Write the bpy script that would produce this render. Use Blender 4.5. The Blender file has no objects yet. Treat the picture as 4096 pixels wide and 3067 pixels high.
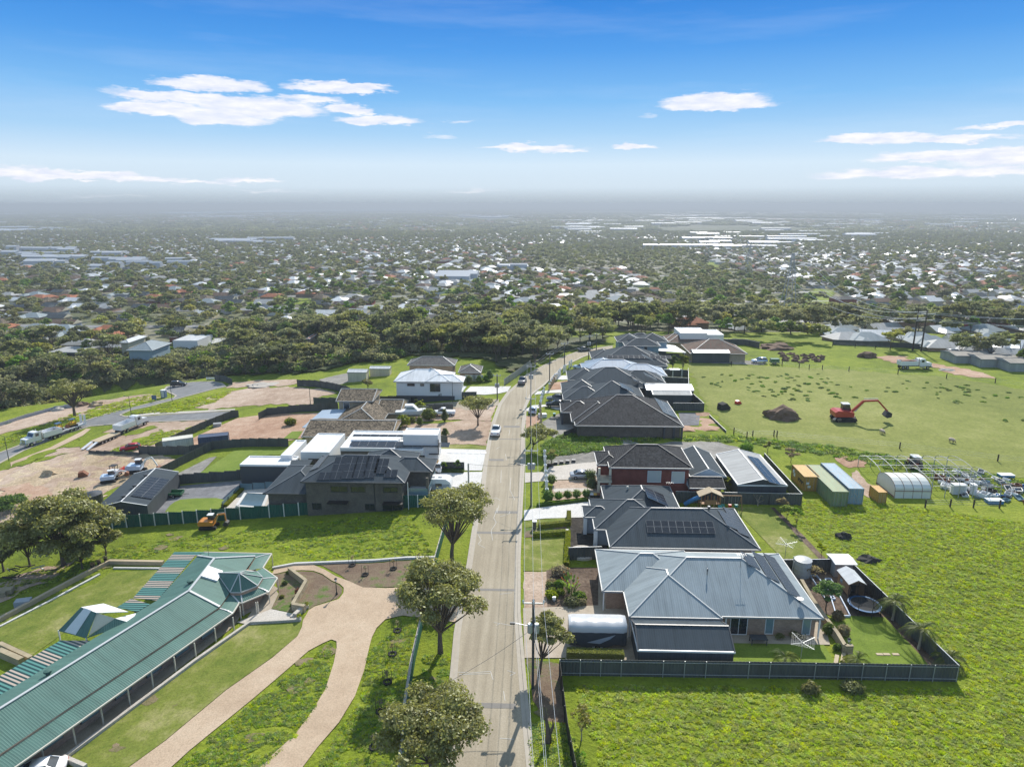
import bpy, bmesh, math, random
import numpy as np
from mathutils import Vector, Matrix, noise as mnoise
from mathutils.geometry import delaunay_2d_cdt
random.seed(7); rnd = random.Random(11)
SC = bpy.context.scene
# ---------------------------------------------------------------- camera
F=2731.; CX=2048.; CY=1533.5; PITCH=math.radians(14.72); YAW=math.radians(1.9); CAMH=47.
cam_d = bpy.data.cameras.new('camera'); cam = bpy.data.objects.new('camera', cam_d); SC.collection.objects.link(cam)
cam_d.sensor_width=36.; cam_d.lens=36.*F/4096.; cam_d.clip_start=.5; cam_d.clip_end=120000.
cam.location=(0,0,CAMH); cam.rotation_euler=(math.pi/2-PITCH,0,YAW); SC.camera=cam
# ---------------------------------------------------------------- sun and sky
SUN_EL=math.radians(38); SUN_AZ=math.radians(14)     # azimuth from +Y towards +X
sd = bpy.data.lights.new('sun','SUN'); sd.energy=3.8; sd.angle=math.radians(.5); sd.color=(1.,.95,.87)
sun = bpy.data.objects.new('sun', sd); SC.collection.objects.link(sun)
sdir=Vector((math.sin(SUN_AZ)*math.cos(SUN_EL), math.cos(SUN_AZ)*math.cos(SUN_EL), math.sin(SUN_EL)))
sun.rotation_euler=(-sdir).to_track_quat('-Z','Y').to_euler()
SC.view_settings.view_transform='Standard'; SC.view_settings.look='None'; SC.view_settings.gamma=1
SC.view_settings.use_curve_mapping=False; SC.view_settings.exposure=0.7
SC.cycles.use_denoising=True; SC.cycles.max_bounces=5; SC.cycles.diffuse_bounces=4; SC.cycles.glossy_bounces=2
SC.cycles.transmission_bounces=3; SC.cycles.transparent_max_bounces=6; SC.cycles.volume_bounces=0
SC.cycles.sample_clamp_indirect=6.; SC.cycles.caustics_reflective=False; SC.cycles.caustics_refractive=False
W = bpy.data.worlds.new("World"); SC.world=W; W.use_nodes=True
cp,sp=math.cos(PITCH),math.sin(PITCH); cyw,syw=math.cos(YAW),math.sin(YAW)
FW=(-syw*cp,cyw*cp,-sp); RT=(cyw,syw,0.); UP=(-syw*sp,cyw*sp,cp)
def ray(x,y):
    a=(x-CX)/F; b=(CY-y)/F
    return tuple(FW[i]+a*RT[i]+b*UP[i] for i in range(3))
class NT:
    def __init__(s,nt): s.nt=nt; nt.nodes.clear()
    def n(s,t,_i=None,**k):
        nd=s.nt.nodes.new(t)
        for a,b in k.items(): setattr(nd,a,b)
        if _i:
            for a,b in _i.items():
                if isinstance(b,bpy.types.NodeSocket): s.nt.links.new(b,nd.inputs[a])
                elif hasattr(b,'outputs'): s.nt.links.new(b.outputs[0],nd.inputs[a])
                else: nd.inputs[a].default_value=b
        return nd
    def m(s,op,a,b=0.,c=None,clamp=False):
        i={0:a,1:b}
        if c is not None: i[2]=c
        return s.n('ShaderNodeMath',i,operation=op,use_clamp=clamp)
    def mix(s,f,a,b,bt='MIX'):
        def c(v): return v if not isinstance(v,tuple) or len(v)==4 else (*v,1)
        return s.n('ShaderNodeMix',{0:f,6:c(a),7:c(b)},data_type='RGBA',blend_type=bt).outputs[2]
    def ramp(s,f,stops,interp='LINEAR'):
        r=s.n('ShaderNodeValToRGB',{0:f}); cr=r.color_ramp; cr.interpolation=interp
        while len(cr.elements)<len(stops): cr.elements.new(.5)
        for e,(p,c) in zip(cr.elements,stops):
            e.position=p; e.color=(c,c,c,1) if not isinstance(c,tuple) else (*c,1)
        return r.outputs[0]
    def noise(s,vec,scale,detail=3.,rough=.55):
        return s.n('ShaderNodeTexNoise',{'Vector':vec,'Scale':scale,'Detail':detail,'Roughness':rough}).outputs[0]
def sky():
    t=NT(W.node_tree)
    sk=t.n('ShaderNodeTexSky'); sk.sky_type='NISHITA'; sk.sun_disc=False
    sk.sun_elevation=SUN_EL; sk.sun_rotation=SUN_AZ; sk.altitude=150; sk.air_density=1.; sk.dust_density=.35; sk.ozone_density=3.
    g=t.n('ShaderNodeNewGeometry'); vec=t.n('ShaderNodeVectorMath',{0:g.outputs['Incoming'],1:(-1.,-1.,-1.)},operation='MULTIPLY')
    sep=t.n('ShaderNodeSeparateXYZ',{0:vec.outputs[0]})
    az=t.m('ARCTAN2',sep.outputs[0],sep.outputs[1]); el=t.m('ARCSINE',sep.outputs[2])
    # deepest blue midway, paled overhead to add fill light, pale hazy band at the horizon
    def L(c): return tuple((x/255./12.92 if x<10 else ((x/255.+.055)/1.055)**2.4)/1.625/.75 for x in c)
    skc=t.n('ShaderNodeVectorMath',{0:sk.outputs[0],3:.085},operation='SCALE').outputs[0]
    tint=t.ramp(t.m('DIVIDE',el,.5,clamp=True),[(0,L((173,188,203))),(.018,L((190,205,219))),(.045,L((213,230,245))),(.105,L((216,236,253))),(.18,L((174,215,250))),(.27,L((130,192,247))),(.39,L((84,161,238))),(.51,L((52,136,225))),(.75,L((106,164,226))),(1,L((166,192,219)))])
    skc=t.mix(.97,skc,tint)
    # clouds: flat streaks high over the plain
    cv=t.n('ShaderNodeCombineXYZ',{0:az,1:t.m('MULTIPLY',el,4.5),2:0.})
    n1=t.noise(cv.outputs[0],9.,6.,.6); n2=t.noise(cv.outputs[0],28.,5.,.6)
    CL=[(860,345,190,26,1),(750,395,210,20,1),(640,440,150,26,1),(1040,440,230,38,1),(900,480,160,30,.9),(1380,355,180,22,1),(1400,438,85,24,1),
        (1530,485,160,20,.9),(1250,400,120,14,.6),(2870,415,200,34,1.1),(2820,430,150,18,.9),(2100,592,180,13,.9),(2250,605,130,9,.6),(2540,585,90,9,.7),
        (3500,555,190,18,1),(3780,560,200,12,.8),(3850,625,290,22,1),(3700,695,360,20,.8),(4050,505,150,10,.7),(4250,640,260,26,.9),(200,702,260,17,.95),
        (-150,690,240,24,.9),(580,718,140,11,.7),(760,730,160,10,.6),(1000,725,120,10,.6),(1100,765,200,8,.3),(1900,765,160,10,.3),(400,785,170,8,.25),(1840,490,60,8,.4),
        (480,365,60,12,.4),(2600,465,40,8,.3),(1760,548,90,8,.35)]
    acc=None
    dx=t.m('MULTIPLY',t.m('SUBTRACT',t.noise(cv.outputs[0],13.,5.,.62),.5),.10); dy=t.m('MULTIPLY',t.m('SUBTRACT',t.noise(cv.outputs[0],22.,6.,.65),.5),.022)
    az2=t.m('ADD',az,dx); el2=t.m('ADD',el,dy)
    for (x,y,rx,ry,st) in CL:
        d=ray(x,y); l=math.sqrt(sum(c*c for c in d)); a0=math.atan2(d[0],d[1]); e0=math.asin(d[2]/l)
        ra=rx*1.22/F; re=ry*1.35/F
        u=t.m('DIVIDE',t.m('SUBTRACT',az2,a0),ra); v=t.m('DIVIDE',t.m('SUBTRACT',el2,e0),re)
        v=t.m('MULTIPLY',v,t.m('ADD',1.,t.m('MULTIPLY',t.m('LESS_THAN',v,0.),.5)))
        r2=t.m('ADD',t.m('MULTIPLY',u,u),t.m('MULTIPLY',v,v))
        k=t.m('MULTIPLY',t.m('SUBTRACT',1.,r2,clamp=True),st)
        acc=k if acc is None else t.m('MAXIMUM',acc,k)
    # long faint wisps everywhere
    wv=t.n('ShaderNodeCombineXYZ',{0:t.m('ADD',az,t.m('MULTIPLY',el,1.5)),1:t.m('MULTIPLY',el,9.),2:3.})
    wisp=t.ramp(t.noise(wv.outputs[0],2.2,6.,.62),[(.52,0.),(.9,.38)])
    dens=t.m('MULTIPLY',acc,t.m('ADD',t.m('MULTIPLY',n1,1.7),t.m('MULTIPLY',n2,1.3)))
    cl=t.ramp(dens,[(.16,0.),(.92,1.)],'EASE')
    cloudc=t.mix(t.ramp(n2,[(.35,0.),(.65,1.)]),(.66,.70,.82),(.86,.85,.87))
    ca=t.m('MULTIPLY',wisp,.5)
    out=t.mix(ca,skc,(.72,.80,.90)); out=t.mix(t.m('MULTIPLY',cl,.93),out,cloudc)
    bg=t.n('ShaderNodeBackground',{0:out,1:.75})
    t.n('ShaderNodeOutputWorld',{0:bg.outputs[0]})
sky()
# ---------------------------------------------------------------- terrain and pixel rays
def sm(a,b,x):
    t=min(1,max(0,(x-a)/(b-a))); return t*t*(3-2*t)
PRF=[(0,0),(235,0),(300,-5),(400,-15),(550,-22),(750,-28),(1500,-43),(3000,-58),(10000,-70),(1e5,-70)]
def prof(Y):
    for (a,b),(c,d) in zip(PRF,PRF[1:]):
        if Y<c: return b+(d-b)*(Y-a)/(c-a)
    return -70
def hz(X,Y):
    side=max(-0.085*max(0,-X-18),-11)*(1-sm(250,500,Y)); g=0
    if X<40 and Y>120:
        g=-13*math.exp(-((Y-262-.5*(X+60))/14)**2)*(1-sm(-30,10,X))
    return prof(Y)+side+g
def at(x,y,d=0.):
    r=ray(x,y); t=20.; pt=t
    while t<80000:
        if CAMH+r[2]*t < hz(r[0]*t,r[1]*t)+d:
            lo,hi=pt,t
            for _ in range(24):
                m=(lo+hi)/2
                if CAMH+r[2]*m < hz(r[0]*m,r[1]*m)+d: hi=m
                else: lo=m
            return Vector((r[0]*m,r[1]*m,CAMH+r[2]*m))
        pt=t; t*=1.004
    raise ValueError((x,y))
def on(x,y,Z):
    r=ray(x,y); t=(Z-CAMH)/r[2]; return Vector((r[0]*t,r[1]*t,Z))
# ---------------------------------------------------------------- mesh building
COL=SC.collection
class MB:
    def __init__(s): s.v=[]; s.f=[]; s.mi=[]
    def face(s,pts,m=0):
        b=len(s.v); s.v+= [tuple(p) for p in pts]; s.f.append(list(range(b,b+len(pts)))); s.mi.append(m); return s
    def mesh(s,vs,fs,m=0):
        b=len(s.v); s.v+=[tuple(p) for p in vs]
        for f in fs: s.f.append([b+i for i in f]); s.mi.append(m)
        return s
    def box(s,c,d,rz=0.,m=0,ry=0.):
        hx,hy,hzz=d[0]/2,d[1]/2,d[2]/2; M=Matrix.Rotation(rz,3,'Z')@Matrix.Rotation(ry,3,'Y'); c=Vector(c)
        vs=[c+M@Vector((a*hx,b*hy,e*hzz)) for e in(-1,1) for b in(-1,1) for a in(-1,1)]
        return s.mesh(vs,[(0,2,3,1),(4,5,7,6),(0,1,5,4),(2,6,7,3),(0,4,6,2),(1,3,7,5)],m)
    def bb(s,a,b,m=0):
        return s.box([(a[i]+b[i])/2 for i in range(3)],[abs(b[i]-a[i]) for i in range(3)],0,m)
    def bar(s,p,q,w,h=None,m=0):
        p=Vector(p);q=Vector(q);d=(q-p);L=d.length
        if L<1e-6: return s
        d/=L;h=w if h is None else h
        up=Vector((0,0,1)) if abs(d.z)<.98 else Vector((0,1,0))
        r=d.cross(up).normalized()*w/2;u=r.cross(d).normalized()*h/2
        vs=[p-r-u,p+r-u,p+r+u,p-r+u,q-r-u,q+r-u,q+r+u,q-r+u]
        return s.mesh(vs,[(0,1,2,3),(7,6,5,4),(0,4,5,1),(1,5,6,2),(2,6,7,3),(3,7,4,0)],m)
    def tube(s,pts,rs,n=6,m=0,cap=True):
        pts=[Vector(p) for p in pts]
        if not hasattr(rs,'__len__'): rs=[rs]*len(pts)
        b=len(s.v);prev=None
        for i,p in enumerate(pts):
            d=(pts[min(i+1,len(pts)-1)]-pts[max(i-1,0)]).normalized()
            if prev is None:
                a=Vector((1,0,0)) if abs(d.x)<.9 else Vector((0,1,0)); u=d.cross(a).normalized()
            else: u=(prev-d*prev.dot(d)).normalized()
            prev=u;w=d.cross(u)
            for k in range(n):
                t=2*math.pi*k/n; s.v.append(tuple(p+(u*math.cos(t)+w*math.sin(t))*rs[i]))
        for i in range(len(pts)-1):
            for k in range(n):
                k2=(k+1)%n; s.f.append([b+i*n+k,b+i*n+k2,b+(i+1)*n+k2,b+(i+1)*n+k]); s.mi.append(m)
        if cap:
            s.f.append([b+k for k in range(n)][::-1]); s.mi.append(m)
            s.f.append([b+(len(pts)-1)*n+k for k in range(n)]); s.mi.append(m)
        return s
    def prism(s,poly,z0,z1,m=0):
        n=len(poly); a=sum(poly[i][0]*poly[(i+1)%n][1]-poly[(i+1)%n][0]*poly[i][1] for i in range(n))
        if a<0: poly=poly[::-1]
        lo=[(p[0],p[1],z0) for p in poly]; hi=[(p[0],p[1],z1) for p in poly]
        return s.mesh(lo+hi,[list(range(n))[::-1],list(range(n,2*n))]+[[i,(i+1)%n,n+(i+1)%n,n+i] for i in range(n)],m)
    def side(s,prof_,y0,y1,m=0,w0=1.,org=0.):
        """extrude an (x,z) outline along y"""
        n=len(prof_); a=sum(prof_[i][0]*prof_[(i+1)%n][1]-prof_[(i+1)%n][0]*prof_[i][1] for i in range(n))
        if a<0: prof_=prof_[::-1]
        A=[(p[0],y0,p[1]) for p in prof_]; B=[(p[0],y1,p[1]) for p in prof_]
        return s.mesh(A+B,[list(range(n)),list(range(n,2*n))[::-1]]+[[i,n+i,n+(i+1)%n,(i+1)%n] for i in range(n)],m)
    def lathe(s,pr_,n=10,c=(0,0,0),m=0):
        b=len(s.v)
        for (r,z) in pr_:
            for k in range(n):
                t=2*math.pi*k/n; s.v.append((c[0]+r*math.cos(t),c[1]+r*math.sin(t),c[2]+z))
        for i in range(len(pr_)-1):
            for k in range(n):
                k2=(k+1)%n; s.f.append([b+i*n+k,b+i*n+k2,b+(i+1)*n+k2,b+(i+1)*n+k]); s.mi.append(m)
        s.f.append([b+k for k in range(n)][::-1]); s.mi.append(m); s.f.append([b+(len(pr_)-1)*n+k for k in range(n)]); s.mi.append(m)
        return s
    def blob(s,c,r,amp=.15,sub=2,seed=0,m=0,flat=False):
        bm=bmesh.new(); bmesh.ops.create_icosphere(bm,subdivisions=sub,radius=1.)
        vs=[]
        for v in bm.verts:
            d=v.co.normalized(); k=1+amp*2*mnoise.noise(d*1.7+Vector((seed*3.1,seed,0)))+amp*mnoise.noise(d*4+Vector((0,seed*2.3,0)))
            z=d.z*k*r[2]
            if flat and d.z<0: z=0
            vs.append((c[0]+d.x*k*r[0],c[1]+d.y*k*r[1],c[2]+z))
        fs=[[v.index for v in f.verts] for f in bm.faces]; bm.free()
        return s.mesh(vs,fs,m)
    def build(s,name,mats,parent=None,smooth=False,uv=True,local=False):
        if not isinstance(mats,(list,tuple)): mats=[mats]
        o0=Vector((0,0,0))
        if parent is not None and not local: o0=Vector(parent['_o'])
        me=bpy.data.meshes.new(name); vs=s.v if o0.length==0 else [(a-o0.x,b-o0.y,c-o0.z) for a,b,c in s.v]
        me.from_pydata(vs,[],s.f)
        for q in mats: me.materials.append(mat(q) if isinstance(q,str) else q)
        me.polygons.foreach_set('material_index',s.mi)
        if smooth: me.polygons.foreach_set('use_smooth',[True]*len(s.f))
        if uv and len(s.f)<6000:
            ul=me.uv_layers.new(name='m'); dat=ul.data
            for p in me.polygons:
                n=p.normal
                if abs(n.z)>.999: u=Vector((1,0,0)); w=Vector((0,1,0))
                else: u=Vector((-n.y,n.x,0)).normalized(); w=n.cross(u)
                for li in p.loop_indices:
                    co=me.vertices[me.loops[li].vertex_index].co; dat[li].uv=(co.dot(u),co.dot(w))
        me.update(); o=bpy.data.objects.new(name,me); COL.objects.link(o)
        if parent is not None: o.parent=parent
        return o
def thing(name,label,cat,loc=(0,0,0),rz=0.,group=None,scale=1.):
    o=bpy.data.objects.new(name,None); COL.objects.link(o); o.location=loc; o.rotation_euler=(0,0,rz); o.scale=(scale,)*3
    o['label']=label; o['category']=cat; o['_o']=(loc[0],loc[1],loc[2]); o.empty_display_size=.5
    if group: o['group']=group
    return o
def tag(o,label=None,cat=None,group=None,kind=None):
    if label:o['label']=label
    if cat:o['category']=cat
    if group:o['group']=group
    if kind:o['kind']=kind
    return o
KIDS={}
def copy_tree(o,parent=None,loc=None,rz=None,label=None,group=None,scale=None):
    c=o.copy(); COL.objects.link(c)
    if parent is not None: c.parent=parent
    for ch in o.children: copy_tree(ch,c)
    if loc is not None: c.location=loc
    if rz is not None: c.rotation_euler=(0,0,rz)
    if label: c['label']=label
    if group: c['group']=group
    if scale: c.scale=scale if hasattr(scale,'__len__') else (scale,)*3
    return c
# ---------------------------------------------------------------- materials
MATS={}
def mat(k):
    if k in MATS: return MATS[k]
    raise KeyError(k)
def newm(k):
    m=bpy.data.materials.new(k); m.use_nodes=True; MATS[k]=m; t=NT(m.node_tree); return t
def fin(t,col,rough=.8,bump=None,bs=.3,bd=.05,spec=.5,metal=0.,alpha=None,trans=0.):
    i={'Base Color':col if not isinstance(col,tuple) else (*col,1),'Roughness':rough,'Metallic':metal,'Specular IOR Level':spec}
    if bump is not None:
        b=t.n('ShaderNodeBump',{'Strength':bs,'Distance':bd,'Height':bump}); i['Normal']=b.outputs[0]
    if alpha is not None: i['Alpha']=alpha
    if trans: i['Transmission Weight']=trans
    p=t.n('ShaderNodeBsdfPrincipled',i); t.n('ShaderNodeOutputMaterial',{0:p.outputs[0]})
def pos(t): return t.n('ShaderNodeNewGeometry').outputs['Position']
def uvn(t): return t.n('ShaderNodeUVMap',uv_map='m').outputs[0]
def sc(c,k): return tuple(min(1,x*k) for x in c)
def m_plain(k,c,rough=.6,metal=0.,var=.12,scale=1.5,spec=.5):
    t=newm(k); o=t.n('ShaderNodeTexCoord').outputs['Object']; n=t.noise(o,scale,5.,.6)
    fin(t,t.mix(n,sc(c,1-var*1.6),sc(c,1+var*1.6)),rough,n,.15,.02,spec,metal)
def m_ground(k,cols,scales=(.05,.4,3.),rough=.95,bs=.5,bd=.08,mid=(.35,.65),stops=None):
    """three colours mixed by noises of three sizes"""
    t=newm(k); p=pos(t)
    a=t.noise(p,scales[0],4.,.6); b=t.noise(p,scales[1],5.,.65); c=t.noise(p,scales[2],4.,.7)
    r=t.ramp(t.m('ADD',t.m('MULTIPLY',a,.55),t.m('MULTIPLY',b,.45)),[(mid[0],cols[0]),((mid[0]+mid[1])/2,cols[1]),(mid[1],cols[2])])
    r=t.mix(1.,r,t.ramp(c,[(.25,.62),(.5,1.),(.8,1.3)]),'MULTIPLY')
    fin(t,r,rough,t.m('ADD',b,c),bs,bd,.25)
def m_metal(k,c,per=.25,rough=.38,ox=0.,axis=0,metal=0.,c2=None,sp=1.,spec=.3):
    t=newm(k); u=uvn(t); s=t.n('ShaderNodeSeparateXYZ',{0:u}); x=s.outputs[axis]
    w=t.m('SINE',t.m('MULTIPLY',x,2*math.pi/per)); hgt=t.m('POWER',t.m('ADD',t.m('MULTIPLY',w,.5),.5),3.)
    sheet=t.m('FRACT',t.m('DIVIDE',x,per*4)); lap=t.m('LESS_THAN',sheet,.035)
    n=t.noise(pos(t),.5,4.,.6); n2=t.noise(pos(t),6.,3.,.6)
    sv=t.n('ShaderNodeCombineXYZ',{0:t.m('MULTIPLY',s.outputs[0],1.3),1:t.m('MULTIPLY',s.outputs[1],.14),2:c[0]*40}); st_=t.noise(sv.outputs[0],1.,5.,.65)
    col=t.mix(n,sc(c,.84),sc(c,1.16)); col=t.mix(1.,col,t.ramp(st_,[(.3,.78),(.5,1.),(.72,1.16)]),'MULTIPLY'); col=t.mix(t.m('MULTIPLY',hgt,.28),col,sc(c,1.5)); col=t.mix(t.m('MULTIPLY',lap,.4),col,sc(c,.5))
    if c2: col=t.mix(t.ramp(n2 if ox==0 else t.noise(pos(t),ox,4.,.7),[(.5,0.),(.62,1.)]),col,c2)
    fin(t,col,t.m('ADD',rough+.04,t.m('MULTIPLY',n2,.16)),hgt,.4*sp,.03,spec,metal)
def m_tile(k,c,c2,per=(.30,.34),rough=.75,sheen=.06):
    t=newm(k); u=uvn(t); s=t.n('ShaderNodeSeparateXYZ',{0:u})
    fx=t.m('FRACT',t.m('DIVIDE',s.outputs[0],per[0])); fy=t.m('FRACT',t.m('DIVIDE',s.outputs[1],per[1]))
    hx=t.m('SINE',t.m('MULTIPLY',fx,math.pi)); hgt=t.m('ADD',t.m('MULTIPLY',hx,.6),t.m('SUBTRACT',1.,fy))
    cell=t.n('ShaderNodeTexWhiteNoise',{0:t.n('ShaderNodeVectorMath',{0:u,1:(1/per[0],1/per[1],1)},operation='MULTIPLY')},noise_dimensions='2D')
    cellv=t.n('ShaderNodeVectorMath',{0:t.n('ShaderNodeVectorMath',{0:u,1:(1/per[0],1/per[1],1)},operation='MULTIPLY').outputs[0]},operation='FLOOR')
    t.nt.links.new(cellv.outputs[0],cell.inputs[0])
    col=t.mix(cell.outputs[0],c,c2); edge=t.m('GREATER_THAN',fy,.82)
    col=t.mix(t.m('MULTIPLY',edge,.75),col,sc(c,.25)); n=t.noise(pos(t),.6,4.,.6)
    col=t.mix(1.,col,t.ramp(n,[(.3,.75),(.7,1.2)]),'MULTIPLY')
    fin(t,col,rough,hgt,.5,.04,sheen)
def m_brick(k,c1,c2,mort,scale=1.,rough=.85):
    t=newm(k); u=uvn(t)
    b=t.n('ShaderNodeTexBrick',{'Vector':u,'Color1':(*c1,1),'Color2':(*c2,1),'Mortar':(*mort,1),'Scale':scale,'Mortar Size':.012,'Brick Width':.24,'Row Height':.086,'Bias':0.})
    n=t.noise(pos(t),.8,4.,.6); col=t.mix(1.,b.outputs[0],t.ramp(n,[(.3,.8),(.7,1.15)]),'MULTIPLY')
    fin(t,col,rough,b.outputs[1],-.3,.01,.3)
def m_leaf(k,c1,c2,gl=.10,tr=.5,vary=True):
    t=newm(k); oi=t.n('ShaderNodeObjectInfo').outputs['Random']; p=pos(t)
    n=t.noise(p,.35,3.,.6); n2=t.noise(p,2.6,2.,.6)
    col=t.mix(t.m('ADD',t.m('MULTIPLY',n,.7),t.m('MULTIPLY',n2,.35)),c1,c2)
    hs=t.n('ShaderNodeHueSaturation',{'Hue':t.m('ADD',.475,t.m('MULTIPLY',oi,.05)),'Saturation':t.m('ADD',.75,t.m('MULTIPLY',t.m('FRACT',t.m('MULTIPLY',oi,7.3)),.5)),'Value':t.m('ADD',.62,t.m('MULTIPLY',t.m('FRACT',t.m('MULTIPLY',oi,3.7)),.75)),'Color':col})
    if not vary: hs=t.n('ShaderNodeHueSaturation',{'Value':1.,'Color':t.mix(t.ramp(t.noise(p,.9,3.,.6),[(.35,0.),(.65,1.)]),col,t.mix(.5,c1,(.10,.07,.03)))})
    d=t.n('ShaderNodeBsdfDiffuse',{0:hs.outputs[0]}); tl=t.n('ShaderNodeBsdfTranslucent',{0:t.n('ShaderNodeVectorMath',{0:t.mix(.25,hs.outputs[0],(.25,.30,.03)),3:1.7},operation='SCALE').outputs[0]})
    g=t.n('ShaderNodeBsdfGlossy',{0:(.7,.75,.6,1),1:.5})
    a=t.n('ShaderNodeMixShader',{0:tr,1:d.outputs[0],2:tl.outputs[0]}); b=t.n('ShaderNodeMixShader',{0:gl*.45,1:a.outputs[0],2:g.outputs[0]})
    t.n('ShaderNodeOutputMaterial',{0:b.outputs[0]})
# ---------------------------------------------------------------- ground materials
m_ground('lush_grass',[(.095,.135,.008),(.170,.220,.012),(.26,.295,.026)],(.045,.35,2.2),bs=.9,bd=.25)
m_ground('mown_lawn',[(.11,.165,.018),(.155,.215,.026),(.20,.25,.04)],(.08,.7,6.),bs=.35)
m_ground('worn_lawn',[(.11,.15,.018),(.175,.20,.035),(.30,.28,.11)],(.12,.55,4.),bs=.5,mid=(.38,.62))
m_ground('paddock_grass',[(.14,.165,.028),(.20,.22,.045),(.27,.275,.08)],(.02,.25,1.6),bs=.6,bd=.12)
m_ground('dirt',[(.28,.19,.13),(.42,.31,.23),(.54,.43,.34)],(.06,.5,3.),bs=.6,bd=.12)
m_ground('red_dirt',[(.30,.17,.105),(.42,.27,.185),(.52,.38,.28)],(.07,.5,3.),bs=.6,bd=.12)
m_ground('sand',[(.34,.25,.15),(.48,.37,.245),(.60,.49,.35)],(.06,.35,2.),bs=.9,bd=.25)
m_ground('mulch',[(.05,.035,.025),(.13,.09,.065),(.24,.18,.13)],(.3,2.,9.),bs=.7)
m_ground('weedy_mulch',[(.16,.11,.075),(.20,.15,.10),(.085,.15,.02)],(.10,.9,6.),bs=.7,mid=(.42,.60))
m_ground('black_mulch',[(.018,.016,.014),(.035,.030,.025),(.07,.06,.05)],(.5,2.,9.),bs=.7)
m_ground('gravel',[(.16,.15,.135),(.25,.235,.21),(.34,.32,.29)],(.1,.8,9.),bs=.5)
m_ground('blue_gravel',[(.13,.13,.135),(.19,.19,.20),(.26,.26,.27)],(.1,.8,9.),bs=.5)
m_ground('concrete',[(.42,.38,.33),(.50,.455,.40),(.56,.52,.465)],(.1,.5,7.),bs=.15,rough=.8)
m_ground('pale_concrete',[(.50,.485,.46),(.58,.565,.54),(.64,.63,.61)],(.1,.5,7.),bs=.15,rough=.75)
m_ground('pink_concrete',[(.40,.29,.195),(.475,.355,.245),(.54,.42,.30)],(.1,.5,7.),bs=.15,rough=.8)
m_ground('aggregate',[(.33,.27,.20),(.41,.345,.265),(.47,.40,.32)],(.1,.8,12.),bs=.3,rough=.8)
m_ground('blue_asphalt',[(.155,.155,.155),(.205,.205,.205),(.26,.26,.255)],(.06,.5,9.),bs=.25,rough=.7)
m_ground('scrub',[(.035,.05,.018),(.07,.085,.03),(.16,.13,.075)],(.02,.12,.8),bs=.6,bd=.3)
def m_asphalt():
    t=newm('asphalt'); p=pos(t); s=t.n('ShaderNodeSeparateXYZ',{0:p})
    st=t.n('ShaderNodeCombineXYZ',{0:t.m('MULTIPLY',s.outputs[0],1.),1:t.m('MULTIPLY',s.outputs[1],.04),2:0.})
    tr=t.noise(st.outputs[0],1.6,3.,.5); a=t.noise(p,.12,4.,.6); c=t.noise(p,9.,4.,.7)
    r=t.ramp(t.m('ADD',t.m('MULTIPLY',tr,.6),t.m('MULTIPLY',a,.4)),[(.3,(.26,.22,.158)),(.5,(.335,.285,.208)),(.7,(.405,.35,.262))])
    r=t.mix(1.,r,t.ramp(c,[(.3,.8),(.7,1.2)]),'MULTIPLY'); fin(t,r,.85,c,.2,.02,.25)
m_asphalt()
def m_plainland():
    t=newm('plain_land'); p=pos(t)
    a=t.noise(p,.0016,5.,.6); b=t.noise(p,.010,5.,.65); c=t.noise(p,.08,5.,.7)
    r=t.ramp(t.m('ADD',t.m('MULTIPLY',a,.4),t.m('MULTIPLY',b,.6)),[(.35,(.08,.09,.045)),(.5,(.13,.14,.07)),(.6,(.22,.20,.14)),(.72,(.16,.22,.05))])
    w=t.ramp(c,[(.52,0.),(.66,1.)]); r=t.mix(t.m('MULTIPLY',w,.5),r,(.42,.39,.35))
    fin(t,r,.95,c,.3,1.,.2)
m_plainland()
m_plain('kerb',(.40,.355,.29),.85); m_plain('water',(.28,.36,.42),.25)
# ---------------------------------------------------------------- terrain sheet
def axis_vals(a,b,step,grow,lim,neg):
    v=[]; x=a
    while x<b: v.append(x); x+=step
    s=step
    while x<lim: v.append(x); s*=grow; x+=s
    v.append(lim)
    if neg:
        s=step; x=a-step
        while x>-lim: v.insert(0,x); s*=grow; x-=s
        v.insert(0,-lim)
    return v
def grid_obj(name,xs,ys,m,dz=0.):
    nx,ny=len(xs),len(ys); vs=[(x,y,hz(x,y)+dz) for y in ys for x in xs]
    fs=[(j*nx+i,j*nx+i+1,(j+1)*nx+i+1,(j+1)*nx+i) for j in range(ny-1) for i in range(nx-1)]
    me=bpy.data.meshes.new(name); me.from_pydata(vs,[],fs); me.materials.append(mat(m))
    o=bpy.data.objects.new(name,me); COL.objects.link(o); o['kind']='structure'; return o
gx=axis_vals(-160,180,3.,1.22,60000,True)
gy1=[x for x in axis_vals(-60,275,3.,1.,276,False)]; gy1[-1]=276.
gy2=[276.]+[x for x in axis_vals(282,520,6.,1.13,60000,False)]
grid_obj('grassland',gx,gy1,'lush_grass')
grid_obj('distant_plain',gx,gy2,'plain_land')
def smooth_poly(pts,it=1):
    for _ in range(it):
        q=[]
        for i in range(len(pts)):
            a,b=pts[i],pts[(i+1)%len(pts)]
            q.append((a[0]*.75+b[0]*.25,a[1]*.75+b[1]*.25)); q.append((a[0]*.25+b[0]*.75,a[1]*.25+b[1]*.75))
        pts=q
    return pts
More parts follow.
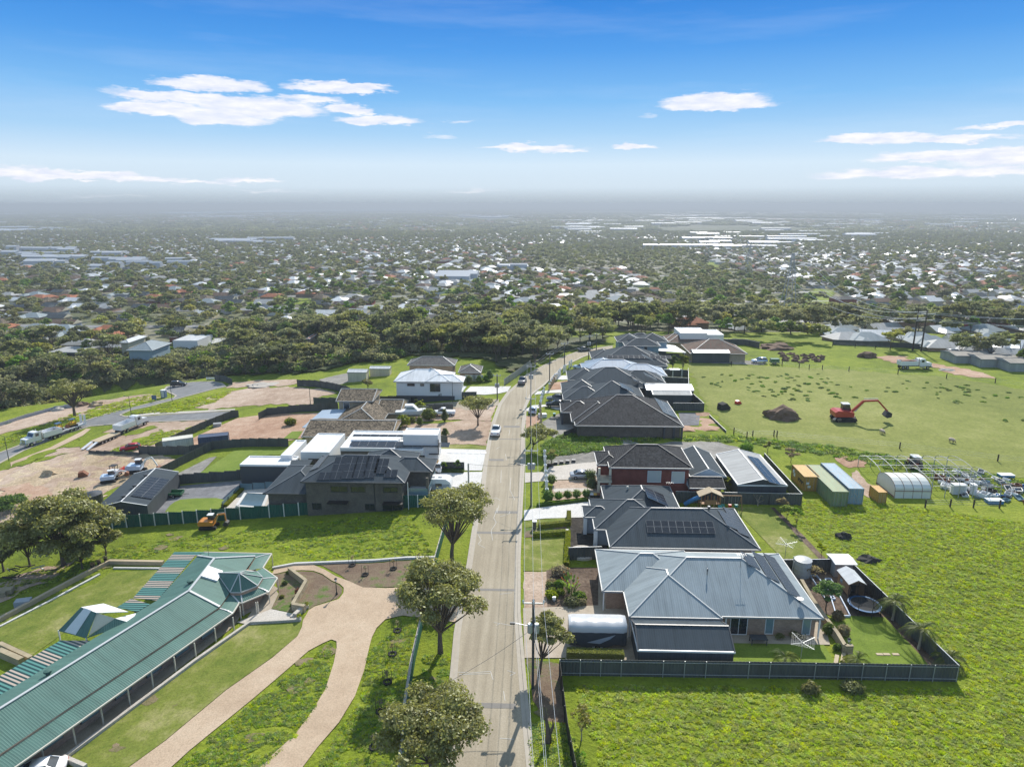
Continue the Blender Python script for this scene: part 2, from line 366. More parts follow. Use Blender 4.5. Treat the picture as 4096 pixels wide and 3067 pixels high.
def sheet(name,m,poly,dz=.04,step=3.,rag=0.,world=False,smooth=0,kind='structure',label=None,cat=None,lump=0.):
    pts=[(p[0],p[1]) for p in poly] if world else [tuple(at(*p)[:2]) for p in poly]
    if smooth: pts=smooth_poly(pts,smooth)
    out=[]; seg=.9 if rag else step
    for i in range(len(pts)):
        a,b=Vector(pts[i]),Vector(pts[(i+1)%len(pts)]); n=max(1,int((b-a).length/seg)); nd=(b-a)
        nr=Vector((-nd.y,nd.x)).normalized() if nd.length>0 else Vector((0,0))
        for k in range(n):
            p=a+(b-a)*k/n
            if rag: p=p+nr*(mnoise.noise(Vector((p.x*.45,p.y*.45,1.7)))*rag*2+mnoise.noise(Vector((p.x*1.7,p.y*1.7,5)))*rag*.8)
            out.append(p)
    nb=len(out); xs=[p.x for p in out]; ys=[p.y for p in out]
    x=math.floor(min(xs)/step)*step; inner=[]
    while x<max(xs):
        y=math.floor(min(ys)/step)*step
        while y<max(ys): inner.append(Vector((x+.13,y+.17))); y+=step
        x+=step
    r=delaunay_2d_cdt(out+inner,[],[list(range(nb))],1,1e-4)
    vs=[(v.x,v.y,hz(v.x,v.y)+dz+(lump*mnoise.noise(Vector((v.x*.35,v.y*.35,3))) if lump else 0)) for v in r[0]]
    me=bpy.data.meshes.new(name); me.from_pydata(vs,[],[f for f in r[2]]); me.materials.append(mat(m))
    bm=bmesh.new(); bm.from_mesh(me)
    for f in bm.faces:
        if f.normal.z<0: f.normal_flip()
    bm.to_mesh(me); bm.free()
    if lump: me.polygons.foreach_set('use_smooth',[True]*len(me.polygons))
    o=bpy.data.objects.new(name,me); COL.objects.link(o); o['kind']=kind
    if label: o['label']=label
    if cat: o['category']=cat
    return o
def strip(mb,pts,w,h,base=-.1,off=0.,m=0):
    """kerb like band following world xy points over the ground"""
    pts=[Vector((p[0],p[1])) for p in pts]; q=[]
    for a,b in zip(pts,pts[1:]):
        n=max(1,int((b-a).length/3.))
        q+=[a+(b-a)*k/n for k in range(n)]
    q.append(pts[-1]); L=[];R=[]
    for i,p in enumerate(q):
        d=(q[min(i+1,len(q)-1)]-q[max(i-1,0)]).normalized(); nr=Vector((-d.y,d.x))
        L.append(p+nr*(off+w/2)); R.append(p+nr*(off-w/2))
    vs=[]
    for l,r_,p in zip(L,R,q):
        z=hz(p.x,p.y); vs+=[(l.x,l.y,z+base),(l.x,l.y,z+h),(r_.x,r_.y,z+h),(r_.x,r_.y,z+base)]
    fs=[]
    for i in range(len(q)-1):
        for k in range(4):
            k2=(k+1)%4; fs.append((4*i+k,4*i+k2,4*i+4+k2,4*i+4+k))
    fs+=[(3,2,1,0),tuple(4*(len(q)-1)+k for k in range(4))]
    mb.mesh(vs,fs,m)
def wpts(l): return [tuple(at(*p)[:2]) for p in l]
KR=wpts([(2125,3067),(2108,2900),(2088,2680),(2070,2450),(2072,2234),(2080,2060),(2092,1855),(2093,1711),(2102,1624),(2123,1580),(2159,1553),(2197,1521),(2248,1472),(2275,1455),(2330,1428),(2400,1404),(2450,1393)])
KL=wpts([(1800,3067),(1809,2820),(1812,2716),(1828,2531),(1850,2400),(1877,2259),(1897,2121),(1927,1981),(1942,1855),(1958,1760),(1975,1687),(2000,1617),(2034,1569),(2077,1533),(2108,1500),(2180,1461),(2253,1429),(2316,1406),(2384,1394),(2450,1384)])
KR=[(KR[0][0],18.)]+KR; KL=[(KL[0][0],18.)]+KL
sheet('road','asphalt',KR+KL[::-1],.05,3.,world=True)
b=MB(); strip(b,KR,.36,.14,off=-.18); strip(b,KR,.45,.07,off=.2); tag(b.build('kerb','kerb',uv=False),kind='structure')
b=MB(); strip(b,KL,.36,.14,off=.18); strip(b,KL,.45,.07,off=-.2); tag(b.build('kerb','kerb',uv=False),kind='structure')
m_plain('tar_patch',(.20,.185,.165),.85); m_plain('line_paint',(.55,.54,.50),.8)
def patch(name,m,x0,x1,y0,y1,dz=.062): 
    mb=MB(); z=hz((x0+x1)/2,(y0+y1)/2)+dz; mb.face([(x0,y0,z),(x1,y0,z),(x1,y1,z),(x0,y1,z)]); return tag(mb.build(name,m),kind='structure')
for a in [(-8.2,-1.5,55.6,56.3),(-8.6,-1.9,76.2,76.7),(-8.7,-2.0,91.5,92.2),(-6,-2.2,98.4,99.3),(-8.4,-5.6,121,122),(-8.3,-2.2,133.2,133.6),(-6.5,-3.,141,142.2),(-4,-2.4,104.4,104.7)]:
    patch('road_patch','tar_patch',*a)
def scribble(px,w=.055):
    mb=MB(); P=[at(*p,0.067) for p in px]
    for a,b_ in zip(P,P[1:]):
        d=(b_-a); n=Vector((-d.y,d.x,0)).normalized()*w/2; mb.face([a-n,b_-n,b_+n,a+n])
    tag(mb.build('paint_mark','line_paint',uv=False),kind='structure')
for s_ in [[(1830,2686),(1880,2690),(1962,2683)],[(1962,2683),(1967,2700),(1972,2716)],[(1836,2696),(1960,2692)],[(1975,2488),(2000,2492),(1985,2500)],[(2002,2492),(2045,2500)],
    [(2014,2762),(2020,2800)],[(1912,2135),(1925,2160),(1912,2175),(1940,2190)],[(1990,2030),(1975,2070),(1985,2090),(1965,2120),(1970,2160)],[(1960,2000),(1985,1990),(2000,2000)],
    [(2043,1910),(2040,1960),(2060,2000)],[(2005,1880),(2003,1930)],[(2000,2065),(2035,2055),(2040,2045)],[(1988,2050),(1996,2020)],[(2000,2375),(2048,2369)],[(1998,2950),(2056,2955)],[(2030,2680),(2062,2690),(2040,2700)],
    [(2035,1740),(2040,1720),(2028,1722)],[(1985,1795),(2000,1786)],[(2060,1700),(2078,1690)],[(2022,1815),(2025,1840)]]:
    scribble(s_)
# side road and cul-de-sac on the lower left
LR=[(-40,1872),(0,1852),(90,1804),(271,1732),(362,1705),(466,1696),(579,1689),(859,1678),(930,1655),(930,1645),(769,1653),(565,1667),(502,1667),(479,1660),(520,1642),(588,1628),(723,1592),(859,1556),(904,1547),(886,1533),(850,1526),(769,1529),(705,1538),(669,1547),(656,1560),(705,1583),(696,1592),(633,1605),(542,1628),(429,1655),(316,1691),(226,1725),(113,1768),(0,1811),(-40,1826)]
LRw=wpts(LR); sheet('side_road','blue_asphalt',LRw,.06,3.,world=True)
for seg in (LRw[0:9],LRw[9:],):
    b=MB(); strip(b,seg,.5,.13,off=-.2 if 0 else 0.); tag(b.build('kerb','kerb',uv=False),kind='structure')
Z=sheet
Z('estate_earth','dirt',[(-30,1905),(110,1850),(190,1812),(330,1755),(470,1703),(600,1691),(850,1682),(600,1800),(560,1820),(700,1838),(640,1890),(440,1962),(400,2022),(340,2075),(200,2145),(-30,2125)],.045,2.5,.8)
for q in ([(20,1880),(110,1838),(190,1803),(240,1795),(180,1826),(90,1866)],[(230,1795),(340,1745),(440,1712),(420,1745),(330,1790)],[(110,1850),(210,1822),(270,1812),(180,1845)],[(440,1800),(560,1755),(660,1715),(600,1760),(480,1806)],[(470,1735),(640,1700),(600,1722),(500,1750)],[(0,1995),(60,1975),(90,2000),(30,2040)]): Z('weed_patch','lush_grass',q,.14,1.8,1.1)
Z('footpath','pink_concrete',[(41,1850),(200,1790),(330,1724),(345,1714),(364,1716),(332,1742),(205,1803),(62,1853),(72,1872),(0,1918),(-30,1930),(-30,1915),(45,1872)],.07)
Z('footpath','concrete',[(500,1665),(620,1650),(760,1645),(940,1636),(940,1640),(765,1651),(620,1658),(510,1669)],.07)
Z('building_site_sand','sand',[(-30,1935),(111,1863),(190,1831),(285,1818),(354,1812),(560,1820),(700,1834),(640,1890),(443,1960),(400,2020),(340,2090),(100,2060),(0,2010),(-30,2010)],.06,1.6,.6,lump=.35)
Z('building_site_dirt','red_dirt',[(0,1950),(120,1930),(300,1985),(340,2050),(300,2110),(100,2075),(-30,2040)],.13,2.,1.)
Z('dirt_lot','dirt',[(190,1812),(325,1782),(460,1720),(601,1694),(836,1682),(769,1718),(601,1788),(556,1815),(357,1812)],.07,2.5,.7)
Z('dirt_lot','dirt',[(300,1815),(330,1770),(420,1730),(480,1712),(590,1698),(640,1700),(560,1760),(470,1812)],.065,2.5,.9)
Z('building_site_dirt','dirt',[(-30,2005),(100,2060),(330,2090),(300,2130),(200,2150),(60,2120),(-30,2110)],.1,2.,.9)
Z('building_site_dirt','dirt',[(-30,1890),(60,1880),(190,1822),(330,1790),(400,1806),(280,1822),(110,1868),(-30,1940)],.055,2.,.9)
Z('grass_strip','lush_grass',[(420,1812),(520,1770),(640,1735),(700,1718),(650,1750),(500,1808)],.11,2.5,.6)
Z('dirt_lot','dirt',[(746,1628),(836,1589),(940,1562),(1000,1551),(1180,1549),(1316,1562),(1352,1571),(1253,1596),(1253,1619),(1127,1619),(1000,1623),(845,1637)],.07,3.,.8)
Z('dirt_lot','dirt',[(925,1532),(1000,1524),(1180,1517),(1195,1535),(1140,1545),(1000,1549),(905,1553)],.08,3.,.6)
Z('dirt_lot','dirt',[(-30,1720),(80,1676),(200,1640),(290,1622),(420,1600),(560,1580),(640,1572),(640,1590),(500,1625),(380,1650),(260,1680),(100,1712),(-30,1745)],.07,3.,.9)
Z('red_dirt_yard','red_dirt',[(705,1792),(740,1770),(800,1738),(949,1673),(1068,1657),(1285,1651),(1250,1700),(1220,1750),(1150,1764),(1000,1764),(860,1776)],.07,2.5)
Z('grey_gravel_yard','gravel',[(1271,1520),(1395,1490),(1400,1530),(1330,1545)],.07,3.,.6)
Z('garden_dirt','dirt',[(1764,1696),(1850,1682),(1967,1687),(1949,1782),(1769,1777),(1690,1760),(1600,1740),(1610,1690)],.06,2.,.4)
Z('dirt_driveway','dirt',[(1600,1660),(1723,1644),(1850,1630),(1990,1608),(1963,1684),(1769,1681),(1610,1690)],.09,2.,.3)
Z('side_street','asphalt',[(1640,1622),(1854,1605),(1996,1597),(1996,1622),(1870,1642),(1820,1632),(1640,1634)],.10,3.)
Z('concrete_driveway','pale_concrete',[(1859,1569),(1882,1547),(2045,1546),(2030,1567),(1995,1575),(1940,1580),(1860,1577)],.10)
Z('concrete_driveway','pale_concrete',[(1700,1796),(1947,1800),(1935,1850),(1928,1883),(1700,1883)],.08)
Z('front_lawn','worn_lawn',[(1764,1779),(1949,1784),(1947,1799),(1762,1796)],.085)
Z('concrete_driveway','pale_concrete',[(1640,1895),(1780,1890),(1931,1888),(1918,1958),(1838,1960),(1790,2012),(1640,2020)],.08)
Z('grey_gravel_yard','blue_gravel',[(690,1950),(723,1943),(1000,1918),(1120,1905),(1100,1950),(967,1945),(890,2031),(651,2062),(601,2064),(674,1981)],.07)
Z('back_lawn','mown_lawn',[(687,2013),(732,1995),(910,1992),(886,2031),(872,2046),(651,2060)],.10,smooth=1)
Z('pool_paving','concrete',[(895,2042),(955,1972),(1000,1950),(1160,1940),(1130,2000),(1095,2034)],.10)
Z('gravel_path','gravel',[(680,1910),(840,1830),(868,1826),(795,1900)],.08)
Z('back_lawn','mown_lawn',[(791,1898),(936,1804),(1000,1798),(1140,1800),(1140,1818),(990,1826),(955,1884)],.09)
Z('concrete_path','concrete',[(1000,1918),(1170,1908),(1170,1925),(1110,1945),(1000,1945)],.085)
Z('concrete_driveway','pink_concrete',[(1088,2297),(1099,2274),(1147,2260),(1174,2257),(1247,2257),(1298,2278),(1343,2305),(1398,2325),(1420,2336),(1452,2350),(1542,2353),(1633,2350),(1836,2352),(1832,2490),(1610,2462),(1542,2477),(1506,2513),(1488,2549),(1479,2581),(1457,2680),(1420,2784),(1357,2888),(1271,2988),(1180,3110),(1000,3110),(1090,3019),(1181,2938),(1253,2839),(1303,2753),(1335,2653),(1347,2590),(1346,2565),(1325,2558),(1289,2574),(1235,2603),(1136,2689),(1014,2793),(759,3001),(640,3110),(460,3110),(660,2965),(904,2762),(1090,2631),(1190,2545),(1208,2508),(1212,2481),(1226,2459),(1235,2441),(1259,2426),(1319,2408),(1356,2396),(1374,2372),(1375,2351),(1359,2336),(1328,2323),(1289,2296),(1253,2283),(1208,2281),(1156,2283),(1102,2296)],.08,2.)
Z('concrete_path','concrete',[(945,2490),(1085,2437),(1170,2455),(1208,2478),(1100,2490),(1010,2500)],.09)
Z('concrete_path','aggregate',[(1060,2375),(1090,2350),(1115,2375),(1085,2437),(1030,2470),(990,2470)],.085)
Z('garden_bed','weedy_mulch',[(1095,2300),(1156,2287),(1208,2285),(1253,2287),(1289,2300),(1328,2327),(1355,2340),(1370,2355),(1366,2374),(1350,2393),(1315,2404),(1259,2422),(1235,2437),(1170,2450),(1085,2434),(1117,2375),(1105,2330)],.05,1.5)
Z('garden_bed','weedy_mulch',[(1271,2259),(1560,2248),(1741,2236),(1728,2302),(1705,2350),(1542,2350),(1452,2347),(1420,2332),(1362,2303),(1310,2276)],.05,1.5,.2)
Z('worn_lawn','worn_lawn',[(620,2278),(640,2285),(590,2370),(500,2420),(300,2500),(130,2620),(0,2560),(-200,2500),(150,2420),(390,2330),(440,2290)],.05,3.)
Z('bare_strip','dirt',[(0,2330),(160,2270),(300,2240),(240,2300),(60,2380),(-60,2440),(-60,2380)],.05,2.,.8)
# right-hand side
Z('verge_dirt','dirt',[(2096,2286),(2187,2286),(2190,2433),(2096,2438)],.05,1.,.1)
Z('verge_dirt','weedy_mulch',[(2104,2632),(2235,2655),(2262,2900),(2230,2960),(2130,2800)],.05,1.,.15)
Z('garden_bed','mulch',[(2185,2279),(2271,2270),(2393,2270),(2396,2424),(2316,2426),(2190,2433)],.055,1.)
Z('aggregate_driveway','aggregate',[(2092,2433),(2393,2422),(2393,2262),(2460,2262),(2460,2400),(2640,2400),(2549,2660),(2262,2655),(2262,2632),(2098,2632)],.08,2.)
Z('front_lawn','worn_lawn',[(2094,2157),(2268,2151),(2263,2270),(2181,2282),(2092,2284)],.06)
Z('front_lawn','worn_lawn',[(2096,2085),(2268,2068),(2268,2096),(2160,2102),(2097,2112)],.06)
Z('garden_bed','weedy_mulch',[(2098,2112),(2268,2100),(2266,2140),(2098,2150)],.05,1.)
Z('garden_bed','black_mulch',[(2280,2067),(2355,2064),(2430,2110),(2430,2225),(2280,2232)],.055,1.)
Z('paved_driveway','pale_concrete',[(2096,2042),(2158,2031),(2345,2008),(2400,2005),(2400,2068),(2181,2074),(2096,2083)],.08)
Z('concrete_driveway','concrete',[(2099,1892),(2180,1888),(2200,1866),(2225,1864),(2400,1845),(2420,1860),(2420,1990),(2352,1992),(2352,1918),(2215,1920),(2176,1924),(2099,1931)],.08)
Z('garden_bed','dirt',[(2215,1922),(2350,1920),(2350,1998),(2200,2002)],.06,1.)
Z('garden_path','concrete',[(2213,1955),(2350,1952),(2350,1966),(2216,1968)],.09)
Z('hedge_bed_grass','mown_lawn',[(2180,2005),(2345,1995),(2345,2006),(2160,2028),(2130,2025)],.07)
Z('vacant_lot_gravel','gravel',[(2190,1858),(2226,1826),(2320,1812),(2407,1800),(2500,1785),(2678,1768),(2859,1768),(2954,1791),(2949,1836),(2836,1842),(2690,1850),(2400,1846),(2212,1862)],.06,2.,.5)
Z('vacant_lot_gravel','gravel',[(2340,1742),(2420,1738),(2520,1752),(2560,1775),(2440,1772),(2370,1760)],.07,2.,.5)
Z('gravel_driveway','gravel',[(2160,1709),(2170,1687),(2258,1646),(2420,1646),(2420,1735),(2253,1750),(2215,1752),(2185,1730)],.06,2.,.2)
Z('verge_dirt','red_dirt',[(2104,1664),(2156,1660),(2160,1712),(2104,1716)],.06,2.,.15)
Z('concrete_driveway','pale_concrete',[(2106,1636),(2130,1622),(2330,1610),(2330,1642),(2230,1640),(2180,1626),(2106,1645)],.09)
Z('concrete_driveway','pale_concrete',[(2136,1580),(2150,1566),(2330,1552),(2330,1572),(2200,1572)],.09)
Z('front_garden_dirt','red_dirt',[(2200,1560),(2215,1530),(2290,1520),(2330,1520),(2330,1556)],.07,2.)
Z('concrete_driveway','pale_concrete',[(2210,1516),(2225,1504),(2320,1500),(2320,1514),(2250,1520)],.09)
Z('back_yard_gravel','blue_gravel',[(2714,1651),(2800,1652),(2795,1702),(2725,1702)],.07)
Z('back_yard_dirt','red_dirt',[(2780,1651),(2838,1655),(2900,1722),(2723,1726),(2735,1703),(2792,1700)],.06,1.5,.2,lump=.5)
Z('concrete_yard','pale_concrete',[(2840,1845),(2950,1838),(2975,1870),(2940,1925),(2860,1925),(2800,1890)],.07)
Z('back_lawn','worn_lawn',[(2900,2030),(3080,2030),(3275,2235),(3130,2235),(2960,2060)],.06)
Z('garden_bed','mulch',[(3080,2030),(3100,2030),(3305,2235),(3275,2235)],.06,1.,.1)
Z('back_lawn','mown_lawn',[(2930,2570),(3290,2570),(3345,2658),(2930,2654)],.06)
Z('back_lawn','mown_lawn',[(3320,2460),(3560,2470),(3720,2660),(3440,2660)],.06)
Z('concrete_patio','aggregate',[(2850,2470),(3290,2470),(3320,2580),(2850,2572)],.09)
Z('garden_bed','mulch',[(3130,2250),(3390,2250),(3560,2440),(3560,2470),(3320,2462),(3270,2440),(3150,2290)],.055,1.)
Z('garden_bed','mulch',[(3540,2470),(3570,2470),(3760,2660),(3715,2660)],.065,1.,.1)
Z('gravel_track','gravel',[(2747,1433),(3011,1443),(3050,1452),(3060,1462),(2983,1459),(2752,1449)],.08,3.,.4)
Z('bare_patch','red_dirt',[(3491,1424),(3619,1426),(3644,1443),(3570,1453),(3520,1440)],.08,3.,1.2)
Z('bare_patch','red_dirt',[(3679,1453),(3730,1455),(3818,1468),(3917,1488),(3981,1510),(3917,1513),(3793,1493),(3743,1473)],.08,3.,1.2)
Z('garden_bed','red_dirt',[(3340,1832),(3400,1826),(3465,1845),(3465,1870),(3400,1872),(3350,1850)],.06,1.5,.4)
Z('worn_track','dirt',[(3400,1890),(3430,1880),(3500,1960),(3520,1995),(3470,1990)],.06,1.5,.4)
Z('paddock','paddock_grass',[(2752,1452),(2990,1462),(3070,1465),(3300,1475),(3550,1492),(3800,1508),(4096,1560),(4300,1590),(4300,1960),(4096,1915),(3700,1850),(3440,1800),(3250,1775),(3100,1760),(2990,1745),(2930,1720),(2850,1650),(2790,1560)],.05,4.,.6)

m_ground('crushed_grass',[(.06,.085,.010),(.10,.13,.014),(.16,.18,.03)],(.1,.8,5.),bs=.5)
def tracks(arcs,w=.28,gap=1.7):
    for A in arcs:
        P=[at(*p).xy for p in A]; Q=[]
        for i in range(len(P)-1):
            p0=P[max(i-1,0)];p1=P[i];p2=P[i+1];p3=P[min(i+2,len(P)-1)]
            for k in range(8):
                t_=k/8; Q.append(.5*((2*p1)+(p2-p0)*t_+(2*p0-5*p1+4*p2-p3)*t_*t_+(3*p1-p0-3*p2+p3)*t_**3))
        mb=MB(); strip(mb,Q,w,.045,base=.0,off=-gap/2); strip(mb,Q,w,.045,base=.0,off=gap/2); tag(mb.build('wheel_track','crushed_grass',uv=False),kind='structure')
tracks([[(2651,2985),(2700,2935),(2790,2908),(2880,2925),(2940,2965)],[(2800,3060),(2850,3020),(2950,3005),(3060,3020)],[(3000,3020),(3150,2940),(3350,2930),(3500,2975)],[(3650,2130),(3700,2100),(3780,2090),(3830,2100)],[(3760,2170),(3830,2150),(3900,2150),(3940,2130),(3930,2115)],[(3980,2290),(4000,2220),(4060,2180),(4120,2160)],[(3960,2180),(3990,2140),(4060,2120),(4140,2125)],[(3230,2870),(3400,2845),(3600,2850),(3800,2900)],[(3150,3040),(3300,3000),(3460,3010)]])

Z('front_lawn','worn_lawn',[(262,3045),(500,2863),(780,2655),(1000,2500),(1100,2494),(1205,2487),(1206,2508),(1188,2545),(1088,2629),(902,2760),(658,2963),(560,3035),(480,3090),(300,3090)],.06,2.)
Z('gully_scrub','scrub',[(-200,1690),(0,1632),(210,1582),(430,1557),(640,1535),(860,1508),(1000,1500),(1190,1496),(1330,1480),(1400,1455),(1560,1446),(1640,1425),(1800,1432),(1960,1440),(2040,1490),(2100,1470),(2200,1425),(2330,1392),(2420,1372),(2430,1345),(2200,1360),(1900,1380),(1500,1385),(1000,1400),(500,1425),(0,1450),(-200,1450)],.55,3.,1.5)

m_ground('thin_turf',[(.12,.13,.03),(.20,.165,.085),(.27,.20,.125)],(.5,1.6,6.),bs=.6)
for k_,(x_,y_,r_) in enumerate([(1205,2650,.9),(1270,2640,.5),(1310,2600,1.1),(1180,2750,.6),(1140,2790,.8),(1100,2850,.5),(1025,2950,.9),(1290,2690,.5),(1240,2720,.5),(1590,2560,.6),(1520,2680,.5),(1560,2860,.7),(1500,2950,.6),(1540,2620,.5),(470,2990,.7),(600,2800,.6),(900,2650,.6),(700,2820,.5),(840,2600,.5),(1760,2640,.9),(1745,2720,.7),(1780,2790,.6),(2160,2990,.9),(2170,2850,.7),(700,2155,1.),(760,2165,.8),(680,2140,.6),(640,2190,.9),(580,2230,.9),(900,2190,.6),(430,2260,1.2),(1050,2160,.6)]):
    c=at(x_,y_); r_*=.8
    if k_%3==1: continue
    Z('bare_patch','thin_turf',[(c.x+r_*(1+.35*math.sin(3*a+k_))*math.cos(a)*1.3,c.y+r_*math.sin(a)*(1+.3*math.cos(2*a+k_))) for a in [i*.5236 for i in range(12)]],.075,.5,.28,world=True)
# ---------------------------------------------------------------- building materials
m_metal('charcoal_roof',(.060,.074,.085),rough=.7,spec=.07); m_metal('blue_grey_roof',(.26,.30,.315),spec=.12,rough=.55); m_metal('pale_roof',(.55,.56,.56),rough=.3)
m_metal('white_roof',(.74,.74,.73),rough=.3); m_metal('light_blue_roof',(.30,.37,.45)); m_metal('green_roof',(.085,.165,.14),rough=.45,per=.22,sp=1.2,spec=.15)
m_metal('old_roof',(.34,.345,.34),rough=.55,spec=.15); m_metal('shed_wall',(.065,.072,.078),per=.3,rough=.5); m_metal('cream_shed',(.55,.50,.40),per=.3,rough=.5)
m_metal('fence_sheet',(.088,.094,.088),per=.16,rough=.5); m_metal('green_fence_sheet',(.015,.095,.07),per=.16,rough=.5); m_metal('cream_fence_sheet',(.42,.40,.34),per=.3)
def m_stripes():
    t=newm('striped_pergola'); u=t.n('ShaderNodeSeparateXYZ',{0:uvn(t)}); s=t.m('FRACT',t.m('DIVIDE',u.outputs[1],.42)); k=t.m('GREATER_THAN',s,.5)
    big=t.m('GREATER_THAN',t.m('FRACT',t.m('DIVIDE',u.outputs[1],3.4)),.45)
    a=t.mix(big,(.50,.40,.32),(.10,.26,.22)); fin(t,t.mix(k,a,(.012,.05,.045)),.35,s,.4,.05)
m_stripes()
m_tile('charcoal_tile',(.028,.030,.033),(.060,.060,.064)); m_tile('brown_tile',(.05,.042,.034),(.26,.21,.15))
m_tile('slate_tile',(.20,.21,.22),(.30,.30,.31)); m_tile('grey_tile',(.12,.115,.11),(.19,.18,.17)); m_tile('red_tile',(.20,.11,.085),(.14,.13,.10)); m_tile('terracotta_tile',(.35,.13,.07),(.45,.2,.12))
m_brick('red_brick',(.26,.055,.040),(.34,.085,.058),(.18,.09,.07)); m_brick('dark_brick',(.075,.066,.056),(.14,.12,.10),(.20,.18,.15))
m_brick('tan_brick',(.44,.27,.18),(.30,.17,.115),(.42,.36,.30)); m_brick('cream_brick',(.50,.38,.24),(.40,.29,.17),(.42,.36,.28)); m_brick('limestone',(.50,.42,.28),(.42,.34,.22),(.36,.30,.2),scale=.4)
m_plain('white_render',(.74,.74,.73),.7,var=.04); m_plain('grey_render',(.36,.39,.42),.7,var=.05); m_plain('blue_render',(.28,.37,.42),.7,var=.05); m_plain('dark_render',(.06,.065,.075),.6,var=.06)
m_plain('cream_render',(.62,.56,.42),.7,var=.05); m_plain('white_trim',(.78,.78,.77),.45,var=.03); m_plain('charcoal_trim',(.05,.055,.062),.45); m_plain('cream_trim',(.58,.54,.46),.45,var=.04)
m_plain('ridge_cap',(.20,.21,.22),.4,var=.05); m_plain('gutter_grey',(.30,.31,.31),.5,var=.05); m_plain('pale_cap',(.50,.51,.50),.4,var=.04); m_plain('glass',(.02,.028,.035),.08,spec=.9,var=.02); m_plain('pale_glass',(.18,.27,.30),.1,spec=.9)
m_plain('steel',(.16,.165,.17),.35,.8); m_plain('timber',(.30,.17,.085),.75); m_plain('pale_timber',(.45,.36,.24),.8); m_plain('shutter',(.60,.60,.54),.5,var=.03); m_plain('blue_plastic',(.03,.18,.42),.4); m_plain('black_plastic',(.015,.015,.017),.5)
m_plain('rust',(.20,.075,.035),.8); m_plain('clear_sheet',(.62,.64,.62),.3,var=.05)
def m_solar():
    t=newm('solar_cell'); u=t.n('ShaderNodeTexCoord').outputs['Object']; s=t.n('ShaderNodeSeparateXYZ',{0:u})
    gx_=t.m('LESS_THAN',t.m('FRACT',t.m('DIVIDE',s.outputs[0],.166)),.05); gy_=t.m('LESS_THAN',t.m('FRACT',t.m('DIVIDE',s.outputs[1],.166)),.05)
    fin(t,t.mix(t.m('MAXIMUM',gx_,gy_),(.012,.014,.020),(.022,.024,.03)),.16,spec=.7)
m_solar(); m_plain('panel_frame',(.22,.23,.24),.4,.5)
# ---------------------------------------------------------------- houses
def rp(z,fl,br):
    a=on(*fl,z); b=on(*br,z); return (a.x,min(a.y,b.y),b.x,max(a.y,b.y))
def hip(mb,caps,gut,r,z,pitch,kind='hip',axis=None,m=0,gm=1,under=0.):
    x0,y0,x1,y1=r; w,d=x1-x0,y1-y0; tp=math.tan(math.radians(pitch))
    if axis is None: axis='X' if w>=d else 'Y'
    if axis=='X':
        hgt=z+tp*d/2; ym=(y0+y1)/2; ins=d/2 if kind=='hip' else 0.; 
        if kind=='hip' and w<=d: ins=w/2
        a,b_=Vector((x0+ins,ym,hgt)),Vector((x1-ins,ym,hgt))
        E=[Vector((x0,y0,z)),Vector((x1,y0,z)),Vector((x1,y1,z)),Vector((x0,y1,z))]
        mb.face([E[0],E[1],b_,a],m); mb.face([E[2],E[3],a,b_],m)
        mb.face([E[1],E[2],b_],m if kind=='hip' else gm); mb.face([E[3],E[0],a],m if kind=='hip' else gm)
        hips=[(E[0],a),(E[3],a),(E[1],b_),(E[2],b_)]
        sidesF={'F':(E[0],Vector((0,-tp,1))),'B':(E[2],Vector((0,tp,1)))}
        if kind=='hip': sidesF.update({'L':(E[0],Vector((-tp,0,1))),'R':(E[1],Vector((tp,0,1)))})
    else:
        hgt=z+tp*w/2; xm=(x0+x1)/2; ins=w/2 if kind=='hip' else 0.
        if kind=='hip' and d<=w: ins=d/2
        a,b_=Vector((xm,y0+ins,hgt)),Vector((xm,y1-ins,hgt))
        E=[Vector((x0,y0,z)),Vector((x1,y0,z)),Vector((x1,y1,z)),Vector((x0,y1,z))]
        mb.face([E[3],E[0],a,b_],m); mb.face([E[1],E[2],b_,a],m)
        mb.face([E[0],E[1],a],m if kind=='hip' else gm); mb.face([E[2],E[3],b_],m if kind=='hip' else gm)
        hips=[(E[0],a),(E[1],a),(E[2],b_),(E[3],b_)]
        sidesF={'L':(E[0],Vector((-tp,0,1))),'R':(E[1],Vector((tp,0,1)))}
        if kind=='hip': sidesF.update({'F':(E[0],Vector((0,-tp,1))),'B':(E[2],Vector((0,tp,1)))})
    u=z-.02-under
    mb.face([(x0,y1,u),(x1,y1,u),(x1,y0,u),(x0,y0,u)],m)
    if caps is not None:
        up=Vector((0,0,.04)); 
        if (a-b_).length>.1: caps.bar(a+up,b_+up,.17,.07)
        for p,q in hips: caps.bar(p+up,q+up,.13,.06)
    if gut is not None:
        for p,q in ((E[0],E[1]),(E[1],E[2]),(E[2],E[3]),(E[3],E[0])):
            n=(q-p).normalized(); gut.bar(p-Vector((0,0,.08))-n*.06,q-Vector((0,0,.08))+n*.06,.16,.2)
    return sidesF
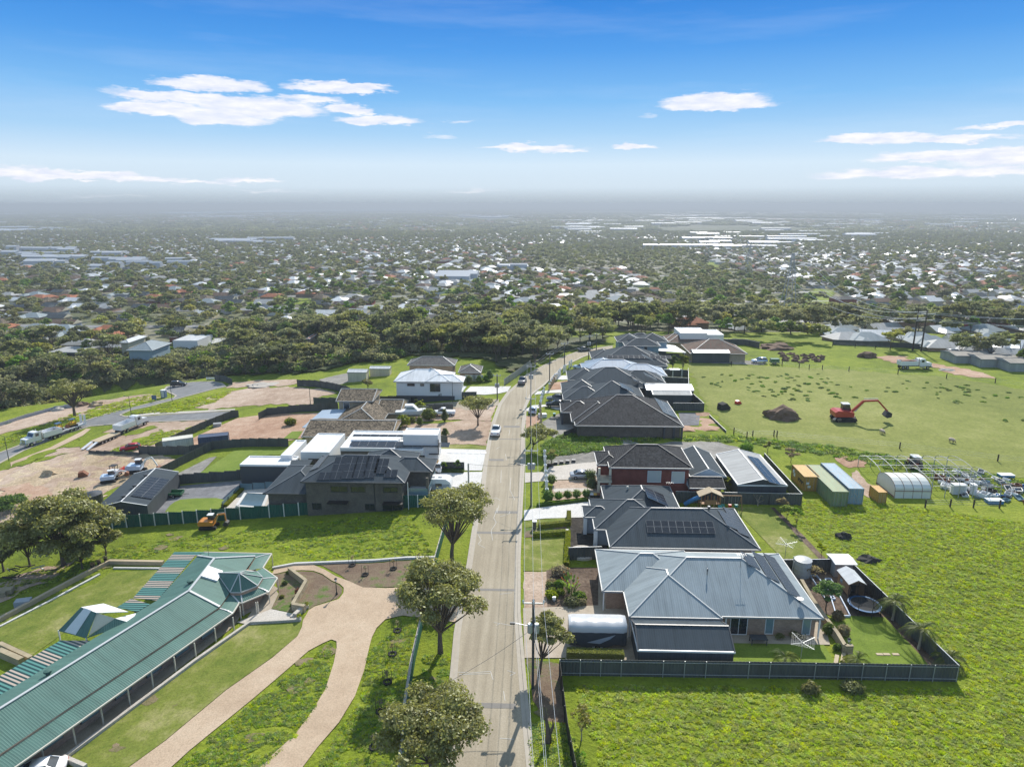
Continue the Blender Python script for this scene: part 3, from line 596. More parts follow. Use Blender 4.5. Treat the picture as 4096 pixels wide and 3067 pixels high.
def house(name,label,cat,base,parts,roof='charcoal_roof',wall='tan_brick',cap='ridge_cap',gutm='gutter_grey',pitch=24,ov=.55,group=None,gable='white_render',rz=0,down=1.,wall2=None):
    """parts: list of (z above base, rect or (frontleft px, backright px), kind, axis[, pitch])"""
    rects=[]
    for i,p in enumerate(parts):
        z=base+p[0]; r=p[1]
        if len(r)==2: r=rp(z,r[0],r[1])
        rects.append((z,r,p[2] if len(p)>2 else 'hip',p[3] if len(p)>3 else None,p[4] if len(p)>4 else pitch))
    r0=rects[0][1]; o=thing(name,label,cat,((r0[0]+r0[2])/2,(r0[1]+r0[3])/2,base),rz,group)
    rb,cb,gb,wb=MB(),MB(),MB(),MB(); S=[]
    for i,(z,r,k,ax,pt) in enumerate(rects):
        S.append(hip(rb,cb,gb,r,z,pt,k,ax,0,1,under=.012*i))
        wb.bb((r[0]+ov,r[1]+ov,base-down),(r[2]-ov,r[3]-ov,z-.06-.011*i),0)
    rf=rb.build('roof',[roof,gable],o); cb.build('ridge_capping',cap,rf,local=False) if False else None
    c=cb.build('ridge_capping',cap,o); g=gb.build('gutter',gutm,o); wb.build('wall',wall,o)
    for q in (c,g): q.parent=rf
    return o,S,rects
def pane_obj(parent,c,w,h,face='F',frame='white_trim',glass='glass',name='window',cold=.06):
    """window: frame part with a pane sub-part; face says which way it looks"""
    c=Vector(c); d={'F':(0,-1),'B':(0,1),'L':(-1,0),'R':(1,0)}[face]; n=Vector((d[0],d[1],0)); t=Vector((-n.y,n.x,0))
    f=MB()
    def bx(mb,a0,a1,z0,z1,dn0,dn1):
        p=c+t*a0+n*dn0; q=c+t*a1+n*dn1; mb.bb((p.x,p.y,c.z+z0),(q.x,q.y,c.z+z1))
    e=.07
    bx(f,-w/2-e,w/2+e,h/2,h/2+e,-.05,cold); bx(f,-w/2-e,w/2+e,-h/2-e,-h/2,-.05,cold+.03); bx(f,-w/2-e,-w/2,-h/2,h/2,-.05,cold); bx(f,w/2,w/2+e,-h/2,h/2,-.05,cold)
    if w>1.3 and glass!='shutter': bx(f,-.03,.03,-h/2,h/2,-.05,cold)
    fo=f.build(name,frame,parent); g=MB(); bx(g,-w/2,w/2,-h/2,h/2,-.04,.02)
    for k in ():pass
    fo['_o']=list(parent['_o'])
    g.build('pane',glass,fo); return fo
def onplane(px,py,p0,n):
    d=Vector(ray(px,py)); t=(Vector(p0)-Vector((0,0,CAMH))).dot(n)/d.dot(n); return Vector((0,0,CAMH))+d*t
PANEL={}
def solar(parent,slope,px,nx,ny,w=1.02,h=1.68,gap=.02,lift=.12,skip=(),left=True):
    """array of separate panels; px = its lower left corner (seen from below the slope)"""
    p0,n=slope; n=n.normalized(); P=onplane(px[0],px[1],p0,n)+n*lift
    u=Vector((0,0,1)).cross(n).normalized(); v=n.cross(u)
    k=(w,h)
    if k not in PANEL:
        mb=MB(); mb.bb((0,0,0),(w,h,.035),0); mb.bb((.022,.022,.035),(w-.022,h-.022,.038),1); o=mb.build('solar_panel',['panel_frame','solar_cell'],uv=False); PANEL[k]=o.data; bpy.data.objects.remove(o)
    R=Matrix((u,v,n)).transposed().to_4x4()
    for i in range(nx):
        for j in range(ny):
            if (i,j) in skip: continue
            o=bpy.data.objects.new('solar_panel',PANEL[k]); COL.objects.link(o); o.parent=parent
            o.matrix_local=Matrix.Translation(P+u*(w+gap)*i+v*(h+gap)*j-Vector(parent['_o']))@R
def antenna(parent,p,h=1.6):
    mb=MB(); p=Vector(p); mb.bar(p,p+Vector((0,0,h)),.04); 
    for k in range(5): mb.bar(p+Vector((-.5+k*.25,-.35,h)),p+Vector((-.5+k*.25,.35,h)),.02)
    mb.bar(p+Vector((-.55,0,h)),p+Vector((.55,0,h)),.03); mb.build('antenna','steel',parent,uv=False)
def vent(parent,p,r=.16,h=.5,m='steel'):
    mb=MB(); mb.lathe([(r,0),(r,h*.5),(r*1.7,h*.6),(r*1.7,h*.9),(r*.6,h)],8,p); mb.build('roof_vent',m,parent,uv=False,smooth=False)
def posts(parent,pl,z1,w=.12,m='white_trim'):
    for p in pl:
        mb=MB(); mb.bb((p[0]-w/2,p[1]-w/2,(hz(p[0],p[1]) if len(p)<3 else p[2])-.1),(p[0]+w/2,p[1]+w/2,z1)); mb.build('post',m,parent,uv=False)
def slab(parent,name,pts,th,m,mb=None):
    """roof sheet from world points with a thickness"""
    mb=MB(); P=[Vector(p) for p in pts]; n=len(P); Q=[p-Vector((0,0,th)) for p in P]
    nn=(P[1]-P[0]).cross(P[2]-P[0])
    if nn.z<0: P=P[::-1]; Q=Q[::-1]
    mb.mesh(P+Q,[list(range(n)),list(range(n,2*n))[::-1]]+[[n+i,n+(i+1)%n,(i+1)%n,i] for i in range(n)])
    return mb.build(name,m,parent)
# H1 blue grey roof, nearest on the right
h1,S,_=house('brick_house','tan brick house with blue-grey hip roof, nearest on the right side','house',0.,[
  (2.75,(11.3,67.5,32.2,81.9),'hip'),(2.75,(10.8,67.1,21.0,78.5),'hip','Y'),(2.75,(8.3,72.2,20.,82.3),'hip')],'blue_grey_roof','tan_brick',pitch=24,cap='pale_cap')
A=S[0]
solar(h1,A['R'],(3119,2333),6,1); solar(h1,A['R'],(3206,2398),9,1); solar(h1,A['R'],(3041,2281),3,1)
for x,hh,ww in ((26.6,1.9,.8),(30.7,1.9,.8)): pane_obj(h1,(x,68.05,1.3),ww,hh,'F',glass='pale_glass')
pane_obj(h1,(23.2,68.05,1.2),1.8,2.0,'F')
vent(h1,(20.5,72.5,4.9),.05,.9); antenna(h1,(24.6,73.5,5.3),1.8)
posts(h1,[(21.6,67.6),(31.9,67.6),(10.9,67.3),(8.5,72.4)],2.7,.14)
mb=MB(); mb.lathe([(.05,0),(.22,.06),(.38,.14)],10,(30.2,69.3,3.9)); mb.bar((30.2,69.3,3.3),(30.2,69.3,3.95),.05); mb.build('satellite_dish','steel',h1,uv=False)
# steel garage in front of it
h1s,S,_=house('steel_garage','charcoal corrugated garage beside the covered caravan','garage',0.,[(2.45,(11.0,61.7,20.9,67.0),'gable','X',24)],'charcoal_roof','shed_wall',cap='charcoal_trim',gutm='white_trim',ov=.06,gable='shed_wall')
# H2 charcoal
h2,S,_=house('charcoal_house','charcoal hip-roofed house behind the blue-grey roof, black solar row facing front','house',0.,[
  (2.75,(10.3,82.9,30.2,95.6),'hip'),(2.75,(8.7,88.0,20.,98.3),'hip'),(2.9,(7.4,91.6,12.,95.4),'hip'),(2.75,(11.0,91.,22.1,103.6),'hip','Y')],'charcoal_roof','grey_render',cap='ridge_cap')
A=S[0]; solar(h2,A['F'],(2590,2132),9,2,w=1.0,h=1.05); solar(h2,A['R'],(2950,2123),5,1); solar(h2,A['R'],(2998,2152),8,1)
solar(h2,S[3]['R'],(2672,2028),4,2); vent(h2,(14.6,98.5,4.2),.12,.7,'cream_trim'); vent(h2,(24.8,89.5,5.3),.16,.6); antenna(h2,(20.5,96,4.8),1.8)
posts(h2,[(7.7,92.),(8.9,88.3)],2.8,.5,'white_render')
pane_obj(h2,(9.2,90.2,1.4),1.6,1.6,'L'); pane_obj(h2,(10.8,86,1.4),1.6,1.6,'L')
# H3 red brick two storey
h3,S,_=house('red_brick_house','two-storey red brick house with charcoal tile roof and white shutters','house',0.,[
  (5.5,(12.4,104.6,26.0,114.6),'hip'),(5.2,(10.6,106.5,15,112.5),'hip'),(2.7,(25.2,103.2,31.0,108.),'gable','X',22)],'charcoal_tile','red_brick',cap='charcoal_trim',pitch=24)
for px in ((2617,1905,2.1,1.9),(2712,1908,2.0,1.9)):
    p=onplane(px[0],px[1],(0,105.15,0),Vector((0,-1,0))); pane_obj(h3,(p.x,105.15,p.z),px[2],px[3],'F',glass='shutter')
h3g,S,_=house('grey_roof_garage','grey gabled garage joined behind the red brick house','garage',0.,[(2.9,(26.3,107.6,32.3,119.),'gable','Y',24)],'charcoal_roof','grey_render',cap='pale_cap',gable='white_render')
# balcony of the red brick house
mb=MB(); mb.bb((10.6,104.4,2.9),(12.9,108.2,3.15)); 
for x in (10.8,12.6): mb.bb((x-.18,104.6,-.1),(x+.18,104.95,5.3))
mb.build('balcony','cream_render',h3); mb=MB(); mb.bar((10.7,104.5,4.1),(12.8,104.5,4.1),.06); mb.bar((10.7,104.5,4.1),(10.7,108,4.1),.06)
for k in range(12): mb.bar((10.7+.19*k,104.5,3.1),(10.7+.19*k,104.5,4.1),.03)
for k in range(15): mb.bar((10.7,104.5+.24*k,3.1),(10.7,104.5+.24*k,4.1),.03)
mb.build('railing','charcoal_trim',h3,uv=False)
# dark shed with pale ribbed roof
a=on(2999,1948,2.9); sh,S,_=house('steel_shed','dark shed with pale ribbed roof and solar panels beside yellow container','shed',0.,[(2.9,(33.3,104.3,41.2,118.3),'gable','Y',14)],'old_roof','shed_wall',cap='white_trim',gutm='white_trim',ov=.05,gable='shed_wall')
solar(sh,S[0]['R'],(3126,1943),7,2,w=1.7,h=1.02)
# H4 big tile
h4,S,_=house('tiled_house','house under construction with very large dark tile roof beside weedy lot','house',0.,[
  (2.75,(8.6,134.6,30.9,153.5),'hip'),(2.75,(8.0,137.2,20,150.),'hip'),(2.9,(6.0,143.3,14,150.5),'hip')],'charcoal_tile','dark_brick',cap='ridge_cap',pitch=23)
solar(h4,S[0]['R'],(2710,1676),11,2); posts(h4,[(6.3,143.6),(6.3,149.8),(27.,135.),(29.,135.),(30.6,135.)],2.8,.4,'dark_render')
# H5..H8
h5,S,_=house('charcoal_house','charcoal metal-roofed house just behind the big dark tile roof','house',0.,[
  (2.75,rp(2.75,(2330,1608),(2552,1545)),'hip'),(2.75,rp(2.75,(2253,1600),(2420,1560)),'hip'),(2.75,rp(2.75,(2249,1576),(2400,1532)),'hip')],'charcoal_roof','dark_brick')
solar(h5,S[0]['R'],(2536,1573),4,2); solar(h5,S[0]['R'],(2508,1556),3,1)
h6,S,_=house('charcoal_house','charcoal hip-roofed house in front of the light blue roof','house',0.,[
  (2.75,rp(2.75,(2310,1548),(2560,1492)),'hip'),(2.75,rp(2.75,(2271,1520),(2400,1484)),'hip'),(2.75,rp(2.75,(2470,1530),(2637,1496)),'hip')],'charcoal_roof','dark_brick')
solar(h6,S[2]['R'],(2628,1523),3,2); solar(h6,S[0]['R'],(2545,1516),2,1); solar(h6,S[0]['R'],(2560,1534),2,1)
h7,S,_=house('light_blue_house','light blue-grey metal-roofed house between two charcoal roofs','house',0.,[
  (2.75,rp(2.75,(2332,1490),(2560,1455)),'hip'),(2.75,rp(2.75,(2470,1502),(2644,1470)),'hip'),(2.75,rp(2.75,(2350,1478),(2470,1445)),'hip')],'light_blue_roof','white_render',cap='white_trim')
h8,S,_=house('charcoal_house','charcoal-roofed house with a single black solar row, before the blue two-storey','house',0.,[
  (2.75,rp(2.75,(2385,1462),(2630,1412)),'hip'),(2.75,rp(2.75,(2366,1434),(2460,1407)),'hip'),(2.75,rp(2.75,(2550,1452),(2654,1424)),'hip'),(2.75,rp(2.75,(2380,1464),(2450,1440)),'hip','Y')],'charcoal_roof','grey_render')
solar(h8,S[0]['F'],(2430,1434),12,1,w=1.5,h=1.4); solar(h8,S[0]['R'],(2616,1446),3,2)
h9,S,_=house('blue_two_storey_house','two-storey blue rendered house with charcoal roofs near the road bend','house',-.6,[
  (5.3,rp(4.7,(2500,1384),(2627,1366)),'hip'),(5.3,rp(4.7,(2470,1368),(2560,1346)),'hip'),(5.2,rp(4.6,(2560,1368),(2654,1346)),'hip'),(5.2,rp(4.6,(2520,1352),(2600,1340)),'hip')],'charcoal_roof','blue_render')
solar(h9,S[1]['R'],(2556,1360),2,2); pane_obj(h9,((S[0]['F'][0].x+6.5),S[0]['F'][0].y+.53,3.9),1.,1.4,'F')
cp_=thing('white_carport','white flat carport roof beside the blue two-storey house','carport',tuple(at(2660,1420)))
zc=2.9; slab(cp_,'roof',[on(2622,1402,zc),on(2745,1410,zc),on(2700,1382,zc),on(2640,1374,zc)],.15,'white_roof'); posts(cp_,[tuple(on(*q,zc)[:2]) for q in ((2628,1401),(2738,1408),(2698,1384),(2645,1376))],2.8)
h10,S,_=house('red_tile_house','house with green and red streaked tile roof behind the dark shed','house',-.5,[
  (2.8,rp(2.3,(2672,1370),(2830,1348)),'hip'),(2.8,rp(2.3,(2657,1362),(2735,1345)),'hip')],'red_tile','cream_brick',cap='pale_cap')
h11,S,_=house('red_tile_house','red and grey tile-roofed house nearest the gravel track','house',0.,[(2.8,rp(2.8,(2762,1414),(2938,1378)),'hip')],'red_tile','cream_brick',cap='pale_cap')
h12,S,_=house('steel_shed','long dark shed with pale roof in front of the red tile roof','shed',0.,[(3.2,rp(3.2,(2773,1411),(2905,1400)),'gable','X',14)],'pale_roof','shed_wall',cap='white_trim',ov=.05,gable='shed_wall')
def flat_house(name,label,base,blocks,roofm='white_roof',wall='white_render',rim='white_trim',group=None,down=1.):
    """blocks: (z, rect) flat roofs inside low parapets"""
    rr=[]
    for z,r in blocks:
        if len(r)==2: r=rp(base+z,r[0],r[1])
        rr.append((base+z,r))
    r=rr[0][1]; o=thing(name,label,'pavilion' if name=='pool_pavilion' else 'house',((r[0]+r[2])/2,(r[1]+r[3])/2,base),0,group); w=MB(); rf=MB(); rm=MB()
    for i,(z,r) in enumerate(rr):
        w.bb((r[0],r[1],base-down),(r[2],r[3],z-.35)); t=.22; e=.001*i
        for a,b_ in (((r[0],r[1]),(r[2],r[1]+t)),((r[0],r[3]-t),(r[2],r[3])),((r[0],r[1]+t),(r[0]+t,r[3]-t)),((r[2]-t,r[1]+t),(r[2],r[3]-t))):
            rm.bb((a[0]+e,a[1]+e,z-.35),(b_[0]-e,b_[1]-e,z))
        rf.bb((r[0]+t,r[1]+t,z-.35),(r[2]-t,r[3]-t,z-.17+e))
    rf.build('roof',roofm,o); rm.build('parapet',rim,o); w.build('wall',wall,o); return o,rr
mh,rr=flat_house('modern_flat_house','white flat-roofed modern house at the far end of the right row',-.6,[(5.2,rp(4.6,(2785,1338),(2866,1318))),(5.8,rp(5.2,(2722,1332),(2800,1310)))])
for lab,r,rm_ in (('white-roofed shed behind the grey ribbed shed at row back fence',rp(2.9,(2587,1560),(2753,1535)),'white_roof'),('grey ribbed-roof shed at the back of the charcoal houses',rp(2.9,(2612,1578),(2753,1561)),'old_roof')):
    house('steel_shed',lab,'shed',0.,[(2.9,r,'gable','X',12)],rm_,'shed_wall',cap='white_trim',ov=.05,gable='shed_wall')
# ---- left side
bL2=-1.
l2,S,_=house('dark_brick_house','two-storey dark brick house with big solar array beside green fence','house',bL2,[
  (5.6,(-36.7,99.2,-20.2,110.6),'hip'),(5.6,(-24.6,104.,-16.5,110.),'hip'),(2.9,(-43.5,100.6,-34.,112.5),'hip','Y'),(5.5,(-29.,106.,-20.,113.),'hip','Y')],'charcoal_roof','dark_brick',cap='ridge_cap',gutm='charcoal_trim',pitch=23)
F0=S[0]['F']; solar(l2,F0,(1269,1920),2,1); solar(l2,F0,(1314,1918),2,3); solar(l2,F0,(1360,1916),2,3); solar(l2,F0,(1405,1914),2,3); solar(l2,F0,(1448,1912),2,3); solar(l2,F0,(1494,1895),2,2); solar(l2,F0,(1535,1910),2,1)
solar(l2,S[0]['L'],(1284,1832),6,1)
for x,z,w,h,g in ((-30.8,3.2,2.6,.9,'glass'),(-27.8,3.2,2.2,.9,'glass'),(-22.6,3.2,2.2,.8,'glass'),(-34.6,.2,1.4,1.,'glass'),(-26.,.2,1.5,1.,'glass'),(-22.4,.2,3.,1.1,'glass')):
    pane_obj(l2,(x,99.75,z+bL2+1),w,h,'F','charcoal_trim',g)
for x,w in ((-31.,3.2),(-22.2,3.2)):
    mb=MB(); mb.bb((x-w/2,98.6,1.05),(x+w/2,99.75,1.2)); mb.build('awning','black_plastic',l2,uv=False)
for x in (-25.2,-19.8): mb=MB(); mb.bar((x,99.7,-1.),(x,99.7,4.5),.1); mb.build('downpipe','charcoal_trim' if x<-22 else 'white_trim',l2,uv=False)
mb=MB(); mb.bb((-20.3,101.2,1.6),(-16.8,109.5,1.8)); mb.build('balcony','grey_render',l2); mb=MB(); mb.bb((-17.2,101.3,-1.5),(-16.8,101.7,4.6)); mb.bb((-17.2,109,-1.5),(-16.8,109.4,4.6)); mb.build('column','dark_brick',l2)
mb=MB(); mb.bb((-16.86,101.3,1.8),(-16.82,109.3,2.8)); mb.bb((-20.2,101.25,1.8),(-16.9,101.29,2.8)); mb.build('balustrade','pale_glass',l2)
pat=thing('patio_roof','charcoal ribbed patio roof behind the dark brick house','patio roof',tuple(at(1150,1940)))
slab(pat,'roof',[on(1165,1839,2.),on(1250,1837,2.2),on(1219,1888,2.2),on(1152,1890,2.)],.12,'charcoal_roof'); posts(pat,[tuple(on(*q,2.)[:2]) for q in ((1167,1842),(1154,1888),(1217,1886))],2.,.12,'charcoal_trim')
l3,rr=flat_house('modern_white_house','white flat-roofed modern house with three rooftop solar groups','x' and -1.,[
  (3.6,rp(2.6,(1201,1807),(1380,1733))),(3.75,rp(2.75,(1360,1790),(1619,1723))),(3.6,rp(2.6,(1556,1799),(1712,1752))),(6.,(-24.6,121.2,-18.0,125.2)),(3.1,rp(2.1,(1122,1820),(1226,1759)))],'white_roof','white_render')
flat_house('pool_pavilion','long low white-roofed pavilion behind the row of bare trees',-1.6,[(3.,rp(1.4,(958,1857),(1197,1824)))],'white_roof','dark_render')
for i,px,nx,ny in ((1,(1410,1749),6,1),(1,(1397,1786),6,2),(2,(1578,1790),6,2)):
    z,r=rr[i]; solar(l3,(Vector((r[0],r[1],z-.1)),Vector((0,-.09,1))),px,nx,ny,w=1.7,h=1.02,lift=.2)
for x,w in ((-26.,1.6),(-23.8,1.9),(-21.3,1.9)): pane_obj(l3,(x,rr[2][1][1]-.01,1.1),w,.9,'F','charcoal_trim')
mb=MB(); r=rr[1][1]; mb.bb((r[0]+.1,r[1]-.06,-1.),(r[2]-.1,r[1]-.01,2.1)); mb.build('dark_cladding','dark_brick',l3)
mb=MB(); mb.bb((-17.95,120.8,1.2),(-17.8,121.,4.2)); mb.bb((-19.7,120.8,1.2),(-17.8,121.,1.4)); mb.build('steel_frame','charcoal_trim',l3,uv=False)
pane_obj(l3,(-40.,rr[0][1][1]-.01,.7),3.4,1.1,'F','charcoal_trim')
bL4=-2.2
l4,S,_=house('older_tiled_house','older cream brick house with chequered brown gable tile roofs','house',bL4,[
  (5.,(-45.9,150.7,-37.3,161.),'gable','X',17),(2.8,(-36.2,148.6,-30.6,159.4),'gable','X',18),(2.8,(-47.9,132.,-29.2,144.4),'gable','X',15),(2.8,(-43.9,140.,-33.3,158.),'hip','Y',22)],'brown_tile','cream_brick',cap='pale_cap',gable='cream_brick',pitch=26)
pane_obj(l4,(S[0]['F'][0].x+2.3,S[0]['F'][0].y+.53,1.5),1.3,1.6,'F'); 
slab(l4,'patio_roof',[on(1289,1640,.4),on(1386,1633,.8),on(1325,1703,.8),on(1208,1709,.4)],.15,'light_blue_roof')
bL5=-1.
l5,S,_=house('white_two_storey_house','white two-storey house with white hip roof and dark lower walls','house',bL5,[
  (5.6,rp(4.6,(1574,1526),(1822,1490)),'hip'),(5.6,rp(4.6,(1700,1527),(1862,1506)),'hip')],'white_roof','white_render',cap='white_trim',pitch=23)
y=S[0]['F'][0].y+.5; x0=S[0]['F'][0].x
mb=MB(); mb.bb((x0+.5,y-.04,-3.),(x0+15,y+.1,.9)); mb.build('lower_wall','dark_render',l5)
for dx,z,w,h in ((4.2,3.7,1.7,.5),(7.0,3.7,.8,.5),(10.2,3.0,2.4,1.9)): pane_obj(l5,(x0+dx,y-.01,z),w,h,'F','charcoal_trim')
pane_obj(l5,(x0+4.9,y-.05,-.1),1.6,1.2,'F','charcoal_trim'); vent(l5,(x0+8.6,y+4.5,6.6),.2,.4)
slab(l5,'entry_roof',[on(1815,1568,1.8),on(1845,1572,1.6),on(1866,1545,2.6),on(1840,1542,2.8)],.12,'white_roof')
l6,S,_=house('brown_brick_house','brown brick house with grey tile roof behind the white two-storey house','house',-1.2,[
  (5.4,rp(4.2,(1628,1460),(1830,1438)),'hip')],'grey_tile','tan_brick',cap='pale_cap')
l6g,S,_=house('brick_garage','brown brick garage with two cream roller doors','garage',-.4,[(2.9,rp(2.5,(1832,1490),(1932,1464)),'hip')],'grey_tile','tan_brick',cap='pale_cap',ov=.4)
r=_[0][1]
for k in (.3,.68):
    mb=MB(); x=r[0]+(r[2]-r[0])*k; mb.bb((x,r[1]+.34,-.6),(x+2.6,r[1]+.42,1.8)); mb.build('garage_door','shutter',l6g)
house('cream_shed','cream shed nearest the dark boundary fence','shed',-3.,[(3.,rp(0.,(1389,1489),(1476,1478)),'gable','X',16)],'pale_roof','cream_shed',cap='white_trim',ov=.05,gable='cream_shed')
house('cream_shed','cream shed further right, behind the first cream shed','shed',-3.,[(3.,rp(0.,(1478,1474),(1566,1466)),'gable','X',16)],'pale_roof','cream_shed',cap='white_trim',ov=.05,gable='cream_shed')
# black steel shed lower left, slightly turned
bs=thing('black_steel_shed','large black steel shed with solar panels and three roof vents','shed',(-68.8,108.6,-4.5),math.radians(8.5)); bs['_o']=(0,0,0)
rb,cb,wb=MB(),MB(),MB(); s_=hip(rb,cb,None,(-4.0,-7.2,4.0,7.6),3.25,13,'gable','Y',0,1); wb.bb((-3.95,-7.1,-1.5),(3.95,7.5,3.22)); rb.build('roof',['charcoal_roof','shed_wall'],bs); cb.build('ridge_capping','white_trim',bs); wb.build('wall','shed_wall',bs)
for y in (-5.4,-1.,3.8): vent(bs,(-.3,y,4.1),.25,.5,'charcoal_trim')
k=(1.02,1.68); n=s_['R'][1].normalized(); u=Vector((0,0,1)).cross(n).normalized(); v=n.cross(u); R=Matrix((u,v,n)).transposed().to_4x4()
for i in range(8):
    for j in range(2): 
        o=bpy.data.objects.new('solar_panel',PANEL[k]); COL.objects.link(o); o.parent=bs; o.matrix_local=Matrix.Translation(Vector((3.85,-4.8,3.3))+n*.12+u*1.04*i+v*1.7*j)@R
mb=MB(); mb.bb((3.93,-6.6,-.6),(3.99,-5.7,1.6)); mb.build('door','charcoal_trim',bs)
# ---- green roofed homestead, lower left
gz=-2.; gr=thing('green_roof_house','long green corrugated-roof house with curved verandah and white posts','house',(-42,66,gz))
ze,zr=1.05,2.55; ext=Vector((-.354,-.935,0))*14
R1=on(0,2832,zr)+ext; R2=on(756,2362,zr); R3=on(858,2232,zr)
E0=on(0,3005,ze)+ext; E1=on(879,2426,ze); E2=on(921,2367,ze); E3=on(988,2279,ze); E4=on(1021,2224,ze); B4=on(790,2222,ze); B1=on(628,2400,ze); B0=on(0,2775,ze)+ext
mb=MB(); mb.face([E0,E1,R2,R1]); mb.face([E1,E2,E3,E4,R3,R2]); mb.face([E4,B4,R3]); mb.face([R3,B4,B1,R2]); mb.face([R2,B1,B0,R1]); mb.face([E4,E3,E2,E1,E0,B0,B1,B4][::1])
rf=mb.build('roof','green_roof',gr); rf['_o']=list(gr['_o'])
cb=MB()
up=Vector((0,0,.05))
for p,q in ((R1,R2),(R2,R3),(R3,E4),(R2,E1),(R3,B4)): cb.bar(p+up,q+up,.28,.09)
cb.build('ridge_capping','pale_cap',rf)
vi=[E0,E1,E2,on(963,2367,ze),on(1027,2341,ze),on(1051,2307,ze),on(1012,2284,ze)]; G0=.3
vo=[on(59,3067,G0)+ext*1.0,on(931,2452,G0),on(957,2411,G0),on(969,2411,G0),on(1075,2367,G0),on(1110,2312,G0),on(1054,2272,G0)]
vi2=[E3,E4,B4]; vo2=[on(1051,2272,G0),on(1087,2214,G0),on(815,2208,G0)]
vr=MB(); gt=MB(); cb=MB()
for I,O in ((vi,vo),(vi2,vo2)):
    prof_=[(0,-.16),(.35,-.26),(.65,-.42),(.88,-.62)]
    rows=[[a+(b_-a)*t for a,b_ in zip(I,O)] for t in (0,.35,.62,.84,1.)]
    zz=[ze-.22,ze-.34,ze-.47,ze-.62,G0]
    for rw,z in zip(rows,zz):
        for p in rw: p.z=z
    for r_ in range(4):
        for k in range(len(I)-1): vr.face([rows[r_][k],rows[r_+1][k],rows[r_+1][k+1],rows[r_][k+1]])
    for k in range(len(I)-1): gt.bar(rows[4][k],rows[4][k+1],.14,.14)
    for k in range(1,len(I)-1): 
        for r_ in range(4): cb.bar(rows[r_][k]+up*.5,rows[r_+1][k]+up*.5,.16,.05)
vf=vr.build('verandah_roof','green_roof',gr); gt.build('gutter','cream_trim',gr,uv=False); cb.build('hip_capping','pale_cap',gr,uv=False)
mb=MB(); ap=on(957,2292,3.0); cz=1.22; cu=[on(921,2367,cz),on(964,2367,cz),on(1029,2341,cz),on(1051,2307,cz),on(1028,2284,cz),on(985,2281,cz+.5),on(868,2290,2.1)]
for a_,b_ in zip(cu,cu[1:]+cu[:1]): mb.face([a_,b_,ap])
mb.face(cu[::-1]); mb.build('turret_roof','green_roof',gr); cb=MB()
for p in cu: cb.bar(p+up,ap+up,.13,.06)
for a_,b_ in zip(cu,cu[1:]+cu[:1]): cb.bar(a_-up,b_-up,.1,.12)
cb.build('turret_capping','pale_cap',gr,uv=False)
n_=(E2-R2).cross(R3-R2).normalized(); n_=n_ if n_.z>0 else -n_
sk=[onplane(*q,R2,n_)+n_*.22 for q in ((803,2307),(831,2267),(891,2288),(867,2327))]; 
mb=MB(); lo=[p-n_*.25 for p in sk]; mb.mesh(sk+lo,[(0,1,2,3),(7,6,5,4),(4,5,1,0),(5,6,2,1),(6,7,3,2),(7,4,0,3)]); mb.build('skylight','white_trim',gr)
for q in ((761,2332),(193,2694)): p=on(*q,2.2); vent(gr,p-Vector((0,0,.15)),.22,.6,'green_roof')
p=on(835,2222,1.2); antenna(gr,p,1.6)
# walls, paving, posts, windows of the homestead
d_=ext.normalized(); nrm=Vector((-d_.y,d_.x,0)); 
wp=[E0-nrm*0,E1,E2,E3,E4,B4,B1,B0]; cx_=sum((p.x for p in wp))/8; 
mb=MB(); mb.prism([(p.x*.985+cx_*.015,p.y) for p in wp],gz-1.2,ze-.03); mb.build('wall','tan_brick',gr)
mb=MB(); mb.prism([(p.x,p.y) for p in (cu[0],cu[1],cu[2],cu[3],cu[4],E3)],gz-1.2,cz-.03); mb.build('bay_wall','tan_brick',gr)
for q in ((305,2980),(415,2898),(522,2823),(615,2754),(705,2690),(785,2630),(865,2567),(937,2519),(180,3055),(1035,2452),(965,2476),(1028,2454)[:2]):
    g_=at(*q); t_=pr_=None
    mb=MB(); mb.bar((g_.x,g_.y,g_.z-.2),(g_.x,g_.y,G0-.02),.11); mb.build('post','cream_trim',gr,uv=False)
for p in vo[2:]+vo2[:2]:
    mb=MB(); mb.bar((p.x,p.y,hz(p.x,p.y)-.2),(p.x,p.y,G0-.02),.11); mb.build('post','cream_trim',gr,uv=False)
L_=(E1-E0).length
for k in range(9):
    p=E1+(E0-E1)*((2.2+3.6*k)/L_); a_=math.atan2(d_.x,-d_.y)
    mb=MB(); c=p+Vector((.93,-.36,0))*.12; mb.box((c.x,c.y,-.75),(.08,1.9,1.2),math.atan2(d_.y,d_.x)-math.pi/2); w_=mb.build('window','charcoal_trim',gr); w_['_o']=list(gr['_o'])
    mb=MB(); c=p+Vector((.93,-.36,0))*.15; mb.box((c.x,c.y,-.75),(.08,1.75,1.05),math.atan2(d_.y,d_.x)-math.pi/2); mb.build('pane','pale_glass',w_)
vp=[(p.x,p.y) for p in vo[:7]]+[(E3.x,E3.y),(E1.x-2,E1.y),(E0.x-2,E0.y)]
sheet('verandah_paving','aggregate',vp,.08,2.,world=True)
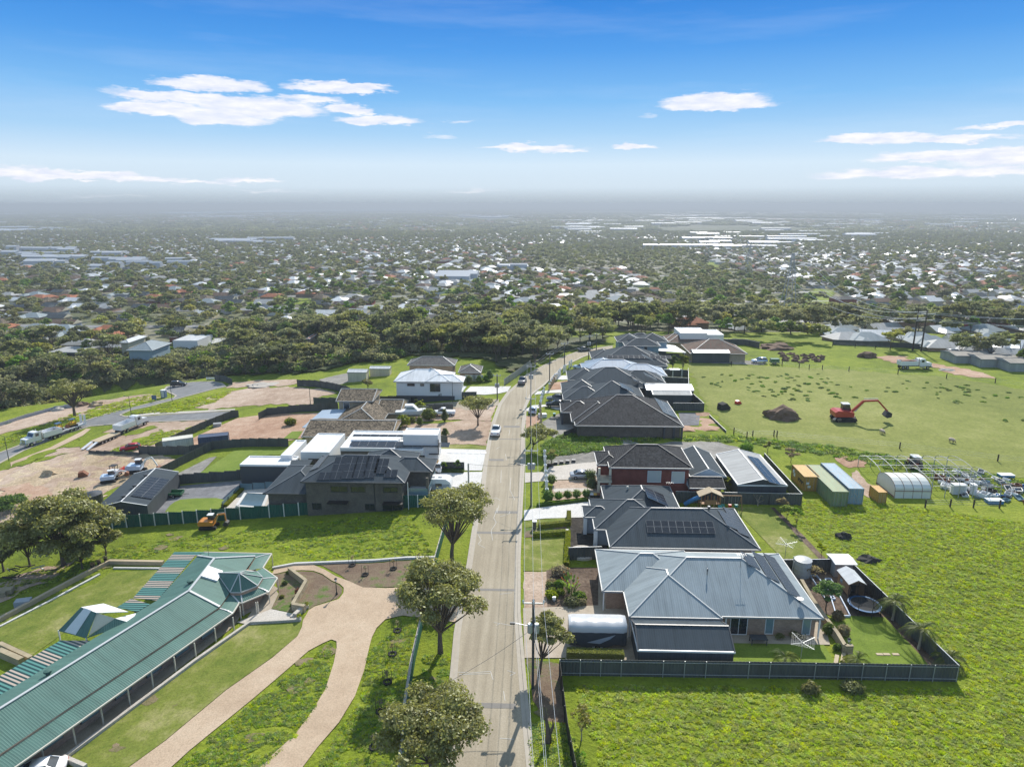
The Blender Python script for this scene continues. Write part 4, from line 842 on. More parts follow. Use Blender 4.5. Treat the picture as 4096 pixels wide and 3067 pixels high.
# striped pergola and garden pavilion of the homestead
zp=.55
for nm,q in (('pergola_roof',[(-160,2795),(241,2560),(362,2560),(-60,2830)]),('pergola_roof',[(468,2427),(525,2392),(600,2415),(548,2446)]),('pergola_roof',[(532,2390),(697,2207),(820,2207),(780,2222),(628,2400)])):
    P=[on(*a_,zp) for a_ in q]; s_=slab(gr,nm,P,.08,'striped_pergola')
    ul=s_.data.uv_layers['m'].data; dd=(P[1]-P[0]).normalized()
    for po in s_.data.polygons:
        for li in po.loop_indices:
            co=s_.data.vertices[s_.data.loops[li].vertex_index].co; w2=Vector(co)+Vector(gr['_o'])
            ul[li].uv=(w2.x,w2.y) if q[0][0]!=-160 else (w2.x*.93-w2.y*.36,w2.x*.36+w2.y*.93)
pv=thing('garden_pavilion','small green gable pavilion with white skylight sheets behind the homestead','pavilion',tuple(at(300,2560)))
zl,zh=.8,2.9; a1,a2,a3,a4,a5,a6=on(234,2520,zl),on(324,2427,zh),on(385,2449,zh),on(345,2550,zl),on(414,2412,zl+1.2),on(513,2445,zl+1.2)
slab(pv,'roof',[a1,a2,a3,a4],.08,'green_roof'); slab(pv,'skylight_sheet',[a1+(a4-a1)*.22+Vector((0,0,.05)),a2+(a3-a2)*.22+Vector((0,0,.05)),a2+(a3-a2)*.68+Vector((0,0,.05)),a1+(a4-a1)*.62+Vector((0,0,.05))],.03,'clear_sheet')
slab(pv,'white_roof',[a2,a5,a6,a3],.08,'white_roof'); slab(pv,'side_roof',[on(345,2550,.9),on(461,2472,1.9),on(525,2490,1.3)],.06,'green_roof'); slab(pv,'white_roof',[on(461,2472,1.9),on(544,2451,1.4),on(525,2490,1.3)],.06,'white_roof')  # white on the back slopes paints in the sun they catch
slab(pv,'gable_infill',[on(385,2449,2.8),on(461,2472,1.85),on(355,2540,1.0)],.05,'cream_render')
posts(pv,[(a1.x,a1.y),(a4.x,a4.y)],.8)
# ---------------------------------------------------------------- vegetation
m_leaf('gum_leaf',(.15,.15,.042),(.34,.32,.11)); m_leaf('olive_leaf',(.125,.13,.055),(.27,.26,.115),.07); m_leaf('near_leaf',(.20,.205,.05),(.44,.41,.13),.16,.5,False); m_leaf('green_leaf',(.06,.12,.02),(.14,.22,.045),.08)
m_leaf('yellow_leaf',(.16,.20,.02),(.26,.28,.04),.05); m_leaf('palm_leaf',(.07,.11,.02),(.20,.20,.05),.08); m_leaf('dry_leaf',(.20,.15,.09),(.33,.26,.17),.05); m_leaf('red_leaf',(.25,.02,.02),(.4,.05,.04),.05)
m_leaf('grass_blade',(.28,.36,.03),(.50,.54,.10),.03,.5); m_leaf('weed_leaf',(.10,.19,.035),(.2,.3,.06),.04,.45)
m_plain('bark',(.12,.09,.07),.9,var=.3,scale=4); m_plain('pale_bark',(.36,.30,.25),.9,var=.2,scale=4)
def leaves(blobs,n,size,seed,m='gum_leaf',droop=.3,long=1.5,name='crown',parent=None,core=None):
    """leaf-sized faces spread through the outer part of each foliage clump"""
    g=np.random.default_rng(seed); B=np.array(blobs,float); vol=B[:,3]*B[:,4]+B[:,3]*B[:,5]; k=g.choice(len(B),n,p=vol/vol.sum())
    d=g.normal(size=(n,3)); d/=np.linalg.norm(d,axis=1)[:,None]; r=g.uniform(.35,1.,n)**.45
    d[:,2]=np.where(d[:,2]<-.35,-d[:,2]*.7,d[:,2])
    P=B[k,:3]+d*r[:,None]*B[k,3:6]*(1+.18*g.normal(size=(n,1)))
    nn=d+g.normal(size=(n,3))*.75; nn[:,2]+=.55; nn/=np.linalg.norm(nn,axis=1)[:,None]
    a=np.cross(nn,g.normal(size=(n,3))); a/=np.linalg.norm(a,axis=1)[:,None]; b=np.cross(nn,a)
    s=size*g.uniform(.6,1.35,n)[:,None]
    A=a*s*.5*long; Bv=b*s*.5/long*1.2
    V=np.stack([P-A,P-Bv*1.1,P+A,P+Bv*1.1],1).reshape(-1,3)
    me=bpy.data.meshes.new(name); nv=len(V); nfc=n; extra_v=[];extra_f=[]
    if core:
        mb=MB()
        for i,q in enumerate(B): mb.blob(q[:3],[x*core for x in q[3:6]],.25,1,seed+i)
        extra_v=mb.v; extra_f=mb.f
        V=np.concatenate([V,np.array(extra_v)])
    loops=np.arange(nv); ls=np.arange(0,nv,4); lt=np.full(n,4)
    if extra_f:
        fl=np.array(extra_f)+nv; loops=np.concatenate([loops,fl.ravel()]); ls=np.concatenate([ls,nv+np.arange(0,len(fl)*3,3)]); lt=np.concatenate([lt,np.full(len(fl),3)])
    me.vertices.add(len(V)); me.vertices.foreach_set('co',V.ravel()); me.loops.add(len(loops)); me.loops.foreach_set('vertex_index',loops)
    me.polygons.add(len(ls)); me.polygons.foreach_set('loop_start',ls); me.polygons.foreach_set('loop_total',lt); me.materials.append(mat(m)); me.update(calc_edges=True)
    o=bpy.data.objects.new(name,me); COL.objects.link(o)
    if parent is not None: o.parent=parent
    return o
def limbs(parent,h,blobs,r0,seed,m='bark',lean=(0,0),fork=.25,name='trunk'):
    g=random.Random(seed); mb=MB(); f=Vector((lean[0]*fork,lean[1]*fork,h*fork)); p1=Vector((lean[0]*.1+g.uniform(-.1,.1)*h*.1,lean[1]*.1,h*fork*.5))
    mb.tube([(0,0,-.4),(0,0,.1),p1,f],[r0*1.35,r0*1.05,r0*.85,r0*.7],7)
    for b_ in blobs:
        c=Vector(b_[:3])-Vector((0,0,b_[5]*.3)); mid=f.lerp(c,.5)+Vector((g.uniform(-.5,.5),g.uniform(-.5,.5),g.uniform(-.2,.5)))*h*.06
        mb.tube([f-(f-p1)*.1,mid,c],[r0*.5,r0*.26,r0*.08],5,cap=False)
        for _ in range(3):
            e=c+Vector((g.gauss(0,1)*b_[3],g.gauss(0,1)*b_[4],g.uniform(-.2,.9)*b_[5]))*.6; mb.tube([mid.lerp(c,.5),e],[r0*.12,r0*.03],4,cap=False)
    return mb.build(name,m,parent,uv=False,local=True)
def crown_blobs(h,w,seed,n=14,low=.45,flat=.6,lean=(0,0)):
    g=random.Random(seed); out=[]
    for i in range(n):
        a=i*2.4+g.uniform(-.4,.4); rr=math.sqrt((i+.5)/n)*w/2*g.uniform(.66,.92); z=low+(1-low)*(1-(rr/(w/2))**2*flat)*g.uniform(.5,.95)
        s=w*g.uniform(.085,.175)*(14/max(n,9))**.25; out.append((lean[0]+rr*math.cos(a),lean[1]+rr*math.sin(a),h*z,s*1.15,s*1.15,s*g.uniform(.55,.8)))
    return out
def solve_h(P,ytop):
    lo,hi=0.2,60.
    for _ in range(30):
        m_=(lo+hi)/2; d=(P.x,P.y,P.z+m_-CAMH); z=sum(a*b for a,b in zip(d,FW)); y=CY-F*sum(a*b for a,b in zip(d,UP))/z
        if y>ytop: lo=m_
        else: hi=m_
    return lo
def zdepth(P): return sum(a*b for a,b in zip((P.x,P.y,P.z-CAMH),FW))
def near_tree(label,base,ytop,wpx,seed,nleaf=9000,size=.34,low=.5,n=16,leaf='near_leaf',r0=None,lean=(0,0),name='gum_tree',cat='tree',bark='bark',droop=.5,core=None):
    if nleaf>=3500: nleaf=int(nleaf*1.15); size*=.72; n=int(n*1.35)
    P=at(*base); h=solve_h(P,ytop); w=wpx*zdepth(P)/F; t=thing(name,label,cat,tuple(P)); B=crown_blobs(h*.97,w,seed,n,low,droop,lean)
    limbs(t,h,B,r0 or h*.03,seed,bark,lean); leaves(B,nleaf,size,seed,leaf,parent=t,core=core); return t
near_tree('tall forked gum tree beside the road, furthest of three along the green fence',(1808,2243),1960,318,3,11000,.30,.60,18,lean=(.6,0.))
near_tree('rounded gum tree beside the road next to the wide concrete driveway',(1762,2612),2258,370,12,15000,.30,.42,22)
near_tree('gum tree cut off by bottom edge of frame, left of the road',(1720,3120),2835,470,21,17000,.26,.45,24,lean=(.5,.4))
near_tree('small leaning gum tree beside the nearest power pole and covered caravan',(2158,2690),2468,178,33,6500,.24,.5,12,lean=(.9,.4),r0=.17)
near_tree('single gum tree in the bare dirt front yard, left of the road',(1912,1703),1582,135,41,5000,.32,.45,12)
near_tree('leaning gum tree on the right verge under the power lines',(2128,1802),1710,140,52,5000,.32,.5,11,lean=(1.2,0))
near_tree('largest spreading gum tree on the far left beside the black shed',(255,2262),1962,430,61,26000,.40,.04,40)
near_tree('lower bushy gum at the right foot of the big left tree',(425,2218),2112,120,62,4500,.38,.2,8)
near_tree('dark gum tree cut off by the left edge of frame',(15,2285),2140,190,63,7000,.42,.25,12,leaf='olive_leaf')
near_tree('small gum tree between the big left tree and the frame edge',(120,2265),2120,130,64,4500,.38,.3,9,leaf='olive_leaf')
near_tree('low gum with drooping crown just in front of the big left tree',(330,2275),2160,130,66,4500,.38,.2,9)
near_tree('lone open-crowned gum standing in dirt left of the side road',(300,1665),1512,165,71,4500,.42,.45,16,r0=.42,core=.2)
near_tree('round green shrub on the sandy building site',(35,2045),1992,140,72,3500,.3,.1,6,leaf='green_leaf',name='shrub',cat='shrub',r0=.08)
near_tree('leafy citrus tree beside the limestone garden wall',(3302,2440),2322,112,81,4500,.22,.25,9,leaf='green_leaf',name='citrus_tree',r0=.09)
near_tree('small white-flowering tree in the corner of the dark fence',(3122,2052),1985,50,82,900,.22,.4,6,leaf='dry_leaf',name='small_tree',r0=.05)
near_tree('pale green sapling in the mulch strip, second from the fence corner',(3147,2075),2015,55,83,900,.22,.4,6,leaf='yellow_leaf',name='small_tree',r0=.05)
near_tree('thin sapling in the mulch strip, nearest the lawn corner',(3183,2110),2020,50,84,700,.2,.4,6,leaf='green_leaf',name='small_tree',r0=.05)
near_tree('yellowish sapling near the end of the mulch strip',(3285,2225),2170,40,85,500,.2,.3,5,leaf='yellow_leaf',name='small_tree',r0=.04)
near_tree('upright bare-looking tree beyond the dark fence, nearest the garden bed',(3163,1850),1790,60,86,900,.2,.3,8,leaf='dry_leaf',name='small_tree',r0=.06)
near_tree('bare-looking tree on stones behind the containers',(3162+ -0,1850),1792,44,87,10,.2,.3,5,leaf='dry_leaf',name='small_tree',r0=.06) if False else None
near_tree('small round tree on a ring of stones left of the containers',(3160,1852),1795,45,88,10,.2,.4,5,leaf='dry_leaf',r0=.06) if False else None
near_tree('leafless fruit tree in front of the dark corner fence',(3031,2022),1972,60,89,40,.15,.35,7,leaf='dry_leaf',name='fruit_tree',r0=.09,bark='pale_bark')
near_tree('bushy green tree between the grey garage and the steel shed',(2905,1965),1905,50,90,1500,.25,.2,6,leaf='yellow_leaf',name='small_tree',r0=.06)
near_tree('tall yellow-green conifer behind the light blue roof',(2690,1485),1410,32,91,1200,.5,.1,8,leaf='green_leaf',name='tall_tree',r0=.15)
near_tree('tall pale bamboo-like tree at back fence of the charcoal houses',(2730,1490),1408,40,92,1500,.5,.1,9,leaf='yellow_leaf',name='tall_tree',r0=.12)
near_tree('olive tree in a wide black pot beside the white pillars',(2205,1862),1795,48,93,1200,.22,.5,7,leaf='olive_leaf',name='olive_tree',r0=.07)
near_tree('round olive-brown tree near the cream sheds',(1472,1560),1508,50,94,1500,.4,.1,7,leaf='gum_leaf',name='round_tree',r0=.12)
near_tree('grey leafy shrub tree at left of the tall grass near the fence line',(3070,1812),1765,30,95,500,.3,.2,5,leaf='olive_leaf',name='small_tree',r0=.06)
def shrubs():
    L=[(2193,2008,46,'dark ball shrub nearest the road on the clipped grass strip'),(2233,2003,34,'dark ball shrub second from the road on the grass strip'),(2270,1998,34,'dark ball shrub third from the road on the grass strip'),
       (2306,1995,34,'dark ball shrub fourth from the road on the grass strip'),(2345,1993,34,'dark ball shrub beside the wheelie bins'),(2362,1925,44,'round topiary shrub beside the silver sedan'),(2368,1960,46,'round topiary shrub just below the one beside the sedan'),(2205,1940,40,'leafy shrub behind the white pillars')]
    for i,(x,y,w,l) in enumerate(L):
        P=at(x,y); s=w*zdepth(P)/F/2; t=thing('ball_shrub',l,'shrub',tuple(P),group='clipped ball shrubs'); leaves([(0,0,s*1.15,s,s,s*1.1)],700,.16,200+i,'green_leaf',parent=t,core=.85)
    C=[(1876,1533,34,30,'conifer'),(1917,1530,28,26,''),(1943,1526,26,26,''),(1958,1520,34,40,''),(1779,1686,28,48,'dark pointed conifer in front of the white pickup'),(1679,1702,26,34,'dark pointed conifer beside the older tiled house'),(1781,1745,30,32,'')]
    names=['dark cone shrub leftmost of four beside the white house drive','second dark cone shrub beside the white house drive','third dark cone shrub beside the white house drive','tallest dark cone shrub at the lawn by the street pole','dark pointed conifer in front of the white pickup','dark pointed conifer beside the older tiled house','round conifer behind the short dark fence by white tower']
    for i,((x,y,w,h_,_),l) in enumerate(zip(C,names)):
        P=at(x,y); k=zdepth(P)/F; t=thing('cone_shrub',l,'shrub',tuple(P)); leaves([(0,0,h_*k*.4,w*k/2,w*k/2,h_*k*.4),(0,0,h_*k*.75,w*k*.3,w*k*.3,h_*k*.35)],600,.25,230+i,'green_leaf',parent=t,core=.85)
    D=[(2208,2340,40,22,'dry_leaf','orange-brown low shrub in the mulch garden'),(2203,2350,34,22,'yellow_leaf','golden ball shrub furthest from the power pole crossarm'),(2200,2385,34,26,'yellow_leaf','golden ball shrub second nearest the letterbox'),(2209,2372,30,20,'yellow_leaf','golden ball shrub at the middle of the mulch garden'),
       (2210,2393,40,26,'yellow_leaf','nearest golden ball shrub beside the white letterbox'),(2243,2378,28,24,'yellow_leaf','golden shrub right of the golden row'),(2238,2352,36,34,'green_leaf','lime shrub at foot of the strelitzia'),
       (2315,2392,50,26,'green_leaf','bright green spreading shrub near the driveway'),(2290,2420,64,30,'olive_leaf','grey-green spreading shrub nearest the driveway'),(2330,2418,28,24,'dry_leaf','small brown shrub at driveway edge'),(2240,2300,70,34,'dry_leaf','orange-tinted shrub behind the strelitzia'),
       (927,2465,26,16,'yellow_leaf',''),(3255,2520,0,0,'',''),(1128,2390,16,10,'yellow_leaf','small clipped ball in homestead bed nearest the paving'),(1172,2420,16,10,'yellow_leaf','small clipped ball beside limestone wall end'),(1139,2337,18,12,'green_leaf','small green tuft in middle of homestead bed'),(1153,2294,16,10,'green_leaf','small green tuft at back of the homestead bed'),
       (1196,2380,26,26,'red_leaf','red-leaved shrub against the limestone wall'),(1680,1650,44,44,'palm_leaf','cycad in front of the boat'),(1715,1680,52,46,'palm_leaf','large cycad in front of the white pickup'),(1613,1705,50,44,'palm_leaf','cycad beside the older house end wall'),(1645,1690,30,22,'palm_leaf','small cycad between two larger ones'),
       (1162,1700,44,26,'palm_leaf','cycad alone in the bare red back yard'),(3240,2770,60,40,'olive_leaf','grey-green weed bush in the dark fence shade'),(3410,2760,80,34,'olive_leaf','grey-blue weed bush further right in fence shade'),(3000,1700,0,0,'',''),
       (3312,2535,40,44,'green_leaf','dark shrub on house side of the limestone wall'),(3345,2600,26,26,'green_leaf','small leafy shrub near the end of the limestone wall'),(3350,2480,44,40,'dry_leaf','pinkish grey shrub beside the limestone wall'),(3372,2540,44,44,'dry_leaf','dry grey shrub nearest the garden lamp'),
       (2985,1800,50,26,'weed_leaf','weedy bush at the left end of the rough grass'),(2965,1975,40,34,'olive_leaf','silvery shrub against the back fence'),(1385,1565,0,0,'','')]
    for i,(x,y,w,h_,m_,l) in enumerate(D):
        if not w or not l: continue
        P=at(x,y); k=zdepth(P)/F; t=thing('shrub',l,'shrub',tuple(P)); leaves([(0,0,h_*k*.45,w*k/2,w*k/2*.8,h_*k*.6)],int(300+w*14),.2 if y>1900 else .35,260+i,m_,parent=t,core=.75)
shrubs()
def box_hedge(label,a,b,w,h,leaf,n=2600):
    A,B_=at(*a),at(*b); t=thing('hedge',label,'hedge',tuple((A+B_)/2)); d=B_-A; L=d.length; rz=math.atan2(d.y,d.x); mb=MB(); mb.box((0,0,h/2),(L,w,h*.96),rz); mb.build('inner_growth',leaf,t,uv=False,local=True)
    g=np.random.default_rng(int(a[0])); o=leaves([(0,0,0,1,1,1)],n,.12,5,leaf,name='foliage',parent=t); me=o.data
    co=np.empty(len(me.vertices)*3); me.vertices.foreach_get('co',co); co=co.reshape(-1,4,3); c=co.mean(1,keepdims=True); off=co-c
    f=g.integers(0,5,n); P=np.stack([g.uniform(-L/2,L/2,n),g.uniform(-w/2,w/2,n),g.uniform(0,h,n)],1)
    P[f<=1,2]=h; P[f==2,1]=-w/2; P[f==3,1]=w/2; P[f==4,0]=np.where(g.random((f==4).sum())>.5,L/2,-L/2)
    c_,s_=math.cos(rz),math.sin(rz); P=np.stack([P[:,0]*c_-P[:,1]*s_,P[:,0]*s_+P[:,1]*c_,P[:,2]],1); me.vertices.foreach_set('co',(off+P[:,None,:]).ravel()); me.update(); return t
box_hedge('golden clipped hedge along the far side of the stepping stone path',(2156,2112),(2280,2100),.7,.75,'yellow_leaf'); box_hedge('golden clipped hedge along the near side of the stepping stones',(2133,2148),(2262,2138),.7,.75,'yellow_leaf')
box_hedge('tall golden hedge beside the square front lawn',(2272,2140),(2265,2270),.7,.8,'yellow_leaf',3400); box_hedge('short golden hedge running back to the pale driveway',(2275,2062),(2275,2100),.6,.9,'yellow_leaf',1400)
box_hedge('clipped low green hedge edging the pale paved driveway',(2150,2025),(2345,2002),.6,.5,'green_leaf',2600); box_hedge('bronze and green hedge behind the dark front fence',(2268,2640),(2492,2648),.9,1.3,'gum_leaf',6000)
box_hedge('strappy green planting along the pool fence',(897,2030),(965,1963),1.,.6,'yellow_leaf',1800); box_hedge('low garden planting between the two concrete driveways',(1745,1886),(1855,1888),1.2,.5,'green_leaf',2000)
def palm(label,base,ycrown,seed,nf=13,L=2.3,name='palm_tree'):
    P=at(*base); h=max(.5,solve_h(P,ycrown)); g=random.Random(seed); t=thing(name,label,'palm',tuple(P)); mb=MB(); mb.tube([(0,0,-.2),(.05,0,h*.5),(0,0,h)],[.17,.12,.10],7); mb.build('trunk','pale_bark',t,uv=False,local=True)
    for k in range(nf):
        a=k*2.399+g.uniform(-.2,.2); up_=g.uniform(.3,1.15); mb=MB(); pts=[]
        for i in range(7):
            s=i/6; pts.append(Vector((math.cos(a)*L*s*(1-.12*up_),math.sin(a)*L*s*(1-.12*up_),h+L*(up_*s-(.75+.35*up_)*s*s))))
        tdir=Vector((-math.sin(a),math.cos(a),0))
        for i in range(6):
            p,q=pts[i],pts[i+1]
            for j in range(3):
                c=p.lerp(q,j/3.); w=.5*math.sin(math.pi*min(1,(i+j/3.+.6)/6.6)); 
                for sd_ in (-1,1):
                    e=c+tdir*sd_*w+(q-p)*1.1-Vector((0,0,.16)); mb.face([c,c+(q-p)*.3,e])
        mb.tube(pts,[.03]*6+[.01],3,cap=False); mb.build('frond','palm_leaf',t,uv=False,local=True)
palm('feather palm by the right side fence, furthest from the camera',(3569,2481),2402,1,L=2.2); palm('feather palm by the right side fence, middle of three',(3673,2597),2515,2,L=2.4); palm('small feather palm at the near right fence corner',(3793,2664),2628,3,L=1.9)
palm('short feather palm behind the front fence beside the garden steps',(3428,2660),2635,4,10,1.9); palm('short feather palm behind the front fence beside the clothes hoist',(3138,2656),2625,5,9,1.9)
t=thing('strelitzia','large bird-of-paradise clump with orange flowers in the mulch garden','plant',tuple(at(2282,2370))); mb=MB(); fl=MB(); g=random.Random(3)
for k in range(46):
    a=g.uniform(0,6.28); r_=g.uniform(.1,.5); R_=g.uniform(.6,1.7); h_=g.uniform(1.1,2.3); p=Vector((math.cos(a)*r_,math.sin(a)*r_,0)); q=Vector((math.cos(a)*R_,math.sin(a)*R_,h_)); m_=p.lerp(q,.6)+Vector((0,0,.2)); n=Vector((-math.sin(a),math.cos(a),0))*.16
    mb.bar(p,m_,.03); mb.face([m_,m_.lerp(q,.5)+n,q,m_.lerp(q,.5)-n])
    if k%4==0: fl.face([q+Vector((0,0,.1)),q+Vector((.12,0,.3)),q+Vector((-.1,.1,.35))])
mb.build('leaf_clump','green_leaf',t,uv=False,local=True); m_plain('orange',(.75,.22,.03),.6); fl.build('flower','orange',t,uv=False,local=True)
# dead stump tree and bare sapling on the right verge
t=thing('dead_tree','twisted dead tree trunk on the grass verge near the bottom edge','dead tree',tuple(at(2192,2965))); mb=MB(); mb.tube([(0,0,-.2),(.05,0,.8),(-.15,.2,2.),(-.35,.5,3.4)],[.35,.26,.15,.05],7); mb.tube([(.05,0,.6),(.45,.1,1.6),(.4,.2,2.2)],[.2,.12,.04],6); mb.tube([(-.1,.2,1.8),(-.5,.1,2.6)],[.08,.03],5); mb.build('trunk','bark',t,uv=False,local=True)
near_tree('half-bare sapling leaning over the mesh fence near the bottom edge',(2325,2960),2830,110,77,500,.16,.45,7,name='sapling',leaf='gum_leaf',r0=.07,core=.01,bark='pale_bark')
# ---- scattering
def scatter(name,pts,protos,kind='stuff',label=None,cat=None):
    """pts: (x,y,z,sx,sz,rz,idx) ; instances share the proto meshes"""
    c=bpy.data.collections.new(name+'_source')
    for i,p in enumerate(protos):
        p.name='%s_source_%02d'%(name,i)
        for q in list(p.users_collection): q.objects.unlink(p)
        c.objects.link(p); p.location=(0,0,0); p.parent=None
    A=np.array(pts,float); me=bpy.data.meshes.new(name); me.vertices.add(len(A)); me.vertices.foreach_set('co',A[:,:3].ravel())
    a=me.attributes.new('sc','FLOAT_VECTOR','POINT'); a.data.foreach_set('vector',np.stack([A[:,3],A[:,3],A[:,4]],1).ravel())
    a=me.attributes.new('rot','FLOAT_VECTOR','POINT'); a.data.foreach_set('vector',np.stack([A[:,5]*0,A[:,5]*0,A[:,5]],1).ravel())
    a=me.attributes.new('idx','INT','POINT'); a.data.foreach_set('value',A[:,6].astype(np.int32))
    o=bpy.data.objects.new(name,me); COL.objects.link(o); o['kind']=kind
    if label: o['label']=label
    if cat: o['category']=cat
    ng=bpy.data.node_groups.new(name,'GeometryNodeTree'); ng.interface.new_socket('Geometry',in_out='INPUT',socket_type='NodeSocketGeometry'); ng.interface.new_socket('Geometry',in_out='OUTPUT',socket_type='NodeSocketGeometry')
    N=ng.nodes; L=ng.links; gi=N.new('NodeGroupInput'); go=N.new('NodeGroupOutput'); ci=N.new('GeometryNodeCollectionInfo'); ci.inputs['Collection'].default_value=c; ci.inputs['Separate Children'].default_value=True; ci.inputs['Reset Children'].default_value=True
    ip=N.new('GeometryNodeInstanceOnPoints'); ip.inputs['Pick Instance'].default_value=True
    def at_(nm,ty):
        q=N.new('GeometryNodeInputNamedAttribute'); q.data_type=ty; q.inputs['Name'].default_value=nm; return q.outputs[0]
    L.new(gi.outputs[0],ip.inputs['Points']); L.new(ci.outputs[0],ip.inputs['Instance']); L.new(at_('idx','INT'),ip.inputs['Instance Index']); L.new(at_('sc','FLOAT_VECTOR'),ip.inputs['Scale']); L.new(at_('rot','FLOAT_VECTOR'),ip.inputs['Rotation']); L.new(ip.outputs[0],go.inputs[0])
    md=o.modifiers.new('scatter','NODES'); md.node_group=ng; return o
def inpoly(x,y,P):
    c=False; n=len(P); j=n-1
    for i in range(n):
        if (P[i][1]>y)!=(P[j][1]>y) and x<(P[j][0]-P[i][0])*(y-P[i][1])/(P[j][1]-P[i][1])+P[i][0]: c=not c
        j=i
    return c
# parks and open slopes out on the plain
PARK=[[(1750,1160),(1860,1150),(1880,1178),(1760,1185)],[(1710,1065),(1830,1048),(1800,1062),(1715,1078)],[(500,1178),(640,1166),(680,1170),(660,1180),(520,1190)],[(1120,1200),(1230,1195),(1290,1212),(1160,1220)],[(980,1206),(1090,1206),(1100,1216),(990,1218)],
 [(3200,1195),(3260,1155),(3340,1165),(3330,1200),(3420,1225),(3700,1232),(3850,1222),(3840,1236),(3620,1256),(3420,1260),(3330,1250),(3250,1225)],[(2816,1050),(2850,1045),(2890,1075),(2870,1092),(2830,1080)],[(2520,1150),(2620,1155),(2610,1175),(2540,1172)],[(3020,1180),(3060,1176),(3080,1195),(3020,1198)],[(3400,1130),(3450,1128),(3460,1150),(3410,1150)],
 [(1271,1385),(1330,1368),(1400,1380),(1446,1412),(1440,1424),(1390,1424),(1330,1405)],[(1086,1445),(1130,1425),(1217,1440),(1225,1465),(1150,1475),(1090,1460)],[(1000,1378),(1060,1366),(1158,1372),(1150,1392),(1000,1396)],[(2350,1270),(2520,1262),(2540,1275),(2360,1280)]]
FOR=[[(2100,985),(2560,960),(2740,1010),(3000,1100),(3250,1160),(3330,1235),(3600,1265),(4150,1230),(4150,1300),(3700,1300),(3300,1310),(2850,1310),(2700,1240),(2620,1130),(2500,1080),(2150,1090)],[(2050,860),(2600,850),(2650,900),(2100,890)],[(0,1330),(700,1480),(1600,1450),(2000,1440),(2000,1370),(1500,1400),(1200,1390),(900,1480),(420,1430),(200,1400),(0,1400)]]
PARKw=[[tuple(at(*p)[:2]) for p in P] for P in PARK]; FORw=[[tuple(at(*p)[:2]) for p in P] for P in FOR]
for i,P in enumerate(PARKw): 
    Y0=min(p[1] for p in P); sheet('park_grass','lush_grass',P,.5 if Y0>500 else .3,max(8,Y0/40),Y0/250,world=True)
for q,m_ in (([(400,1075),(640,985),(1000,990),(860,1030),(640,1065)],'gravel'),([(0,1010),(180,1000),(420,1025),(330,1050),(0,1060)],'gravel')): pass
EDGE=wpts([(-300,1700),(0,1640),(210,1590),(430,1565),(640,1540),(860,1512),(1000,1505),(1190,1500),(1400,1460),(1560,1452),(1640,1420),(1940,1425)])
def edgeY(x):
    for (a,b),(c,d) in zip(EDGE,EDGE[1:]):
        if a<=x<=c: return b+(d-b)*(x-a)/(c-a)
    return EDGE[0][1] if x<EDGE[0][0] else EDGE[-1][1]
def fast_tree_ok(x,y):
    if abs(x)>.80*y+40: return False
    if x<-5 and y<edgeY(x)+3: return False
    if x>=-5 and y<262: return False
    return True
# crowns: detailed variants for single trees, lighter ones for the far ones
m_leaf('grey_leaf',(.125,.13,.07),(.28,.265,.15),.06)
LEAFS=['gum_leaf','grey_leaf','olive_leaf','grey_leaf','green_leaf','grey_leaf','olive_leaf','grey_leaf']
MID=[]
for k in range(8):
    t=thing('gum_tree','tree','tree'); g=random.Random(300+k); h=g.uniform(9,12); w=g.uniform(8,11.5)
    if k==4: h,w=8,5
    B=crown_blobs(h,w,300+k,9,.32,.55); limbs(t,h,B,.22,300+k); leaves(B,1500,.62,300+k,LEAFS[k],parent=t,core=.62); MID.append(t)
LOW=[]
for k in range(8):
    g=random.Random(400+k); h=10; w=g.uniform(8,12); B=crown_blobs(h,w,400+k,6,.3,.5); LOW.append(leaves(B,170,1.7,400+k,'olive_leaf' if k==4 else LEAFS[k],core=.8,name='low_tree'))
CLUMP=[]
for k in range(5):
    g=random.Random(500+k); B=[(g.uniform(-24,24),g.uniform(-24,24),4,g.uniform(5,9),g.uniform(5,9),g.uniform(4,6)) for _ in range(16)]; CLUMP.append(leaves(B,260,4.,500+k,'grey_leaf',core=.9,name='tree_clump'))
grng=np.random.default_rng(5); hpos=[]
m_metal('dull_pale_roof',(.36,.36,.35),rough=.5,spec=.2)
ROOFS=['pale_roof','dull_pale_roof','blue_grey_roof','charcoal_roof','terracotta_tile','grey_tile','old_roof','brown_tile','white_roof','red_tile']
WALLS=['cream_render','tan_brick','cream_brick','cream_brick','tan_brick','red_brick','white_render','cream_brick','tan_brick','grey_render']
def far_house(i):
    t=thing('suburban_house','house','house'); r_=random.Random(700+i); w,d=r_.uniform(11,15),r_.uniform(8,11); rb,wb=MB(),MB()
    hip(rb,None,None,(-w/2,-d/2,w/2,d/2),2.8,24,'hip' if i%3 else 'gable','X'); wb.bb((-w/2+.5,-d/2+.5,-3),(w/2-.5,d/2-.5,2.78))
    x=w*(.1 if i%2 else -.45); hip(rb,None,None,(x,-d/2-4,x+w*.42,1),2.81,24,'hip','Y'); wb.bb((x+.5,-d/2-3.5,-3),(x+w*.42-.5,0,2.77)); rb.build('roof',[ROOFS[i],'cream_render'],t); wb.build('wall',WALLS[i],t); return t
FH=[far_house(i) for i in range(10)]
def clear_of_parks(x,y): return not any(inpoly(x,y,P) for P in PARKw)
def dens_house(x,y):
    return dh(x,y)*1.15
def dh(x,y):
    if any(inpoly(x,y,P) for P in FORw): return 0.
    n=mnoise.noise(Vector((x*.0016+3,y*.0011,1.3)))+.5*mnoise.noise(Vector((x*.005,y*.004,7.)))
    return min(1.,max(.2,.85+n*1.0))
houses=[]
Y=285.
